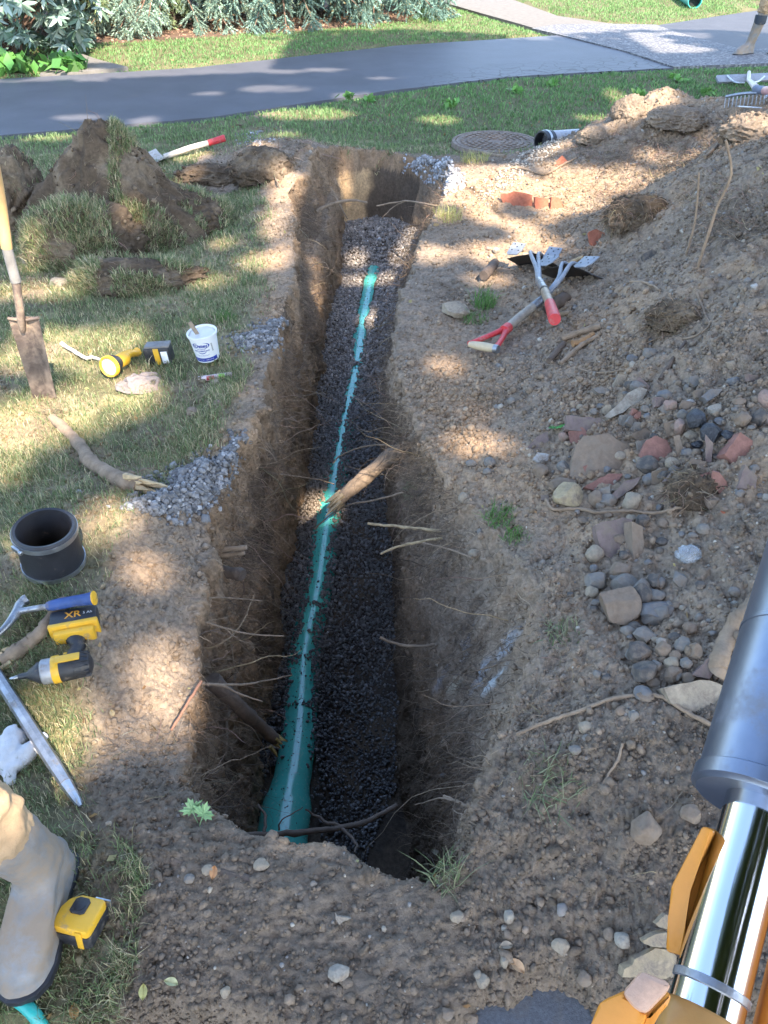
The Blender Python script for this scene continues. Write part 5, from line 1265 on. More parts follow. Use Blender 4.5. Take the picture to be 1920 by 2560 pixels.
bm = bmesh.new(); Q = [H(1808,268)-o0+Vector((0,0,.06)), H(1850,265)-o0+Vector((0,0,.07)), H(1905,263)-o0+Vector((0,0,.07))]
tube_pts(bm, smoothpath(Q, 4), .010, 8)
part('bar', bm, M_steel_worn, t)
for q in range(11):
    f = q / 10; p = Q[0].lerp(Q[2], f); bm = bmesh.new(); tube_pts(bm, [p, p + Vector((0,-.02,-.06))], [.006,.003], 6); part('tooth', bm, M_steel_worn, t)
o0 = H(1895, 275); t = empty('square_shovel', o0, 'square shovel with blue, pink and white shaft at the right edge', 'shovel')
bm = bmesh.new(); tube_pts(bm, [H(1876,266)-o0+Vector((0,0,.10)), H(1900,271)-o0+Vector((0,0,.10))], [.022,.024], 12); part('socket', bm, pmat('blue_grey_socket', (.14,.17,.24), rough=.5), t)
bm = bmesh.new(); tube_pts(bm, [H(1900,271)-o0+Vector((0,0,.10)), H(1990,288)-o0+Vector((0,0,.12))], .024, 12); part('shaft', bm, pmat('pink_shaft', (.60,.32,.30), rough=.5, var=.35, scale=12), t)
bm = bmesh.new(); Mq = frame(H(1862,283)-o0+Vector((0,0,.035)), H(1925,296)-H(1862,283)); prism(bm, [(0,0),(.05,.05),(.32,.05),(.32,-.08),(.14,-.07)], 0, .006, b=.002, M=Mq); part('blade', bm, pmat('pale_steel_blade', (.50,.55,.60), rough=.35, metal=.6), t)
o0 = H(1925, 262); t = empty('leaf_rake', o0, 'leaf rake with pale spread tines at the right edge of the lawn', 'rake')
for q in range(8):
    bm = bmesh.new(); tube_pts(bm, smoothpath([H(1990,275)-o0+Vector((0,0,.1)), H(1935,246+q*3.2)-o0+Vector((0,0,.10)), H(1908+q*-.4,247+q*2.6)-o0+Vector((0,0,.03))], 4), .004, 6); part('tine', bm, pmat('tine_steel', (.5,.52,.56), rough=.4, metal=.5) if q == 0 else bpy.data.materials['tine_steel'], t)

# --- manhole cover and its neighbour
c = at(1238, 356, .03); t = empty('manhole_cover', c, 'round rusty brown manhole cover with slotted pattern set in the lawn', 'manhole cover')
M_iron = pmat('rusty_iron', (.20,.150,.115), rough=.75, metal=.3, var=.3, scale=25, bump=.5, bscale=70, dust=.3, dustcol=(.30,.25,.20), dscale=8)
bm = bmesh.new(); lathe(bm, [(.001,.008),(.27,.008),(.285,.012),(.295,.012),(.298,0),(.298,-.02)], 56); part('lid', bm, M_iron, t)
bm = bmesh.new(); lathe(bm, [(.302,.0),(.302,.013),(.325,.011),(.335,-.02)], 56); part('frame_ring', bm, M_iron, t)
lug = bmesh.new()
for rr_q, nq in ((.07,8),(.115,14),(.16,20),(.205,26),(.25,32)):
    for q in range(nq):
        a = 2*math.pi*(q + .5*(nq % 3 == 0))/nq; bev_box(lug, 0,0,0, .024, .9*math.pi*2*rr_q/nq*.72, .010, b=.002, seg=1, M=Matrix.Rotation(a,4,'Z') @ Matrix.Translation((rr_q,0,.012)))
part('raised_lugs', lug, M_iron, t)
c = at(1352, 352, .10); ax = Vector((.75,.62,-.10)); Mk = frame(c, ax)
t = empty('drain_pipe', label='black pipe end with steel clamp sticking out of the spoil beside the manhole', cat='pipe', M=Mk)
bm = bmesh.new(); lathe(bm, [(.056,0),(.066,.001),(.068,.05),(.068,.10),(.060,.10),(.056,.08)], 32, 'X', closed=True); part('rubber_end', bm, M_rubber, t)
bm = bmesh.new(); lathe(bm, [(.0685,.035),(.071,.036),(.071,.055),(.0685,.056)], 32, 'X', closed=True); part('clamp_band', bm, M_steel, t)
bm = bmesh.new(); lathe(bm, [(.060,.09),(.062,.10),(.062,.42)], 32, 'X'); part('grey_pipe', bm, pmat('grey_pipe', (.38,.39,.42), rough=.45, var=.15, dust=.2), t)
bm = bmesh.new(); lathe(bm, [(.057,.09),(.001,.091)], 24, 'X'); part('shade_disc', bm, pmat('pipe_shade', (.012,.012,.012), rough=.9, bump=0), t)  # black disc stands in for the shade inside the pipe
c = at(1738, 2, .11); ax = (at(1700, -22, .11) - c); Mk = frame(c, ax)
t = empty('spare_pipe', label='length of teal plastic pipe lying on the far lawn, open end toward us', cat='pipe', M=Mk)
bm = bmesh.new(); lathe(bm, [(.100,0),(.110,0),(.110,2.4),(.100,2.4)], 40, 'X', closed=True); part('pipe_wall', bm, M_pvc_teal, t)
bm = bmesh.new(); lathe(bm, [(.0995,.10),(.001,.105)], 32, 'X'); part('shade_disc', bm, bpy.data.materials['pipe_shade'], t)  # shade in the bore given as a black disc
# ------------------------------------------------------------------ rocks, shards and chunks
def ico_np(sub):
    bm = bmesh.new(); bmesh.ops.create_icosphere(bm, subdivisions=sub, radius=1.0); bm.verts.ensure_lookup_table()
    v = np.array([x.co[:] for x in bm.verts]); f = np.array([[q.index for q in p.verts] for p in bm.faces]); bm.free(); return v, f
ICO3 = ico_np(4); ICO2 = ico_np(3)
STC = dict(wood=(.36,.28,.18), grey=(.20,.185,.165), tan=(.32,.265,.195), brown=(.22,.165,.12), dark=(.10,.092,.085), pink=(.33,.225,.18), cream=(.33,.295,.24), black=(.035,.037,.042), yellow=(.36,.29,.18), terra=(.36,.13,.08), purple=(.20,.15,.135), bluegrey=(.165,.165,.165), white=(.40,.39,.37), redst=(.27,.14,.11))
_rm = {}
def rmat(c):
    if c not in _rm:
        if c == 'black': _rm[c] = pmat('tar_chunk', STC[c], rough=.5, var=.5, scale=160, bump=1.0, bscale=140, bdist=.004, dust=.12, dustcol=(.25,.25,.25), dscale=120)
        else: _rm[c] = pmat('stone_' + c, STC[c], rough=.85, var=.25, scale=45, bump=.6, bscale=110, spec=.12, dust=(.06 if c in ('terra','redst','black') else .5), dustcol=(.21,.168,.13), dscale=30)
    return _rm[c]
def rock(label, px, py, w, h, col='grey', ang=.3, seed=0, sink=.24, cat='stone', name='stone', zs=.9, rotz=None, group=None, cuts=7, sub=4):
    IC = ICO3 if sub == 4 else ICO2
    rr = np.random.default_rng(seed + int(px * 13 + py * 7)); p, nn = hit(px, py + h * .15); m = pxm(p)
    v = IC[0].copy()
    v *= (1 + .26 * fbm(v[:,0], v[:,1], v[:,2] + seed * 3.1 + px, 1.3, 2, 5))[:, None]
    for _ in range(cuts):
        d = rr.normal(size=3); d /= np.linalg.norm(d); lim = rr.uniform(.50, .85) + (1 - ang) * .22
        s_ = v @ d; over = np.clip(s_ - lim, 0, None); v -= over[:, None] * d * (.75 + .25 * min(1, ang * 1.6))
    v *= (1 + .05 * fbm(v[:,0], v[:,1], v[:,2] + px, 5, 3, 7))[:, None]
    v /= np.abs(v).max(0)
    a = rr.uniform(0, math.pi) if rotz is None else R(rotz)
    ca, sa = math.cos(a), math.sin(a)
    sx, sy, sz = w * m / 2, (w + h) * .25 * m * 1.05, h * m / 2 * zs * 1.1
    v = v * [sx, sy, sz]
    if rotz is not None: v = v @ np.array([[ca, sa, 0], [-sa, ca, 0], [0, 0, 1]])
    o = mesh_np(name, v, IC[1], rmat(col), smooth=True)
    o.location = p + Vector((0, 0, sz * (1 - 2 * sink)))
    if ang > .35:
        try: o.data.set_sharp_from_angle(angle=R(28))
        except Exception: pass
    return tag(o, label, cat, group)
def slab(label, poly, th=.014, col='purple', n=(0,-.55,.8), lift=.02, curve=0.0, cat='shard', name='pipe_shard', seed=0, pivot=None, group=None):
    cxp = sum(p[0] for p in poly) / len(poly); cyp = sum(p[1] for p in poly) / len(poly)
    c = H(cxp, cyp) + Vector((0, 0, lift)); N = Vector(n).normalized()
    pts = []
    for px_, py_ in poly:
        d = ray(px_, py_); o = Vector((0,0,CAM_H)); s_ = (c - o).dot(N) / d.dot(N); pts.append(o + d * s_)
    # refine + jagged rim
    rr = random.Random(seed + int(cxp)); M = frame(c, Vector((1, 0, 0)) - N * N.x, up=N); Mi = M.inverted(); q2 = [Mi @ p for p in pts]; ref = []
    sz_ = max((a - b).length for a in q2 for b in q2)
    for i in range(len(q2)):
        a, b = q2[i], q2[(i+1) % len(q2)]; k_ = max(1, int((b - a).length / (sz_ * .12)))
        for j in range(k_): ref.append(a.lerp(b, j / k_) + (Vector((rr.gauss(0,1), rr.gauss(0,1), 0)) * sz_ * .010 if j else Vector()))
    bm = bmesh.new(); f = bm.faces.new([bm.verts.new((p.x, p.y, 0)) for p in ref])
    if f.normal.z < 0: f.normal_flip()
    bmesh.ops.triangulate(bm, faces=[f])
    for _ in range(2): bmesh.ops.subdivide_edges(bm, edges=[e for e in bm.edges if e.calc_length() > sz_ * .12], cuts=1, use_grid_fill=True)
    bmesh.ops.triangulate(bm, faces=bm.faces)
    r_ = bmesh.ops.extrude_face_region(bm, geom=list(bm.faces))
    up_ = [v for v in r_['geom'] if isinstance(v, bmesh.types.BMVert)]
    for v in up_: v.co.z -= th * 1.7 * (1 + .15 * math.sin(v.co.x * 60))
    for v in bm.verts: v.co.z += -curve * ((v.co.x / sz_) ** 2) * sz_ + .0012 * math.sin(v.co.x * 90 + seed) * math.cos(v.co.y * 80)
    me = bpy.data.meshes.new(name); bmesh.ops.recalc_face_normals(bm, faces=bm.faces); bm.to_mesh(me); bm.free(); me.materials.append(rmat(col))
    me.polygons.foreach_set('use_smooth', [True] * len(me.polygons)); me.set_sharp_from_angle(angle=R(35))
    o = bpy.data.objects.new(name, me); C.objects.link(o); o.matrix_world = M
    return tag(o, label, cat, group)
def c3(*l): return [(1200 + .434 * a, 900 + .434 * b) for a, b in l]
def c6(*l): return [(1220 + .5244 * a, 1400 + .5244 * b) for a, b in l]
SL = slab
SL('long pale grey slab with white flecks pointing up right, topmost of the debris', c3((715,325),(800,250),(850,190),(920,155),(965,170),(940,225),(830,300),(745,335)), .022, 'cream', lift=.03, cat='stone', name='stone_slab')
SL('dusky purple tile shard beside the green leaf', c3((495,320),(690,335),(740,365),(660,395),(600,412),(487,400)), .014, 'purple')
SL('pointed brown shard left of the green leaf', c3((240,545),(330,440),(390,410),(400,480),(360,510),(290,535)), .012, 'purple', lift=.01)
SL('big soil caked curved pipe shard in the middle of the debris', c3((530,650),(560,480),(600,430),(740,420),(860,480),(850,540),(800,640),(700,680),(590,715)), .02, 'brown', curve=.55, lift=.05)
SL('rounded red stone slab right of the soil caked shard', c3((935,520),(960,460),(1010,435),(1080,460),(1130,560),(1090,640),(990,635),(940,590)), .03, 'redst', curve=.4, lift=.035, cat='stone', name='stone_slab')
SL('reddish triangular shard below the big soil caked shard', c3((600,730),(740,655),(825,655),(760,740),(670,755)), .014, 'redst', lift=.02)
SL('narrow purple grey shard slanting up right over the oval cobble', c3((735,800),(830,700),(925,670),(900,720),(790,800),(760,825)), .02, 'purple', lift=.03)
SL('large flat purple grey slab with soil on it, below the trailing root', c3((665,950),(820,905),(875,920),(885,1000),(890,1190),(840,1225),(700,1110),(670,1000)), .02, 'purple', lift=.02, n=(0,-.6,.8))
SL('upright brown slab edge on the right of the large purple slab', c3((875,930),(938,960),(948,1225),(888,1228)), .03, 'brown', lift=.03, n=(.2,-.7,.7))
SL('purple slab tip under the crooked root near the steel cylinder', c3((1225,1815),(1345,1690),(1400,1720),(1320,1840)), .016, 'purple', lift=.02)
SL('thin upright grey brown shard right of the red stone', c3((1115,440),(1150,430),(1175,520),(1190,610),(1160,610),(1130,530)), .014, 'brown', lift=.04, n=(-.3,-.8,.5))
SL('tall narrow upright shard between the black chunks and the leaning shards', c3((1300,430),(1345,480),(1335,560),(1330,650),(1300,640)), .012, 'purple', lift=.06, n=(-.3,-.8,.4))
SL('reddish upright shard leaning right, longest of the leaning shards', c3((1340,640),(1380,650),(1420,700),(1455,885),(1390,790),(1330,690)), .014, 'redst', lift=.05, n=(-.3,-.8,.4))
SL('grey upright shard with white top edge beside the dark soil hollow', c3((1245,690),(1300,670),(1350,760),(1345,840),(1310,780)), .014, 'purple', lift=.05, n=(-.3,-.8,.4))
SL('square brown slab standing at the right of the leaning shards', c3((1410,540),(1500,415),(1605,490),(1480,620)), .03, 'redst', lift=.03, n=(.1,-.7,.7))
SL('dark purple shard under the square brown slab', c3((1480,740),(1530,600),(1600,680),(1590,740)), .016, 'purple', lift=.03, n=(0,-.7,.7))
SL('flat grey green slab above the black chunks', c3((1275,210),(1330,165),(1400,170),(1375,200),(1310,240)), .014, 'bluegrey', lift=.02, cat='stone', name='stone_slab')
SL('small tan slab standing up above the long pale slab', c3((760,180),(800,80),(850,90),(820,185)), .016, 'tan', lift=.03, n=(0,-.8,.6), cat='stone', name='stone_slab')
SL('small grey flat stone left of the tan slab', c3((650,165),(700,150),(760,175),(740,195),(680,190)), .012, 'grey', cat='stone', name='stone_slab')
SL('small whitish shard with dirt at the left edge of the debris', c3((305,570),(330,530),(400,545),(390,580),(330,590)), .010, 'white', lift=.012)
SL('curved terracotta pipe shard, the biggest, sunlit on the far heap', [(1252,483),(1285,478),(1330,487),(1336,530),(1300,533),(1270,530),(1258,508)], .02, 'terra', n=(-.1,-.95,.35), lift=.11, curve=.35)
SL('terracotta pipe shard with broken lip right of the biggest one', [(1338,492),(1372,497),(1370,520),(1350,535),(1338,530)], .018, 'terra', n=(.1,-.95,.35), lift=.11, curve=.3)
SL('small upright terracotta shard, rightmost of the sunlit three', [(1380,492),(1402,497),(1408,520),(1398,540),(1376,535)], .018, 'terra', n=(.1,-.9,.4), lift=.10, curve=.3)
SL('dark terracotta shard near the crest above the sunlit shards', [(1385,410),(1405,388),(1424,408),(1424,422),(1388,420)], .018, 'terra', n=(0,-.8,.5), lift=.05)
SL('brown orange shard standing in the sunlit soil', [(1472,580),(1490,572),(1512,582),(1512,620),(1485,640),(1478,610)], .018, 'terra', n=(0,-.8,.55), lift=.04)
SL('dark grey slate piece where sun meets shade on the heap', [(1607,636),(1630,622),(1642,628),(1640,645),(1612,655)], .02, 'dark', n=(0,-.7,.7), lift=.04, cat='stone', name='stone_slab')
SL('weathered bark plank by the long bowed root', c6((840,610),(960,585),(1060,575),(1140,610),(1135,720),(1090,790),(950,720),(870,680)), .03, 'tan', lift=.03, cat='wood piece', name='bark_plank')
SL('wide pale splintered wood slab behind the orange bracket', c6((640,1990),(650,1950),(690,1930),(700,1905),(750,1880),(800,1850),(870,1860),(900,1890),(895,1990),(800,2000),(700,1990)), .02, 'wood', lift=.02, cat='wood piece', name='wood_splinter')
SL('small pale wood splinter above the wide one', c6((740,1815),(800,1785),(850,1775),(850,1850),(790,1845),(745,1830)), .014, 'wood', lift=.03, cat='wood piece', name='wood_splinter')
SL('pointed pale wood splinter, topmost of the three by the bracket', c6((800,1735),(850,1690),(862,1700),(858,1760),(815,1750)), .012, 'wood', lift=.04, cat='wood piece', name='wood_splinter')
SL('white flaked stone chip in the near soil', [(838,2282),(842,2290),(878,2296),(862,2302),(848,2312),(840,2300)], .006, 'cream', cat='stone', name='stone_chip')
RK = [ # crop-3 coordinates
 ('yellowish angular rock below the big soil caked shard',510,790,190,140,'yellow',.6),('brown block behind the yellowish rock',465,712,170,75,'brown',.8),('small brown lump right of the yellowish rock',660,812,85,110,'brown',.5),
 ('smooth oval cobble standing above the trailing root',868,825,105,130,'tan',.1),('round tan cobble left of the large purple slab',655,1122,110,95,'tan',.15),('large cubic brown block, biggest stone of the pile',775,1440,255,225,'brown',.95),
 ('round grey cobble right of the cubic block',1010,1365,112,82,'grey',.15),('round grey boulder below the round cobble',1022,1465,125,115,'grey',.2),('small mottled stone left of the cubic block',640,1337,82,72,'tan',.3),
 ('dark grey rock with sunlit neighbour',905,1690,150,135,'dark',.6),('darkest angular rock at the foot of the pile',935,1800,170,125,'dark',.7),('flat grey rock with a sunny edge',945,1592,160,80,'grey',.5),
 ('brown stone right of the sunlit flat rock',1050,1668,95,92,'brown',.5),('pale egg shaped cobble',1100,1755,92,100,'tan',.05),('small egg shaped cobble right of the pale one',1182,1748,78,66,'grey',.05),
 ('angular grey stone above the egg cobbles',1160,1645,92,82,'grey',.5),('dark brown upright stone near the crooked root',1232,1680,88,105,'brown',.5),('brown stone over the egg cobbles, upper right',1202,1545,82,66,'brown',.3),
 ('big dark flat stone wedged right of the cubic block',925,1360,150,190,'dark',.5),('dark flat stone topmost of the cobble pile',1005,1275,110,95,'dark',.5),('small grey stone by the round boulder',1088,1412,52,46,'grey',.3),('grey stone at the foot right of the darkest rock',1122,1820,85,70,'grey',.4),
 ('brown grey stone beside the purple tip',1190,1832,80,78,'brown',.4),('dull stone between the dark rocks',1012,1760,78,66,'grey',.3),('lone grey pebble stone on the slope right',1460,1335,78,48,'grey',.2),('small pale stone on the slope',1380,1420,36,30,'cream',.4),
 ('largest black asphalt chunk with shiny flecks',1235,358,140,128,'black',.7),('black asphalt chunk in the centre of the group',1330,425,140,110,'black',.7),('small black asphalt piece right of the centre chunk',1430,440,100,60,'black',.7),
 ('lowest black asphalt crumb',1245,490,75,50,'black',.7),('dark asphalt lump at the far right',1595,340,105,120,'dark',.6),('blue grey stone behind the black chunks',1380,362,75,55,'bluegrey',.5),
 ('cream rock resting on the black chunks',1350,292,112,62,'cream',.6),('pinkish white stone above the upright shard',1095,265,82,68,'pink',.4),('small white grey stone by the pinkish one',1207,246,50,40,'white',.4),
 ('brown stone above the right asphalt lump',1490,240,78,48,'brown',.4),('big rusty pink stone at the right edge',1640,235,100,110,'pink',.3),('lower rusty pink stone at the right edge',1655,350,60,90,'pink',.3),('round brown stone between the asphalt lumps',1503,350,100,98,'brown',.3),
 ('tan stone left of the centre asphalt chunk',1215,432,95,50,'tan',.4),('pink brown stone left of the largest black chunk',1140,390,70,110,'pink',.4),('pinkish grey stone below the purple shard',480,442,80,58,'pink',.4),('soil caked lump left of the brown block',345,645,95,90,'brown',.3),
 ('grey stone at the sunlit patch edge',55,597,68,55,'grey',.2),('lower grey stone at the sunlit patch edge',42,640,50,34,'grey',.2),('small grey cube shaped stone',180,240,52,44,'grey',.5),('light tan stone high on the slope',875,45,45,50,'tan',.5),
 ('tan grey stone on the upper right slope',1190,162,44,44,'grey',.2),('pale stone at right above the soil streak',1640,800,50,55,'cream',.4),('grey rock corner at the right',1490,768,60,50,'bluegrey',.4),('bluish wet stone near the large slab',655,1205,48,60,'bluegrey',.2),
 ('bluish flat stone right of the slab foot',965,1167,52,34,'bluegrey',.2),('dark stone behind the slab top',930,930,90,80,'dark',.5),('grey stone in the dug hollow below the leaning shards',1225,1012,60,36,'grey',.2),('dark grey stone on the slope by the cobbles',1265,1298,60,44,'dark',.3),
 ('small orange brick crumb',1398,875,30,22,'terra',.5),('brown lump under the trailing root',590,925,70,40,'brown',.3),('round lump left of the cubic block',490,1420,70,60,'brown',.2),('flat stone left of the cubic block corner',665,1398,60,34,'grey',.4)]
for q, (lb, x, y, w, h, c_, a_) in enumerate(RK):
    rock(lb + ' in the rubble' if len(lb.split()) < 5 else lb, 1200 + .434 * x, 900 + .434 * y, w * .434, h * .434, c_, a_, seed=q, cuts=int(8 + a_ * 8))
RK2 = [('smooth tan stone on the near soil bank below the pipe',653,2162,44,26,'tan',.2),('pale cream block lying on the near soil',849,2428,58,33,'cream',.45),('pale upright stone at the near right',1271,2291,27,40,'cream',.2),('small pale stone under the upright one',1260,2320,18,15,'cream',.2),
 ('brown stone half buried in the near bank',1142,2291,36,26,'tan',.2),('round tan stone near the asphalt edge',1207,2451,36,32,'tan',.3),('narrow pale stone by the dead leaf',1260,2405,20,36,'tan',.3),('little tan stone left of the asphalt edge',1195,2436,24,20,'tan',.3),
 ('dull brown stone in the nearest soil',1117,2533,36,28,'brown',.4),('dull stone at the edge of the near asphalt',1180,2545,30,26,'brown',.4),('large half buried rock on the near right mound',1608,2069,72,74,'brown',.4),('dark rock by the lower end of the steel sleeve',1726,2034,56,44,'brown',.4),
 ('round pale stone on the dirt left of the splinters',1553,2349,40,42,'cream',.1),('brown stone beside the round pale stone',1521,2333,28,32,'brown',.3),('yellowish lump in the near right soil',1401,2365,50,38,'tan',.6),('grey stone on the near right mound',1466,1846,30,17,'grey',.3),
 ('grey flat stone with a straw across it',1438,1875,34,18,'grey',.3),('pale angular stone above the mound',1582,1788,30,24,'grey',.5),('brown stone at the asphalt corner',1459,2443,36,36,'brown',.4),('white chip on the bare soil left of the pit',270,1268,14,9,'white',.3),
 ('round white pebble at the left rim',453,1312,12,10,'white',.1),('white grey stone near the curved root log',198,1230,15,12,'white',.4),('tan pebble on the sunny far left bank',597,666,20,14,'tan',.2),('sandy clod on the left dirt strip',156,707,62,26,'tan',.5),
 ('brown clod by the left rim',484,1033,36,30,'brown',.4),('second brown clod by the left rim',545,1012,26,24,'brown',.4),('sandy stone in front of the tub',540,958,22,20,'tan',.2),('big sandy stone in the dark hollow at far left',80,650,46,42,'tan',.5),
 ('grey tan block on the right rim by the grass tuft',1137,779,75,40,'tan',.7),('flat tan stone below the grass tuft',1212,846,42,22,'tan',.3),('white pink stone on the far berm',1220,622,16,12,'pink',.3),('round cream stone beside the pinkish one',1240,628,20,17,'cream',.1),
 ('brownish stone right of the cream one',1313,641,20,15,'tan',.4),('round grey stone on the heap above the rubble',1621,887,38,32,'grey',.1),('angular pale stone below the round grey one',1579,917,20,26,'cream',.5),('whitish stone high on the shaded heap',1885,720,20,20,'white',.3),
 ('grey stone at the right of the shaded heap',1715,972,16,20,'grey',.2),('tan cobble in the right trench wall top',1157,1246,28,28,'tan',.1),('grey cobble on the right rim',1178,1160,30,20,'grey',.1),('second grey cobble on the right rim',1222,1158,26,30,'grey',.1),
 ('lower grey cobble on the right rim',1218,1180,24,18,'grey',.1),('tan grey cobble low on the right wall',1186,1383,34,18,'tan',.1),('small grey stone on the right wall edge',1201,1331,18,20,'grey',.3),('pale stone on the soil ridge near the tub',640,960,14,10,'cream',.3),
 ('small orange pebble at the far gravel streak',1227,446,16,14,'terra',.1),('pale stone down on the dark pit floor',1108,1938,16,11,'grey',.2),('dark rock lower right of the pit pocket',1150,2292,30,20,'brown',.3),
 ('grey pebble on the near asphalt',1308,2530,20,26,'grey',.4),('pale pebble on the near left soil',565,2478,26,32,'tan',.2),('tan stone half sunk by the near bank',520,2175,32,20,'tan',.1),('pale stone near the cracked near bank',474,2196,28,20,'grey',.2)]
for q, (lb, x, y, w, h, c_, a_) in enumerate(RK2): rock(lb, x, y, w, h, c_, a_, seed=200 + q, cuts=int(8 + a_ * 8))
rs = np.random.default_rng(78)
for q in range(30):
    x_, y_ = rs.normal(1640, 150), rs.normal(1100, 110)
    if not (1330 < x_ < 1915 and 900 < y_ < 1400): continue
    s_ = rs.uniform(14, 34); a_ = rs.uniform(0, 6.3); kn_ = rs.integers(4, 6)
    SL('small broken clay pipe shard poking out of the rubble', [(x_ + s_ * math.cos(a_ + 2*math.pi*i/kn_) * rs.uniform(.5, 1.2), y_ + s_ * .8 * math.sin(a_ + 2*math.pi*i/kn_) * rs.uniform(.5, 1.1)) for i in range(kn_)], .009, ['purple','brown','redst','grey'][q % 4], n=(rs.uniform(-.5,.5), rs.uniform(-.9,-.4), rs.uniform(.3,.8)), lift=.02, seed=q, group='small shards in the rubble')
rs = np.random.default_rng(77); cnt = 0
while cnt < 120:
    x_, y_ = (rs.normal(1640, 150), rs.normal(1130, 150)) if cnt % 3 else (rs.normal(1600, 75), rs.normal(1600, 110))
    if not (1380 < x_ < 1915 and 880 < y_ < 1830) or (y_ > 1350 and x_ > 1760): continue
    s_ = 12 + rs.gamma(2.0, 7.0); c_ = ['grey','brown','tan','dark','grey','brown','bluegrey'][cnt % 7]
    rock('small dusty angular stone scattered among the rubble and cobbles right of the trench', x_, y_, s_ * rs.uniform(.9, 1.4), s_ * rs.uniform(.7, 1.0), c_, rs.uniform(.2, .8), seed=500 + cnt, cuts=10, group='small dusty stones scattered in the rubble', sub=2); cnt += 1
# shiny crumpled plastic
c = H(1718, 1396); t = None
v = ICO3[0].copy(); v *= (1 + .5 * fbm(v[:,0], v[:,1], v[:,2], 1.6, 4, 44, billow=True))[:, None]; m1 = pxm(c)
M_clear = pmat('clear_plastic', (.75,.82,.88), rough=.08, var=.05, bump=.3, bscale=60, trans=.75, spec=.8, ior=1.4)
o = mesh_np('plastic_wrap', v * [24*m1, 20*m1, 18*m1], ICO3[1], M_clear, smooth=False); o.location = c + Vector((0,0,.014)); tag(o, 'crumpled shiny clear plastic wrap on the slope of the rubble', 'plastic wrap')

# leaves
def maple(label, px, py, size, col, rot, lift=.012, tilt=(0,0), group=None):
    t = H(px, py, lift); pts = []
    lob = [(0,1.0,.0),(.0,0,0)]
    prof = [(0,-.35),(.10,-.10),(.42,-.22),(.36,-.05),(.80,.06),(.60,.20),(.95,.48),(.55,.42),(.50,.56),(.26,.44),(.32,.80),(.14,.74),(0,1.05)]
    out = prof + [(-x, y) for x, y in prof[-2:0:-1]]
    bm = bmesh.new(); cc = bm.verts.new((0, .12, .0)); vs__ = [bm.verts.new((x * size, y * size, size * (.18 * (x*x) + .08 * math.sin(7*x+3*y)))) for x, y in out]
    cc.co = Vector((0, .15 * size, -.03 * size))
    for i in range(len(vs__)): bm.faces.new((cc, vs__[i], vs__[(i+1) % len(vs__)]))
    e = bmesh.new(); 
    m = pmat('leaf_' + label.split()[0] + str(int(px)), col, rough=.5, var=.2, scale=60, bump=.2)
    rt = empty('maple_leaf', t, label, 'leaf', group); rt.rotation_euler = (R(tilt[0]), R(tilt[1]), R(rot))
    obj_bm('leaf_blade', bm, m, rt, smooth=False)
    bm = bmesh.new(); tube_pts(bm, [(0,.1*size,0),(0,-.5*size,.05*size),(.06*size,-.95*size,.02*size)], .0009, 5); obj_bm('leaf_stalk', bm, m, rt); e.free(); return rt
maple('bright green maple leaf on the rubble by the purple shard', 1385, 1072, .036, (.06,.25,.04), 200, tilt=(25,0))
maple('pale green maple leaf at the near left rim, left one of the pair', 470, 2046, .028, (.20,.33,.14), 30, .02, tilt=(40,0))
maple('pale green maple leaf at the near left rim, right one of the pair', 505, 2048, .030, (.22,.36,.15), -25, .02, tilt=(45,0))
def dead_leaf(label, px, py, size, col, rot, lift=.006):
    bm = bmesh.new(); g = []
    for i in range(9):
        f = i/8; wd = math.sin(math.pi * min(1, f*1.02)) ** .7 * .38 * size; g.append([bm.verts.new((wd*s_, (f-.5)*size*1.3, abs(s_)*.22*size + .10*size*math.sin(f*4))) for s_ in (-1,-.5,0,.5,1)])
    for i in range(8):
        for j in range(4): bm.faces.new((g[i][j], g[i][j+1], g[i+1][j+1], g[i+1][j]))
    bmesh.ops.remove_doubles(bm, verts=bm.verts, dist=1e-5)
    o = obj_bm('dead_leaf', bm, pmat('dead_leaf_%d' % px, col, rough=.6, var=.3, scale=50, bump=.1), smooth=True)
    o.location = H(px, py, lift); o.rotation_euler = (R(12), R(8), R(rot)); return tag(o, label, 'leaf')
for a_ in [('orange tan fallen leaf at the near left asphalt edge',184,2530,.022,(.45,.26,.10),20),('yellow fallen leaf in the near left grass',362,2484,.020,(.42,.38,.14),10),('pale yellow green fallen leaf on the near left soil',430,2456,.020,(.44,.42,.22),80),('orange leaf curled on the near bank beside the tan stone',537,2188,.020,(.48,.24,.10),0),
    ('tan curled leaf by the asphalt corner at the near right',1292,2417,.026,(.48,.30,.16),50),('brown leaf at the foot of the near right soil',1262,2372,.020,(.30,.24,.17),100),('dry leaf down in the dark pocket of the pit',1092,2136,.022,(.33,.27,.20),60),('small dry leaf left of the boot tip in the grass',285,1785,.016,(.35,.28,.16),30),
    ('pale green leaf on the far driveway',716,222,.05,(.35,.42,.28),80),('brown leaf on the driveway edge left',600,318,.05,(.12,.08,.05),70),('dark leaf on the aggregate apron edge',1812,104,.06,(.16,.10,.05),60),('brown leaf on the lawn verge beyond the driveway',430,155,.06,(.28,.18,.09),40)]: dead_leaf(*a_)

lw = inview * notroad * (YY > .45) * (YY < 9) * (.25 + gm) * (~wallz) * ~((zone == 2)[None, :] & (k > .05))
p, nn, i, j = scatter(700, lw * fall)
tag(leaf_quads('leaf_litter', p + nn * .006, rng.uniform(.006, .020, len(p)) * np.clip(p[:,1] / 3, .8, 1.6), None, np.array([(.36,.24,.11),(.26,.15,.07),(.42,.36,.16),(.20,.13,.08)])[rng.integers(0,4,len(p))] * rng.uniform(.7,1.2,(len(p),1)), M_leaf), kind='stuff', label='bits of dry brown and yellow leaf scattered over the lawn and soil')

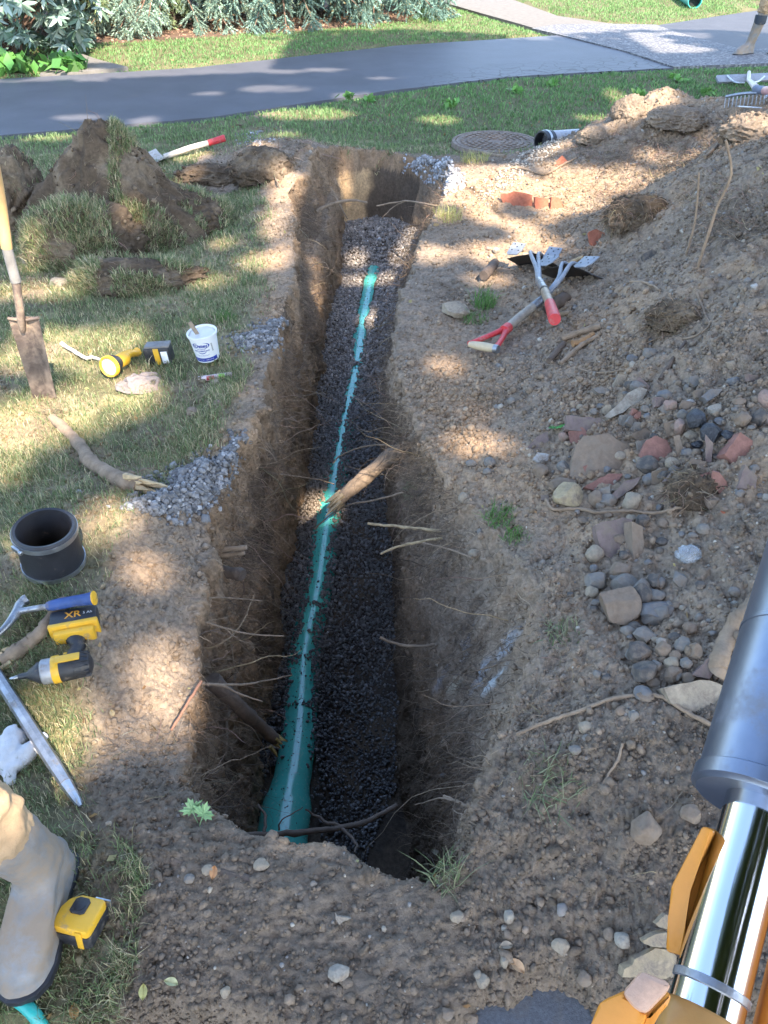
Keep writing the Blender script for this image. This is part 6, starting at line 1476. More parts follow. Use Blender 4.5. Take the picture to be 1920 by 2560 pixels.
# ------------------------------------------------------------------ sod heaps
def sf(o):
    o['kind'] = 'stuff'; return o
def heap_mesh(name, parent, c, r, seed, col1, col2, sub=6, jag=.35, grass=None, cut=-.25, peak=0.0):
    v, f = ico_np(sub); v = v.copy(); n_ = v.copy()
    v *= (1 + jag * fbm(v[:,0], v[:,1], v[:,2] + seed, 1.1, 3, seed) + jag * .5 * fbm(v[:,0], v[:,1], v[:,2] + seed, 4.5, 4, seed + 3, billow=True) + jag*.24 * fbm(v[:,0], v[:,1], v[:,2], 14, 4, seed + 5))[:, None]
    if peak: v[:, :2] *= (1 - peak * np.clip(v[:, 2:3], 0, 1))
    v = v * np.array(r); v[:, 2] = np.maximum(v[:, 2], cut * r[2])
    q = fbm(v[:,0], v[:,1], v[:,2], 9, 3, seed + 7)[:, None]; t_ = sst(-.1, .4, q)
    c_ = np.array(col1) * (1 - t_) + np.array(col2) * t_; c_ = c_ * (1 + .3 * fbm(v[:,0], v[:,1], v[:,2], 40, 3, seed)[:, None])
    o = mesh_np(name, v, f, M_soil, np.clip(c_, .01, .9), smooth=True, parent=parent); o.location = c; return o, v + np.array(c)
def sod_on(v, c, n, cond, L, parent, cols=None, name='turf', wid=(.0015,.003), lean=.9, out=.6):
    ok = np.where(cond(v))[0]
    if len(ok) == 0: return
    i = rng.choice(ok, n); p = v[i] + rng.normal(0, .006, (n, 3)); nn = v[i] - np.array(c); nn /= np.linalg.norm(nn, axis=1, keepdims=True)
    ci = rng.integers(0, len(cg + cs), n); col = np.array(cg + cs)[ci] * rng.uniform(.7, 1.3, (n, 1)) if cols is None else np.array(cols)[rng.integers(0, len(cols), n)] * rng.uniform(.7, 1.3, (n, 1))
    return sf(blades(name, p, rng.uniform(L*.5, L*1.2, n), rng.uniform(*wid, n) * 1.6, nn * 2.2 * out, col, lean, parent=parent))
soilA, soilB = (.10,.073,.05), (.19,.145,.10)
def heap(label, px, py, r, seed, turf=None, zoff=0, jag=.35, peak=0, name='sod_heap', cat='soil heap', fib=0, cols=None, cl=0):
    b = H(px, py); soilA, soilB = ((.20,.155,.115), (.28,.215,.155)) if cl else ((.10,.073,.05), (.19,.145,.10)); t = empty(name, b, label, cat); o, v = heap_mesh('soil', t, (0,0,zoff), r, seed, soilA, soilB, jag=jag, peak=peak)  # with cl, paler clay: sun on the crest lumps put into the colour
    nb = int(60 + 3200 * r[0] * r[2]); i = rng.integers(0, len(v), nb); sz = np.clip(np.exp(rng.normal(-4.7, .5, nb)), .004, .03) * (1 if r[0] > .12 else .6)
    cc_ = np.where(rng.random((nb, 1)) < .5, np.array([soilA]), np.array([soilB])) * rng.uniform(.75, 1.25, (nb, 1))
    sf(stones('clods', v[i] + rng.normal(0, .004, (nb, 3)), sz, np.clip(cc_, .01, .8), M_soil, flat=(.45, 1), jit=.3, parent=t))
    if turf:
        for (n, cond, L) in turf: sod_on(v, (0,0,-.1), n, cond, L, t)
    if fib:
        i = rng.integers(0, len(v), fib); D = rng.normal(0, .6, (fib, 3)) + v[i] / np.linalg.norm(v[i], axis=1, keepdims=True) * .5; D[:, 2] -= .5
        sf(strands('root_fibres', v[i], D, np.exp(rng.normal(-2.9, .4, fib)), np.exp(rng.normal(-6.7, .3, fib)), cvar((.22,.16,.11), fib, .3), nseg=6, wob=.25, grav=.8, parent=t))
    return t
heap('tall heap of upturned sod and dark soil at the left with grassy right flank', 310, 590, (.52,.34,.45), 3,
     [(5000, lambda v: (v[:,0] > .05) & (v[:,1] < .1) & (v[:,2] > .0) & (fbm(v[:,0], v[:,1], v[:,2], 5, 2, 5) > -.1), .05)], zoff=.03, peak=.42, jag=.30, fib=1500)
heap('grassy sod slab leaning against the front of the tall heap', 232, 650, (.27,.16,.21), 13, [(9000, lambda v: (v[:,2] > -.04) & (v[:,1] < .10) & (fbm(v[:,0], v[:,1], v[:,2], 7, 3, 5) > -.12), .06)], zoff=.05, fib=200)
heap('low grassy sod roll lying in front of the leaning slab', 350, 712, (.30,.11,.10), 23, [(7000, lambda v: (v[:,2] > -.03) & (fbm(v[:,0], v[:,1], v[:,2], 8, 3, 6) > -.10), .055)], zoff=.02, fib=150)
heap('grassy shoulder of upturned turf at the right foot of the tall heap', 470, 570, (.24,.20,.15), 33, [(5000, lambda v: (v[:,2] > 0.0) & (fbm(v[:,0], v[:,1], v[:,2], 7, 3, 8) > .02), .05)], zoff=.02, fib=300)
heap('dark rooty sod clump at the far left edge with a hollow beneath', 30, 560, (.22,.22,.30), 43, [(500, lambda v: (v[:,2] > .2), .04)], zoff=.06, fib=500)
heap('second dark clump leaning right of the far left clump', 88, 545, (.09,.12,.22), 53, [(300, lambda v: (v[:,2] > .12), .04)], zoff=.06, fib=150)
heap('small dark clod on the grass left of the far pit', 487, 492, (.10,.09,.06), 63, fib=100, name='soil_clod', cat='clod')
heap('lumpy soil on the left rim of the far pit', 655, 430, (.19,.17,.13), 73, fib=400, jag=.3)
heap('low dark strip of loose soil left of the soil ridge', 540, 445, (.26,.12,.075), 83, fib=200, jag=.35)
heap('rounded clay lump on the peak of the far spoil heap', 1570, 285, (.11,.11,.10), 93, jag=.28, cl=1, name='clay_lump', cat='clod')
heap('cracked grey clay lump below the peak', 1490, 345, (.12,.11,.07), 103, jag=.3, cl=1, name='clay_lump', cat='clod')
heap('broad crumbly clay lump right of the peak', 1700, 305, (.20,.16,.08), 113, jag=.3, cl=1, name='clay_lump', cat='clod')
heap('dark root laced lump on the crest at the right edge', 1880, 330, (.15,.13,.08), 123, jag=.32, cl=1, fib=200, name='clay_lump', cat='clod')
heap('dark hairy root clod beside the leaning shards', 1730, 1230, (.065,.06,.05), 133, jag=.4, fib=250, name='root_clod', cat='clod')
heap('dark rooty clod high on the right slope', 1690, 800, (.09,.07,.06), 143, jag=.5, fib=300, name='root_clod', cat='clod')
heap('shaggy clump of fine roots at the sun edge of the heap', 1600, 545, (.17,.12,.10), 153, jag=.3, fib=900, name='root_clod', cat='clod')
# grass tufts as plants of their own
def tuft(label, px, py, r, n, L, cols, name='grass_tuft', cat='grass tuft', lean=.7):
    b, nn = hit(px, py); p = np.zeros((n, 3)); a = rng.uniform(0, 2*np.pi, n); q = np.sqrt(rng.random(n)) * r
    p[:,0] = np.cos(a)*q; p[:,1] = np.sin(a)*q; p[:,2] = 0
    o = blades(name, p, rng.uniform(L*.5, L*1.1, n), rng.uniform(.0016,.0032,n), np.tile(np.array([[nn.x, nn.y, nn.z]]), (n,1)), np.array(cols)[rng.integers(0, len(cols), n)] * rng.uniform(.7,1.3,(n,1)), lean)
    o.location = b; return tag(o, label, cat)
G1 = [(.10,.22,.05),(.14,.26,.07),(.08,.17,.04)]; G2 = [(.20,.24,.12),(.28,.28,.16),(.13,.18,.08)]; G3 = [(.40,.38,.14),(.45,.42,.18),(.30,.33,.10)]
tuft('bright grass tuft right of the flat rim by the tan block', 1210, 765, .05, 160, .12, G1)
tuft('lower grass tuft by the tan block', 1190, 800, .06, 110, .06, G1)
tuft('grass tuft hanging in the dark near corner of the pit', 1115, 2195, .03, 90, .085, G2, lean=1.2)
tuft('bent grey green grass tuft on the near right rim', 1375, 1955, .07, 150, .07, G2, lean=1.3)
tuft('yellow sunlit tuft at the far right rim', 1120, 548, .08, 150, .13, G3)
tuft('sunlit tuft by the gravel heap near the manhole', 1185, 405, .10, 160, .12, G3)
tuft('grass tuft at the edge of the right wall top', 1250, 1300, .05, 130, .06, G1)
tuft('lower grass tuft at the right wall top', 1290, 1345, .04, 90, .05, G1)
tuft('sparse grass on the rim beside the root log', 1050, 1225, .06, 90, .05, G2, lean=1.1)
tuft('withered tuft on the right rim by the sunlit soil', 1410, 1590, .05, 90, .05, G2, lean=1.1)
tuft('small plant on the lawn left of the tub', 455, 948, .02, 30, .04, G1)
tuft('dark weed tuft behind the tub', 565, 800, .05, 90, .07, G1)
# ------------------------------------------------------------------ shrub and spruces beyond the driveway
M_needle = leafmat('spruce_needles', .15, .6); M_rhodo = leafmat('shrub_leaves', .12, .38)
M_twig = pmat('twig_bark', (.16,.10,.07), rough=.9, var=.3)
def leafy_shrub(label, base, R_, Hh, n, seed):
    rr = np.random.default_rng(seed); t = empty('broadleaf_shrub', base, label, 'shrub')
    bm = bmesh.new(); tips = []
    for q in range(46):
        a = rr.uniform(0, 2*math.pi); el = rr.uniform(.25, 1.35); L_ = rr.uniform(.75, 1.0)
        e = Vector((math.cos(a)*math.cos(el)*R_*L_, math.sin(a)*math.cos(el)*R_*L_, .12 + math.sin(el)*Hh*L_))
        tube_pts(bm, smoothpath([Vector((rr.normal(0,.08), rr.normal(0,.08), 0)), e*.5 + Vector((0,0,.1)), e], 3), [.018,.015,.012,.010,.008,.006,.004], 5); tips.append(e)
    obj_bm('stems', bm, M_twig, t)
    n_w = n // 8; d = rr.normal(size=(n_w, 3)); d[:, 2] = d[:, 2] * .9 + .25; d /= np.linalg.norm(d, axis=1, keepdims=True)
    cen = d * rr.uniform(.62, 1.02, (n_w, 1)) * [R_, R_, Hh*.62] + [0, 0, Hh*.46]
    cen *= (1 + .12 * fbm(cen[:,0], cen[:,1], cen[:,2], 2.2, 2, seed))[:, None]
    cen = cen[cen[:, 2] > .08]
    P_, A_, Bv, S_ = [], [], [], []
    for c_, dd in zip(cen, d):
        m_ = rr.integers(6, 10); ax_ = dd + np.array([0,0,.3]); ax_ /= np.linalg.norm(ax_)
        u_ = np.cross(ax_, [0.3,.1,1]); u_ /= np.linalg.norm(u_); w_ = np.cross(ax_, u_)
        for k_ in range(m_):
            an = 2*math.pi*k_/m_ + rr.uniform(-.3,.3); out_ = (u_*math.cos(an) + w_*math.sin(an)); dr = out_ + ax_*rr.uniform(-.1,.5) + np.array([0,0,-.55]); dr /= np.linalg.norm(dr)
            P_.append(c_); A_.append(dr); sd = np.cross(dr, ax_); Bv.append(sd/np.linalg.norm(sd)); S_.append(rr.uniform(.10,.17))
    P_, A_, Bv, S_ = map(np.array, (P_, A_, Bv, S_)); s = S_[:, None]
    nrm = np.cross(A_, Bv)
    V = np.stack([P_, P_+A_*s*.4+Bv*s*.15+nrm*s*.04, P_+A_*s*.8+Bv*s*.10+nrm*s*.02, P_+A_*s*1.05-nrm*s*.05, P_+A_*s*.8-Bv*s*.10+nrm*s*.02, P_+A_*s*.4-Bv*s*.15+nrm*s*.04, P_+A_*s*.5-nrm*s*.02], 1).reshape(-1, 3)
    b_ = (np.arange(len(P_)) * 7)[:, None]; Fc = np.concatenate([b_+[0,1,6], b_+[1,2,6], b_+[2,3,6], b_+[3,4,6], b_+[4,5,6], b_+[5,0,6]], 0)
    cc = np.array([(.20,.28,.24),(.14,.22,.17),(.28,.36,.32),(.10,.17,.11)])[rr.integers(0,4,len(P_))] * rr.uniform(.7,1.3,(len(P_),1))
    mesh_np('foliage', V, Fc, M_rhodo, np.repeat(cc, 7, axis=0), parent=t); return t
b0s = at(75, 150); leafy_shrub('large grey green broadleaf shrub with drooping leaves at the top left corner', b0s + Vector((-.35,.35,0)), 1.15, 1.75, 9000, 11)
def spruce(label, base, R_, Hh, seed, col, zmin=.10):
    rr = np.random.default_rng(seed); t = empty('blue_spruce', base, label, 'spruce', 'spruces over the mulch bed')
    bm = bmesh.new(); tube_pts(bm, [(0,0,-.1),(0,0,Hh*.5),(0,0,Hh)], [.16,.11,.03], 12); obj_bm('trunk', bm, M_bark, t)
    bm = bmesh.new(); TP, TD, TS = [], [], []
    for q in range(190):
        h = zmin + (Hh*.85 - zmin) * rr.random() ** 1.3; a = rr.uniform(0, 2*math.pi); L_ = R_ * (1 - h / Hh * .75) * rr.uniform(.75, 1.05)
        st = Vector((0,0,h + .35)); mid = Vector((math.cos(a)*L_*.55, math.sin(a)*L_*.55, h + .22)); e = Vector((math.cos(a)*L_, math.sin(a)*L_, h - .10 + rr.normal(0,.08)))
        pth = smoothpath([st, mid, e], 4); tube_pts(bm, pth, [.022,.019,.016,.014,.012,.010,.008,.006,.004], 5)
        for i in range(3, len(pth)):
            f = i / (len(pth)-1)
            for k_ in range(5 + 4 * (i > 5)):
                sd = rr.choice([-1, 1]); tn = np.array((pth[i]-pth[i-1]).normalized()); pr_ = np.cross(tn, [0,0,1]); pr_ /= np.linalg.norm(pr_)+1e-6
                dr = tn*rr.uniform(.2,.8) + pr_*sd*rr.uniform(.2,1) + np.array([0,0,rr.uniform(-.9,-.05)]); dr /= np.linalg.norm(dr)
                TP.append(np.array(pth[i]) + rr.normal(0,.02,3)); TD.append(dr); TS.append(rr.uniform(.14,.30)*(1.15-.3*f))
    obj_bm('branches', bm, M_twig, t)
    TP, TD, TS = map(np.array, (TP, TD, TS))
    # needles: short blades all round each twig
    k_ = 40; n = len(TP); f = np.tile(np.linspace(.0, 1, k_)[None], (n, 1)); P_ = TP[:, None] + TD[:, None] * (f * TS[:, None])[..., None]; P_[..., 2] -= (.10 * f**2 * TS[:, None])
    an = rr.uniform(0, 2*math.pi, (n, k_)); ref = np.array([.31,.17,.93]); u_ = np.cross(TD, ref); u_ /= np.linalg.norm(u_, axis=1, keepdims=True)+1e-6; w_ = np.cross(TD, u_)
    out_ = u_[:, None]*np.cos(an)[..., None] + w_[:, None]*np.sin(an)[..., None]; nd_ = out_*.8 + TD[:, None]*.75; nd_ /= np.linalg.norm(nd_, axis=-1, keepdims=True)
    sd = np.cross(nd_, TD[:, None]); sd /= np.linalg.norm(sd, axis=-1, keepdims=True)+1e-6; NL = rr.uniform(.030,.048,(n,k_,1))
    V = np.stack([P_ - sd*.0075, P_ + sd*.0075, P_ + nd_*NL], 2).reshape(-1, 3); m_ = n*k_; Fc = (np.arange(m_)*3)[:, None] + np.arange(3)[None]
    cc = np.array(col)[None] * 1.3 * rr.uniform(.6,1.35,(n,1)); cc = np.repeat(cc, k_, axis=0) * rr.uniform(.8,1.2,(m_,1)); cc[rr.random(m_) < .06] = (.30,.24,.12)
    mesh_np('needles', V, Fc, M_needle, np.repeat(cc, 3, axis=0), parent=t); return t
for i, (px_, py_, R_, hh_, col, lb) in enumerate([(215,75,1.5,4.4,(.19,.25,.13),'sunlit yellow green spruce behind the broadleaf shrub'),(430,62,1.75,4.8,(.24,.33,.27),'pale blue spruce with sunlit drooping branch tips, second from the left'),
      (700,52,1.75,5.0,(.17,.26,.22),'blue green spruce in the middle of the mulch bed'),(930,36,1.5,4.4,(.15,.24,.20),'rightmost blue green spruce beside the path')]):
    b = at(px_, py_); spruce(lb, b + Vector((0,.25,0)), R_, hh_, 50 + i, col)
# mulch chips
n = 5000; xs = rng.uniform(-6, 1.5, n); ys = rng.uniform(9, 15, n); ok = in_poly(xs, ys, BED); xs, ys = xs[ok], ys[ok]
zz = hills(xs, ys) + .012 * fbm(xs, ys, 0, 2.3, 4, 31) + .0
tag(stones('mulch', np.stack([xs, ys, zz], -1), rng.uniform(.010,.032,len(xs)), cvar((.24,.15,.10), len(xs), .4), M_stone, flat=(.25,1)), kind='stuff', label='red brown bark mulch and fallen leaves under the spruces')
def ground_plants(label, px, py, n, seed):
    b = at(px, py); rr = np.random.default_rng(seed); p = rr.normal(0, .10, (n, 3)); p[:,2] = np.abs(rr.normal(.04,.04,n)); Q = rand_rot(n); c_ = cvar((.10,.24,.06), n, .3)
    o = leaf_quads('ground_plant', p, rr.uniform(.07,.12,n), None, c_, M_leaf); o.location = b + Vector((0,0,.02)); return tag(o, label, 'plant')
ground_plants('low green leafy weed at the foot of the shrub, left one', 30, 178, 160, 3); ground_plants('low green leafy weed at the foot of the shrub by the slab', 165, 172, 140, 4)
# broad weeds in the far lawn
for i, (px_, py_) in enumerate([(1290,232),(1130,268),(1690,205),(1600,245),(870,250),(930,255),(1380,215),(1765,240)]):
    b = at(px_, py_); n = 22; p = rng.normal(0, .03, (n, 3)); p[:,2] = rng.uniform(.0,.04,n)
    o = leaf_quads('broadleaf_weed', p, rng.uniform(.03,.06,n), None, cvar((.16,.32,.08), n, .2), M_leaf); o.location = b + Vector((0,0,.015)); tag(o, 'broadleaf weed in the far lawn ' + ['above the manhole cover', 'left of the manhole cover', 'below the aggregate apron', 'behind the peak of the heap', 'nearest the middle of the driveway edge', 'just right of the middle one', 'by the cracked asphalt corner', 'left of the grey lute'][i], 'weed')

# ------------------------------------------------------------------ people
M_skin = pmat('skin', (.50,.31,.22), rough=.5, var=.08, bump=.1, sss=.1)
M_trouser = pmat('tan_work_trousers', (.42,.29,.17), rough=.95, var=.25, scale=9, bump=.6, bscale=50, bdist=.006, dust=.22, dustcol=(.18,.12,.08), dscale=9)
M_boot = pmat('muddy_rubber_boot', (.20,.20,.20), rough=.5, var=.35, scale=9, bump=.45, bscale=45, dust=.72, dustcol=(.27,.205,.145), dscale=13)
M_bootd = pmat('dark_neoprene', (.03,.04,.055), rough=.6, var=.2, bump=.2, dust=.15)
M_shirt = pmat('grey_shirt', (.20,.22,.25), rough=.95, var=.15, bump=.4, bscale=60)
M_hair = pmat('brown_hair', (.06,.04,.025), rough=.6, var=.3, bump=.5, bscale=200)
def skinned(name, chains, mat, parent, sub=2, root_i=0):
    verts, edges, rad = [], [], []; key = {}
    def vid(p, r):
        k_ = tuple(round(q, 4) for q in p)
        if k_ not in key: key[k_] = len(verts); verts.append(p); rad.append(r)
        return key[k_]
    for ch in chains:
        for a, b in zip(ch[:-1], ch[1:]): edges.append((vid(a[0], a[1]), vid(b[0], b[1])))
    me = bpy.data.meshes.new(name); me.from_pydata([tuple(v) for v in verts], edges, []); o = bpy.data.objects.new(name, me); C.objects.link(o); o.parent = parent
    sm = o.modifiers.new('skin', 'SKIN'); sm.use_smooth_shade = True
    for i, r in enumerate(rad):
        sv = me.skin_vertices[0].data[i]; sv.radius = (r if isinstance(r, tuple) else (r, r)); sv.use_root = (i == root_i)
    s2 = o.modifiers.new('sub', 'SUBSURF'); s2.levels = sub; s2.render_levels = sub
    me.materials.append(mat); return o
def person(label, loc, face, feet, hips=(0,0,.93), tr_over=.36, boot_top=.30, lean=(0,0), boot_mat=None, small=0):
    """local frame: +Y is where the person faces; feet = [(x,y,toe angle)]"""
    t = empty('person', loc, label, 'person'); t.rotation_euler = (0,0,R(face)); V = Vector
    hp = V(hips); ch = hp + V((lean[0]*.5, lean[1]*.5, .38)); nk = hp + V((lean[0], lean[1], .56)); hd = nk + V((lean[0]*.2, lean[1]*.2+.02, .16))
    legs = []; 
    for s_, (fx, fy, ta) in zip((-1, 1), feet):
        hj = hp + V((s_*.095, 0, -.03)); an = V((fx, fy, .10)); kn = (hj + an)*.5 + V((0, .05, .02)); legs.append((hj, kn, an, ta))
    body = [[(hp, .13), (hp+V((0,0,.16)), .125), (ch, .15), (nk-V((0,0,.05)), .085), (nk, .058), (hd-V((0,0,.03)), .075), (hd+V((0,0,.06)), .088)]]
    for s_ in (-1, 1):
        sh = ch + V((s_*.18, 0, .09)); el = sh + V((s_*.07, -.02, -.29)); wr = el + V((0, .06, -.25)); body.append([(ch, .15), (sh, .062), (el, .045), (wr, .03), (wr+V((0,.02,-.06)), .034)])
        hnd = wr + V((0,.02,-.06))
        for k_, Lf_ in enumerate((.060,.072,.068,.052)):
            o_ = V(((k_-1.5)*.016, .012, -.02)); body.append([(wr+V((0,.02,-.06)), .034), (hnd+o_+V((0,.004,-.02)), .009), (hnd+o_+V((0,.012,-.02-Lf_*.6)), .0085), (hnd+o_+V((0,.0,-.02-Lf_)), .0075)])
        body.append([(wr+V((0,.02,-.06)), .034), (hnd+V((-s_*.03,.02,-.005)), .010), (hnd+V((-s_*.042,.03,-.045)), .009)])
    for hj, kn, an, ta in legs: body.append([(hp, .13), (hj, .09), (kn, .055), (an, .036)])
    skinned('body', body, M_skin, t)
    sh_ = [[(hp+V((0,0,.04)), .155), (hp+V((0,0,.18)), .148), (ch, .17), (nk-V((0,0,.05)), .10)]]
    for s_ in (-1, 1):
        sh = ch + V((s_*.18, 0, .09)); el = sh + V((s_*.07, -.02, -.29)); sh_.append([(ch, .17), (sh, .078), (el, .058), (el+V((0,.045,-.19)), .046)])
    skinned('shirt', sh_, M_shirt, t)
    tr = []
    for hj, kn, an, ta in legs:
        dn = (kn - an); pt = an + dn * ((tr_over - .10) / max(dn.z, .05)) if False else an.lerp(kn, min(1, (tr_over-.10)/max(kn.z-.10,.05)))
        q1 = pt.lerp(kn, .35) + V((.006,-.010,0)); q2 = pt.lerp(kn, .7) + V((-.008,.006,0))
        tr.append([(hp, .155), (hj, .112), (hj.lerp(kn,.5), .098), (kn, .082), (q2, .076), (q1, .079), (pt, .072)])
    tro = skinned('trousers', tr, M_trouser, t, sub=4)
    dt2 = bpy.data.textures.new('cloth_folds', 'CLOUDS'); dt2.noise_scale = .045; dt2.noise_depth = 3; md = tro.modifiers.new('d', 'DISPLACE'); md.texture = dt2; md.strength = .040; md.mid_level = .5
    for hj, kn, an, ta in legs:
        d = V((math.sin(R(ta)), math.cos(R(ta)), 0)); g = V((an.x, an.y, 0)); sdv = V((d.y, -d.x, 0))
        bm = bmesh.new(); sec = []
        top_ = an.lerp(kn, min(1, (boot_top + .07)/max(kn.z-.10,.05)))
        prof = [ (top_, .062, .066), (an.lerp(top_, .6), .060,.064), (an.lerp(top_,.25), .053,.058), (g+V((0,0,.115))+d*.006, .047,.060) ]
        rings = []
        for (c_, rx_, ry_) in prof:
            rings.append([bm.verts.new(c_ + sdv*math.cos(a)*rx_ + d*math.sin(a)*ry_) for a in [2*math.pi*q/20 for q in range(20)]])
        # foot as horizontal outline rings going down
        def outl(z, sc, toe):
            pts = []
            f_ = toe / .22
            half_ = [(.035*f_,.038),(.095*f_,.042),(.150*f_,.049),(.188*f_,.046),(.214*f_,.030)]
            back_ = [(.0,.036),(-.035,.035),(-.058,.027),(-.070,.013)]
            o_ = [(l, w) for l, w in half_] + [(.224*f_, 0)] + [(l, -w) for l, w in half_[::-1]] + [(l, -w) for l, w in back_] + [(l, w) for l, w in back_[::-1]]
            o_ = o_ + [(.018, .037)]; o_ = o_[:20]
            for l, w in o_: pts.append(bm.verts.new(g + V((0,0,z)) + sdv*w*sc + d*l))
            return pts
        rings.append(outl(.092, 1.0, .115)); rings.append(outl(.072, 1.04, .172)); rings.append(outl(.050, 1.08, .205)); rings.append(outl(.026, 1.08, .216)); rings.append(outl(.022, 1.16, .222)); rings.append(outl(.002, 1.15, .220))
        for i in range(len(rings)-1):
            for k_ in range(20): bm.faces.new((rings[i][k_], rings[i][(k_+1)%20], rings[i+1][(k_+1)%20], rings[i+1][k_]))
        bm.faces.new(rings[-1]); bm.faces.new(rings[0][::-1])
        bo = obj_bm('boot', bm, boot_mat or M_boot, t, angle=60); s2 = bo.modifiers.new('s','SUBSURF'); s2.levels = 2; s2.render_levels = 2
        dt3 = bpy.data.textures.new('boot_dents', 'CLOUDS'); dt3.noise_scale = .03; md = bo.modifiers.new('d', 'DISPLACE'); md.texture = dt3; md.strength = .007; md.mid_level = .5
        so_ = [(.035,.040),(.095,.046),(.150,.053),(.190,.050),(.216,.034),(.229,.012)]; so_ = [(l, w) for l, w in so_] + [(l, -w) for l, w in so_[::-1]] + [(-.035,-.040),(-.062,-.031),(-.076,-.012),(-.076,.012),(-.062,.031),(-.035,.040)]
        bm = bmesh.new(); prism(bm, [tuple((g + sdv*w*1.14 + d*l)[:2]) for l, w in so_], -.001, .020, b=.003); obj_bm('sole', bm, M_rubber, bo)
        if boot_mat:
            bm = bmesh.new(); lathe(bm, [(.058,-.045),(.064,-.04),(.067,0.),(.066,.045),(.058,.047)], 24, M=Matrix.Translation(an.lerp(top_,.72))); obj_bm('boot_cuff', bm, M_bootd, bo)
    if small: t.scale = (small,)*3
    # face and hair
    v, f = ico_np(3); hv = v * [.088,.100,.115] + np.array(hd + V((0,-.012,.045))); keep = (v[:,2] > -.1) & ((v[:,1] < .45) | (v[:,2] > .55)); fk = f[keep[f].all(1)]
    hr = mesh_np('hair', hv, fk, M_hair, smooth=True, parent=t)
    bm = bmesh.new(); tube_pts(bm, [hd+V((0,.078,.055)), hd+V((0,.098,.030)), hd+V((0,.102,.012)), hd+V((0,.085,.004))], [.008,.011,.014,.008], 8)
    for s_ in (-1,1):
        bmesh.ops.create_uvsphere(bm, u_segments=10, v_segments=8, radius=.012, matrix=Matrix.Translation(hd+V((s_*.032,.076,.048)))); tube_pts(bm, [hd+V((s_*.083,-.005,.01)), hd+V((s_*.090,-.012,.03)), hd+V((s_*.086,-.005,.055))], [.008,.012,.008], 8)
    tube_pts(bm, [hd+V((-.024,.076,-.030)), hd+V((0,.086,-.032)), hd+V((.024,.076,-.030))], [.004,.006,.004], 6)
    fo = obj_bm('face_features', bm, M_skin, t)
    return t
gz0 = ground_z(-.64, .8)[0]
person('person in tan work trousers and muddy grey rubber boots standing at the lower left', (-.635, .70, gz0), 184, [(0,0,4),(.40,.02,-6)], hips=(.30,-.02,.93), tr_over=.19, boot_top=.12, small=.9)
pf = at(1868, 140)
person('person in tan trousers and dark muddy boots walking on the apron at the top right', pf + Vector((.05,.12,0)), 110, [(0,0,-8),(-.12,-.42,0)], hips=(-.05,-.15,.93), tr_over=.40, boot_top=.28, boot_mat=M_boot)
pf = at(1925, 262)
person('person in dark trousers standing by the rakes at the right edge', pf + Vector((.10,.08,0)), 150, [(0,0,0),(-.28,.02,0)], hips=(-.14,0,.93), tr_over=.40, boot_top=.28, boot_mat=M_bootd)

# ------------------------------------------------------------------ excavator arm at the lower right
M_orange = pmat('orange_paint', (.72,.27,.03), rough=.45, var=.12, scale=10, bump=.12, bscale=60, dust=.16, dustcol=(.30,.29,.24), dscale=7, coat=.1)
M_sleeve = pmat('dark_steel_sleeve', (.19,.22,.28), rough=.36, metal=.75, var=.2, scale=6, bump=.08, bscale=40, dust=.10, dustcol=(.20,.17,.15), dscale=7)
M_chrome = pmat('chrome_rod', (.72,.74,.76), rough=.10, metal=1.0, var=.04, scale=5, bump=.02, bscale=30)
a1 = atd(1778, 2470, .66); a2 = atd(2032, 1500, .84)            # axis of the cylinder
dx = (a2 - a1).normalized(); Lc = (a2 - a1).length
up0 = (Vector((0,0,CAM_H)) - a1).normalized(); Me = frame(a1, dx, up=up0)
ex = empty('excavator', label='orange excavator arm with chrome hydraulic rod in a dark steel sleeve', cat='excavator', M=Me)
bm = bmesh.new(); lathe(bm, [(.030,-.02),(.030,.40)], 64, 'X'); part('chrome_rod', bm, M_chrome, ex)
_R = .060; zt = .405 * Lc
bm = bmesh.new(); lathe(bm, [(.031,zt+.004),(_R-.0025,zt),(_R,zt+.003),(_R+.003,zt+.004),(_R+.003,zt+.018),(_R,zt+.020),(_R,zt+.18),(_R+.001,zt+.181),(_R+.001,zt+.186),(_R,zt+.187),(_R,zt+.95)], 72, 'X'); slv = part('steel_sleeve', bm, M_sleeve, ex)
bm = bmesh.new(); Ms_ = Matrix.Translation((zt+.016,0,0)) @ Matrix.Rotation(R(78),4,'X') @ Matrix.Translation((0,0,.052)); 
lathe(bm, [(.0001,.0035),(.0022,.0035),(.0028,.0045),(.0046,.004),(.0050,.002),(.0050,-.002)], 14, M=Matrix.Translation((zt+.016,0,0)) @ Matrix.Rotation(R(18),4,'X') @ Matrix.Translation((0,0,_R))); part('screw', bm, M_blackp, slv)
bm = bmesh.new(); lathe(bm, [(.0300,-.004),(.0318,-.003),(.0318,.003),(.0300,.004)], 40, 'X', closed=True); part('rod_wiper', bm, M_steel_worn, ex)
bm = bmesh.new(); bev_box(bm, -.075,0,-.012,.13,.066,.056,b=.02,seg=3); part('rod_eye', bm, pmat('yellow_brown_casting', (.42,.22,.06), rough=.45, var=.2, scale=10, bump=.15, dust=.2, dustcol=(.25,.18,.10)), ex)
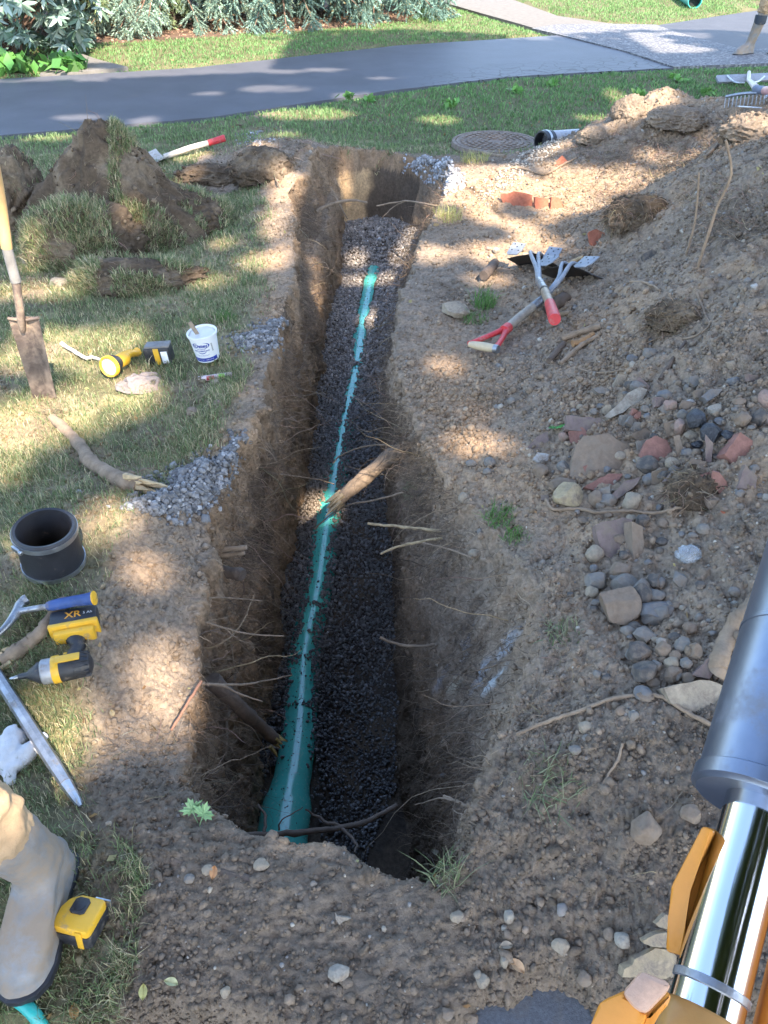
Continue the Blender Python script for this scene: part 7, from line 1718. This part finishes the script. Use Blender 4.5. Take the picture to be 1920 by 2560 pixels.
def plate(name, polypx, depth, nvec, th, mat=None, b=.004, root_=None):
    N = Vector(nvec).normalized(); c = atd(sum(p[0] for p in polypx)/len(polypx), sum(p[1] for p in polypx)/len(polypx), depth); o0 = Vector((0,0,CAM_H)); pts = []
    for q in polypx: d = ray(*q); pts.append(o0 + d * ((c - o0).dot(N) / d.dot(N)))
    M = frame(c, (pts[1]-pts[0]), up=N); Mi = M.inverted(); q2 = [(Mi @ p)[:2] for p in pts]
    bm = bmesh.new(); prism(bm, q2, -th, 0, b=b, M=Me.inverted() @ M); return part(name, bm, mat or M_orange, root_ or ex, angle=30)
vw = -(ray(1850, 2300)).normalized()
side = (vw + Vector((-.9, 0, .1))).normalized()
plate('cheek_plate', c6((1022,1266),(1080,1288),(1020,1420),(948,1572),(940,1740),(930,1892),(846,1868),(858,1700),(872,1555)), .70, vw + Vector((-.15,-.1,.05)), .035, b=.003)
plate('cheek_inner_plate', c6((1082,1290),(1180,1300),(1120,1480),(1060,1640),(1000,1780),(938,1890),(948,1700),(955,1575),(1020,1430)), .715, vw + Vector((.35,0,.0)), .03, b=.003)
plate('bracket_top', c6((640,2060),(732,1955),(872,2012),(865,2050),(755,2165),(700,2140)), .60, Vector((-.2,-.25,1)), .012, pmat('pink_lit_orange', (.55,.33,.22), rough=.5, var=.15, scale=90, bump=.3))  # pinkish light on the top face put into the paint colour
plate('bracket_plate', c6((478,2240),(530,2110),(640,2063),(700,2143),(755,2168),(720,2260),(600,2330),(440,2330)), .60, vw, .04, b=.003)
plate('bracket_side', c6((757,2170),(866,2052),(880,2085),(862,2130),(760,2230),(700,2330)), .605, vw + Vector((.5,0,0)), .03, b=.003)
bm = bmesh.new(); bev_box(bm, .0, -.110, -.070, .62, .14, .10, b=.012, seg=3); part('arm_body', bm, pmat('deep_orange_paint', (.68,.20,.02), rough=.45, var=.12, bump=.1), ex)
bm = bmesh.new(); tube_pts(bm, [(-.16,-.14,-.01),(-.16,.10,-.01)], .028, 24); part('pivot_pin', bm, M_steel_worn, ex)
